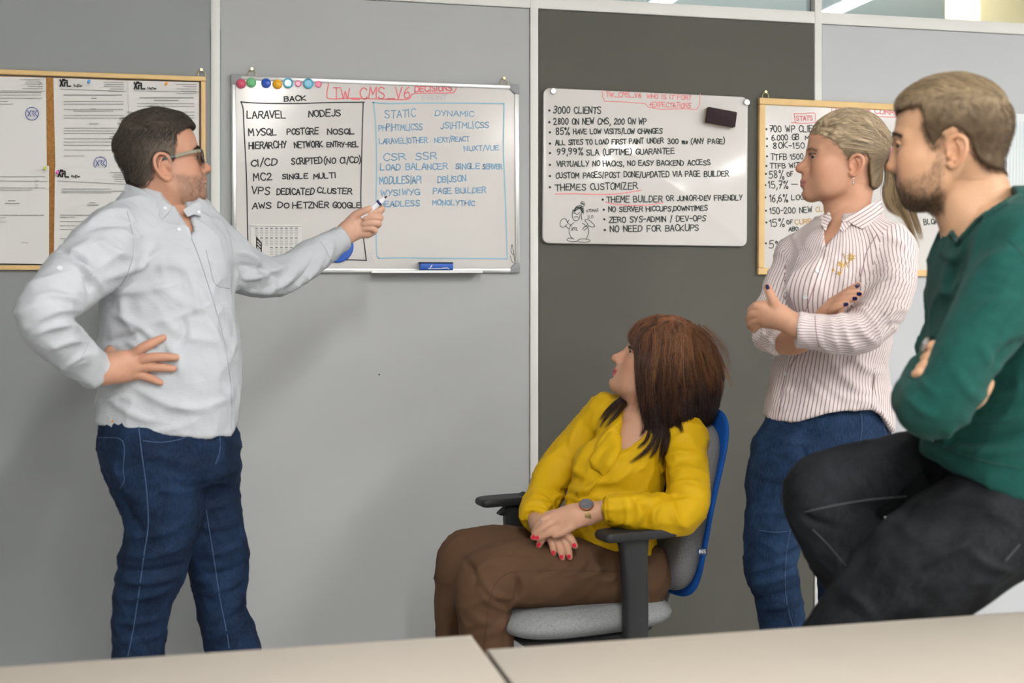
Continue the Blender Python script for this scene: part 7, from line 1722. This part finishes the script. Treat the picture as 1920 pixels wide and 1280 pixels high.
# ------------------------------------------------------------------ man in the green sweater, perched at the right
M['sweater_green'] = fabric('sweater_green', '#11433d', 0.95, noise=(60, .12), weave=(300, .25, .0010), wr=(14, .25, .006), sheen=.04)
M['denim_black'] = denim('denim_black', '#0b0c0e', '#2c3035', .5)
M['denim_black_seam'] = mat('denim_black_seam', '#46494d', .85)
SK4 = (0.51, 0.295, 0.178)
g4 = Fig(2.25); p4 = person(g4, 1860, 0, 'bearded man in a dark green sweater and black jeans, perched with folded arms')
lo, hi = g4.box(1670, 370, 2110, 960, -330, 260)
fs = Field(lo, hi, .0055)
fs.loft(g4.L([(386, 1806, 1930, 86, 0), (420, 1782, 1990, 140, 0), (470, 1762, 2030, 186, 0), (540, 1754, 2046, 200, 0), (620, 1756, 2052, 196, 0), (720, 1758, 2052, 184, 0), (800, 1744, 2050, 172, 0), (860, 1732, 2056, 176, 0), (960, 1738, 2062, 180, 0)]), p=2.3)
fs.tube(g4.T([(1910, 470, 170, 80), (1880, 415, 0, 74), (1916, 470, -170, 80)]), .05)
near4 = [(1918, 478, -176, 82), (1884, 560, -226, 70), (1820, 655, -256, 55), (1778, 738, -262, 51), (1744, 762, -236, 55), (1730, 742, -180, 48), (1738, 712, -120, 42), (1752, 690, -70, 38)]
far4 = [(1905, 480, 176, 80), (1850, 570, 200, 66), (1790, 630, 170, 52), (1762, 650, 110, 44), (1770, 668, 20, 40), (1800, 690, -80, 38)]
fa = Field(lo, hi, .0055); fa.tube(g4.T(near4)); fb = Field(lo, hi, .0055); fb.tube(g4.T(far4))
carve(fs, [(1765, 375), (1778, 420), (1796, 452), (1836, 408), (1872, 385), (1905, 366), (1895, 340), (1780, 340)], g4.Z + .13, .003)
fs.plane(g4.K(1800, 884), np.array([-.41, -.91, 0.05]), .006)
fs.D = smin(fs.D, fa.D, .018); fs.D = smin(fs.D, fb.D, .02)
V, Fq = fs.mesh(); N = vnormals(V, Fq)
V = V + N * (0.0016 * hash_noise(V, 12, 2) + 0.001 * hash_noise(V, 30, 7))[:, None]
V = crumple(V, N, (.8, .5, .1), .2, .055, .0070, 8)
V = creases(V, N, [c[:5] + (c[5] * 1.9,) + c[6:] for c in [(1790, 470, 1766, 570, 7, 5, 6), (1806, 480, 1776, 590, 8, -4, 8), (1770, 560, 1830, 520, 8, 4, -8), (1800, 540, 1910, 470, 9, 3.5, -16), (1820, 600, 1900, 560, 10, 3, -10), (1860, 690, 1920, 640, 8, -6, -8), (1840, 740, 1920, 720, 9, 5, 8), (1810, 790, 1920, 770, 9, 6, 10), (1790, 820, 1920, 812, 9, -5, 10), (1780, 838, 1910, 840, 9, 5, 8), (1740, 830, 1800, 868, 8, 4, 5), (1760, 845, 1790, 820, 6, -5, 4), (1720, 700, 1760, 740, 7, 3, 5), (1700, 740, 1750, 780, 8, 3, 5), (1840, 640, 1880, 700, 9, 2.5, 6), (1790, 690, 1850, 760, 10, 2.5, 8), (1790, 800, 1770, 830, 6, 4, 3)]], g4.Z)
body_obj('sweater', V, Fq, M['sweater_green'], p4); S4 = Skin(V, Fq)
M['sweater_rib'] = fabric('sweater_rib', '#103d37', 0.95, noise=(60, .1), weave=(300, .7, .002), wr=(14, .1, .003), sheen=.1, squeeze=(1, 1, .12))
stitch('neck_rib', S4, [(1912, 368), (1876, 389), (1840, 412), (1812, 438), (1797, 456)], .0055, M['sweater_rib'], p4, lift=.0015)
stitch('neck_rib', S4, [(1781, 428), (1788, 442), (1797, 456)], .0050, M['sweater_rib'], p4, lift=.0015)
for off in (0, 26): pass
stitch('hem_seam', S4, [(1732, 812), (1758, 832), (1800, 850), (1860, 868), (1916, 878)], .0016, M['sweater_rib'], p4)
stitch('shoulder_seam', S4, [(1864, 436), (1882, 446), (1902, 461), (1918, 480)], .0009, M['sweater_rib'], p4)
# trousers
flr = floor_py(2.22)
lo, hi = g4.box(1385, 820, 2120, flr + 12, -260, 260)
ft = Field(lo, hi, .0065)
ft.loft(g4.L([(822, 1790, 2020, 132, 0), (860, 1778, 2028, 138, 0), (920, 1776, 2040, 146, 0), (985, 1800, 2060, 148, 0)]), p=2.3)
ft.ball(g4.K(1976, 985, -70), (100 * g4.u, 90 * g4.u, 90 * g4.u), .06); ft.ball(g4.K(1972, 965, 74), (104 * g4.u, 100 * g4.u, 96 * g4.u), .06)
ft.tube(g4.T([(1950, 956, -70, 100), (1866, 984, -82, 108), (1752, 1048, -82, 108), (1650, 1148, -58, 95), (1572, 1236, -50, 80), (1530, 1310, -56, 68), (1500, 1420, -36, 62), (1462, 1600, -6, 52), (1430, flr - 50, 10, 48)]), .03)
ft.tube(g4.T([(1900, 890, 84, 104), (1760, 882, 90, 82), (1640, 896, 80, 72), (1560, 914, 70, 72), (1536, 926, 66, 68), (1550, 968, 64, 70), (1598, 1030, 68, 84), (1636, 1110, 76, 72), (1660, 1220, 84, 50), (1680, 1330, 90, 42)]), .03)
ft.plane(g4.K(1430, flr - 42), np.array([0, -1.0, 0]))
V, Fq = ft.mesh(); N = vnormals(V, Fq)
V = V + N * (0.0016 * hash_noise(V, 12, 4) + .001 * hash_noise(V, 32, 5))[:, None]
V = crumple(V, N, (.6, .7, .1), .14, .038, .0062, 4); V = crumple(V, N, (.9, -.3, .1), .10, .03, .0028, 14)
V = creases(V, N, [c[:5] + (c[5] * 1.9,) + c[6:] for c in [(1570, 870, 1620, 930, 7, 5, -5), (1600, 860, 1650, 930, 7, 5, -5), (1640, 850, 1680, 925, 7, 4, -5), (1540, 880, 1580, 935, 8, 3, -5), (1500, 960, 1560, 985, 6, -5, 6), (1700, 945, 1800, 925, 8, 4, 8), (1780, 940, 1900, 960, 9, 5, -8), (1840, 960, 1910, 990, 9, 5, -5), (1740, 1040, 1840, 1000, 9, 5, 8), (1700, 1060, 1780, 1030, 9, 3, 6), (1760, 1060, 1700, 1110, 8, -4, 6), (1820, 1030, 1890, 1070, 8, 5, 8), (1580, 1110, 1640, 1160, 8, 4, -8), (1560, 1130, 1620, 1170, 7, -3, -6)]], g4.Z)
body_obj('jeans', V, Fq, M['denim_black'], p4); ST4 = Skin(V, Fq)
stitch('seam', ST4, [(1508, 960), (1560, 948), (1630, 936), (1700, 930)], .0012, M['denim_black_seam'], p4)
stitch('seam', ST4, [(1524, 992), (1552, 1020), (1586, 1060)], .0010, M['denim_black_seam'], p4)
stitch('seam', ST4, [(1886, 1050), (1898, 1036), (1912, 1020)], .0010, M['denim_black_seam'], p4)
shoe(g4, 1430, flr, 10, 180, p4, .29)
a_ = g4.K(1690, 1360, 92); f_ = Field(a_ - .2, a_ + .2, .006); f_.tube([(*(a_ + np.array([.02, .03, .0])), .040), (*(a_ + np.array([-.02, -.04, 0])), .040), (*(a_ + np.array([-.13, -.075, -.01])), .040), (*(a_ + np.array([-.17, -.085, -.015])), .028)], 0, n=4)
V, Fq = f_.mesh(); body_obj('shoe', V, Fq, M['shoe_dark'], p4)
# head
H4 = Head(g4.K(1779, 272), rotmat(157, 0), 1.03, nose=(0.1070, -0.0365), mouth=(0.0735, -0.0660), chin=(0.0570, -0.0960), brow=.0105, lip=.8, smile=.0045, jaw=1.0, ear=(-.0145, -.022, .0745), ears=.88, open=.0040, bottom=-.19)
H4.neck([(*g4.K(1818, 312, 6), 54 * g4.u), (*g4.K(1836, 372, 6), 59 * g4.u), (*g4.K(1846, 440, 4), 70 * g4.u)], .035)
H4.neck([(*g4.K(1790, 385, -4), 30 * g4.u), (*g4.K(1810, 420, -4), 40 * g4.u)], .04)
def beard4(x, y, z):
    ay = np.abs(y); up = np.interp(x, [-.01, .012, .03, .06, .09], [.0, -.012, -.046, -.058, -.055])
    m = np.clip((up - z) / .014, 0, 1) * np.clip((x - .000) / .012, 0, 1) * np.clip((z + .128) / .012, 0, 1)
    low = np.clip((-.078 - z) / .02, 0, 1)
    mus = gz(z, H4.mz + .013, .0055) * (x > .07) * (ay < .032)
    return np.clip(m * (.38 + .5 * low) + mus * .75, 0, .88)
Vh, Fh, Ch = H4.finish(SK4, (0.50, .235, .19), blush=(1.02, .84, .80), beard=(beard4, (.085, .056, .036)))
ey = H4.eyeballs((.07, .045, .03), (.85, .5, -.02))
lo, hi = g4.box(1670, 370, 2110, 960, -330, 260)
inner = Field(lo, hi, .009)
inner.loft(g4.L([(400, 1812, 1926, 78, 0), (430, 1796, 1975, 126, 0), (480, 1780, 2015, 165, 0), (620, 1774, 2034, 170, 0), (740, 1776, 2024, 150, 0), (800, 1790, 2010, 130, 0)]), p=2.3)
inner.tube(g4.T([(1846, 420, 4, 70), (1836, 460, -8, 60)]), .03)
Vi, Fi = inner.mesh(); Ci = np.tile(np.array(SK4), (len(Vi), 1))
fin = [[(1790, 668, -262 + 60, 12), (1768, 655, -232, 12), (1751, 650, -232, 11), (1744, 652, -226, 9.5)], [(1785, 682, -215, 12), (1762, 674, -240, 12), (1744, 670, -240, 11), (1736, 672, -234, 9.5)], [(1780, 698, -225, 12), (1755, 692, -246, 12), (1736, 687, -248, 11), (1727, 690, -242, 9.2)], [(1772, 712, -230, 11), (1748, 706, -250, 11), (1728, 699, -252, 9.6), (1718, 701, -246, 8.2)]]
HB = hand_mesh(hand_field(g4, fin, palm=[[(1810, 680, -170, 24), (1788, 676, -205, 20)], [(1806, 700, -180, 22), (1782, 700, -215, 18)]], res=.0022), SK4)
tips = [[(1822, 752, -170, 13), (1838, 739, -186, 12), (1848, 728, -192, 11), (1854, 718, -192, 9)], [(1812, 762, -170, 13), (1828, 754, -188, 12), (1838, 746, -194, 11), (1844, 738, -194, 9)]]
HC4 = hand_mesh(hand_field(g4, tips, res=.0022, pad=30), SK4)
VV, FF, CC = join([(Vh, Fh, Ch), *ey, (Vi, Fi, Ci), HB, HC4]); body_obj('body', VV, FF, M['skin'], p4, CC)
# steel watch showing above the fingers
MB().tube([W(g4.K(x, y, d)) for x, y, d in ((1748, 634, -210), (1740, 638, -226), (1734, 645, -232), (1731, 654, -226), (1733, 662, -212))], [.004, .0055, .006, .0055, .004], 8).build('watch_bracelet', M['silver'], p4, smooth=True)
# hair
out4 = [(1677, 206), (1690, 204), (1710, 203), (1730, 206), (1736, 222), (1736, 245), (1742, 262), (1750, 282), (1757, 282), (1768, 268), (1776, 254), (1792, 247), (1810, 256), (1822, 272), (1832, 298), (1850, 314), (1870, 322), (1892, 322), (1918, 280), (1900, 180), (1830, 120), (1720, 140), (1668, 185)]
th4 = [(1682, 200, .012), (1700, 178, .014), (1740, 155, .013), (1798, 141, .012), (1850, 158, .010), (1885, 200, .008), (1893, 235, .008), (1888, 280, .009), (1878, 310, .006), (1745, 230, .004), (1790, 230, .005), (1755, 275, .0015), (1830, 285, .002), (1800, 190, .008)]
cap4 = Cap(H4, g4, out4, th4, k=.007)
def hcol4(V):
    t = np.clip((V[:, 2] - .03) / .06, 0, 1); n = hash_noise(V, 190, 6) * .5 + .5
    return np.array([.085, .055, .030]) + (np.array([.30, .22, .13]) - np.array([.085, .055, .030])) * (t * (.35 + .65 * n))[:, None]
cap4.mesh('hair', hcol4, M['hair_soft'], p4, var=.15, groove=lambda V: .0010 * hash_noise(V * np.array([.6, 1, .8]), 120, 9))
def flow4(P):
    t = np.clip((P[:, 2] - .05) / .04, 0, 1)[:, None]; return np.array([-.35, 0, -1.0]) * (1 - t) + np.array([.9, .3, .45]) * t + .3 * np.stack([hash_noise(P, 40, i) for i in (1, 2, 3)], 1)
cap4.strands('hair_strands', 4600, flow4, lambda R: .007 + .016 * np.clip((R[:, 2] - .05) / .04, 0, 1), hcol4, .00042, M['hair'], p4, lift=.0006, lift_end=.0034, wob=.18, colvar=.35, nseg=5)
H4.surface_strands('beard', beard4(*H4.V.T), 3000, lambda P: np.tile(np.array([.3, 0, -1.0]), (len(P), 1)) + .35 * np.stack([hash_noise(P, 60, i) for i in (1, 2, 3)], 1), .006, .00026, (.10, .066, .042), .35, M['hair'], p4, lift=.0003, lift_end=.0022, nseg=4)
hairline(H4, cap4, 1500, .006, .0055, flow4, hcol4, p4, .0003)
H4.surface_strands('eyebrows', browmask(H4, .0165, .0034)(H4.V) ** 2, 380, browflow, .008, .00032, (.07, .048, .03), .3, M['hair'], p4, lift=.0004, lift_end=.0018, nseg=4)
# stool he is perched on, just outside the picture
sx = g4.K(2128, 1085, 0); st_ = empty('bar_stool', W(np.array([sx[0], -CAM[2], sx[2]]))); tag(st_, 'tall black bar stool beyond the right edge, under the perched man', 'stool')
MB().lathe(W(sx), (0, 0, -1), [(.001, 0), (.16, .0), (.175, .008), (.178, .02), (.17, .04), (.10, .045), (.001, .045)], 32).build('seat', M['chair_black'], st_, smooth=True)
for k in range(4):
    a = math.radians(45 + 90 * k); d = np.array([math.cos(a), 0, math.sin(a)]); top = sx + d * .11 - np.array([0, .045, 0]); bot = sx + d * .15; bot[1] = -CAM[2]
    MB().tube([W(top), W(bot)], .012, 8).build('leg', M['chair_black'], st_, smooth=True)
MB().tube([W(np.array([sx[0], -CAM[2] + .28, sx[2]]) + .142 * np.array([math.cos(q), 0, math.sin(q)])) for q in np.linspace(0, 2 * math.pi, 33)], .008, 8).build('foot_ring', M['steel'], st_, smooth=True)
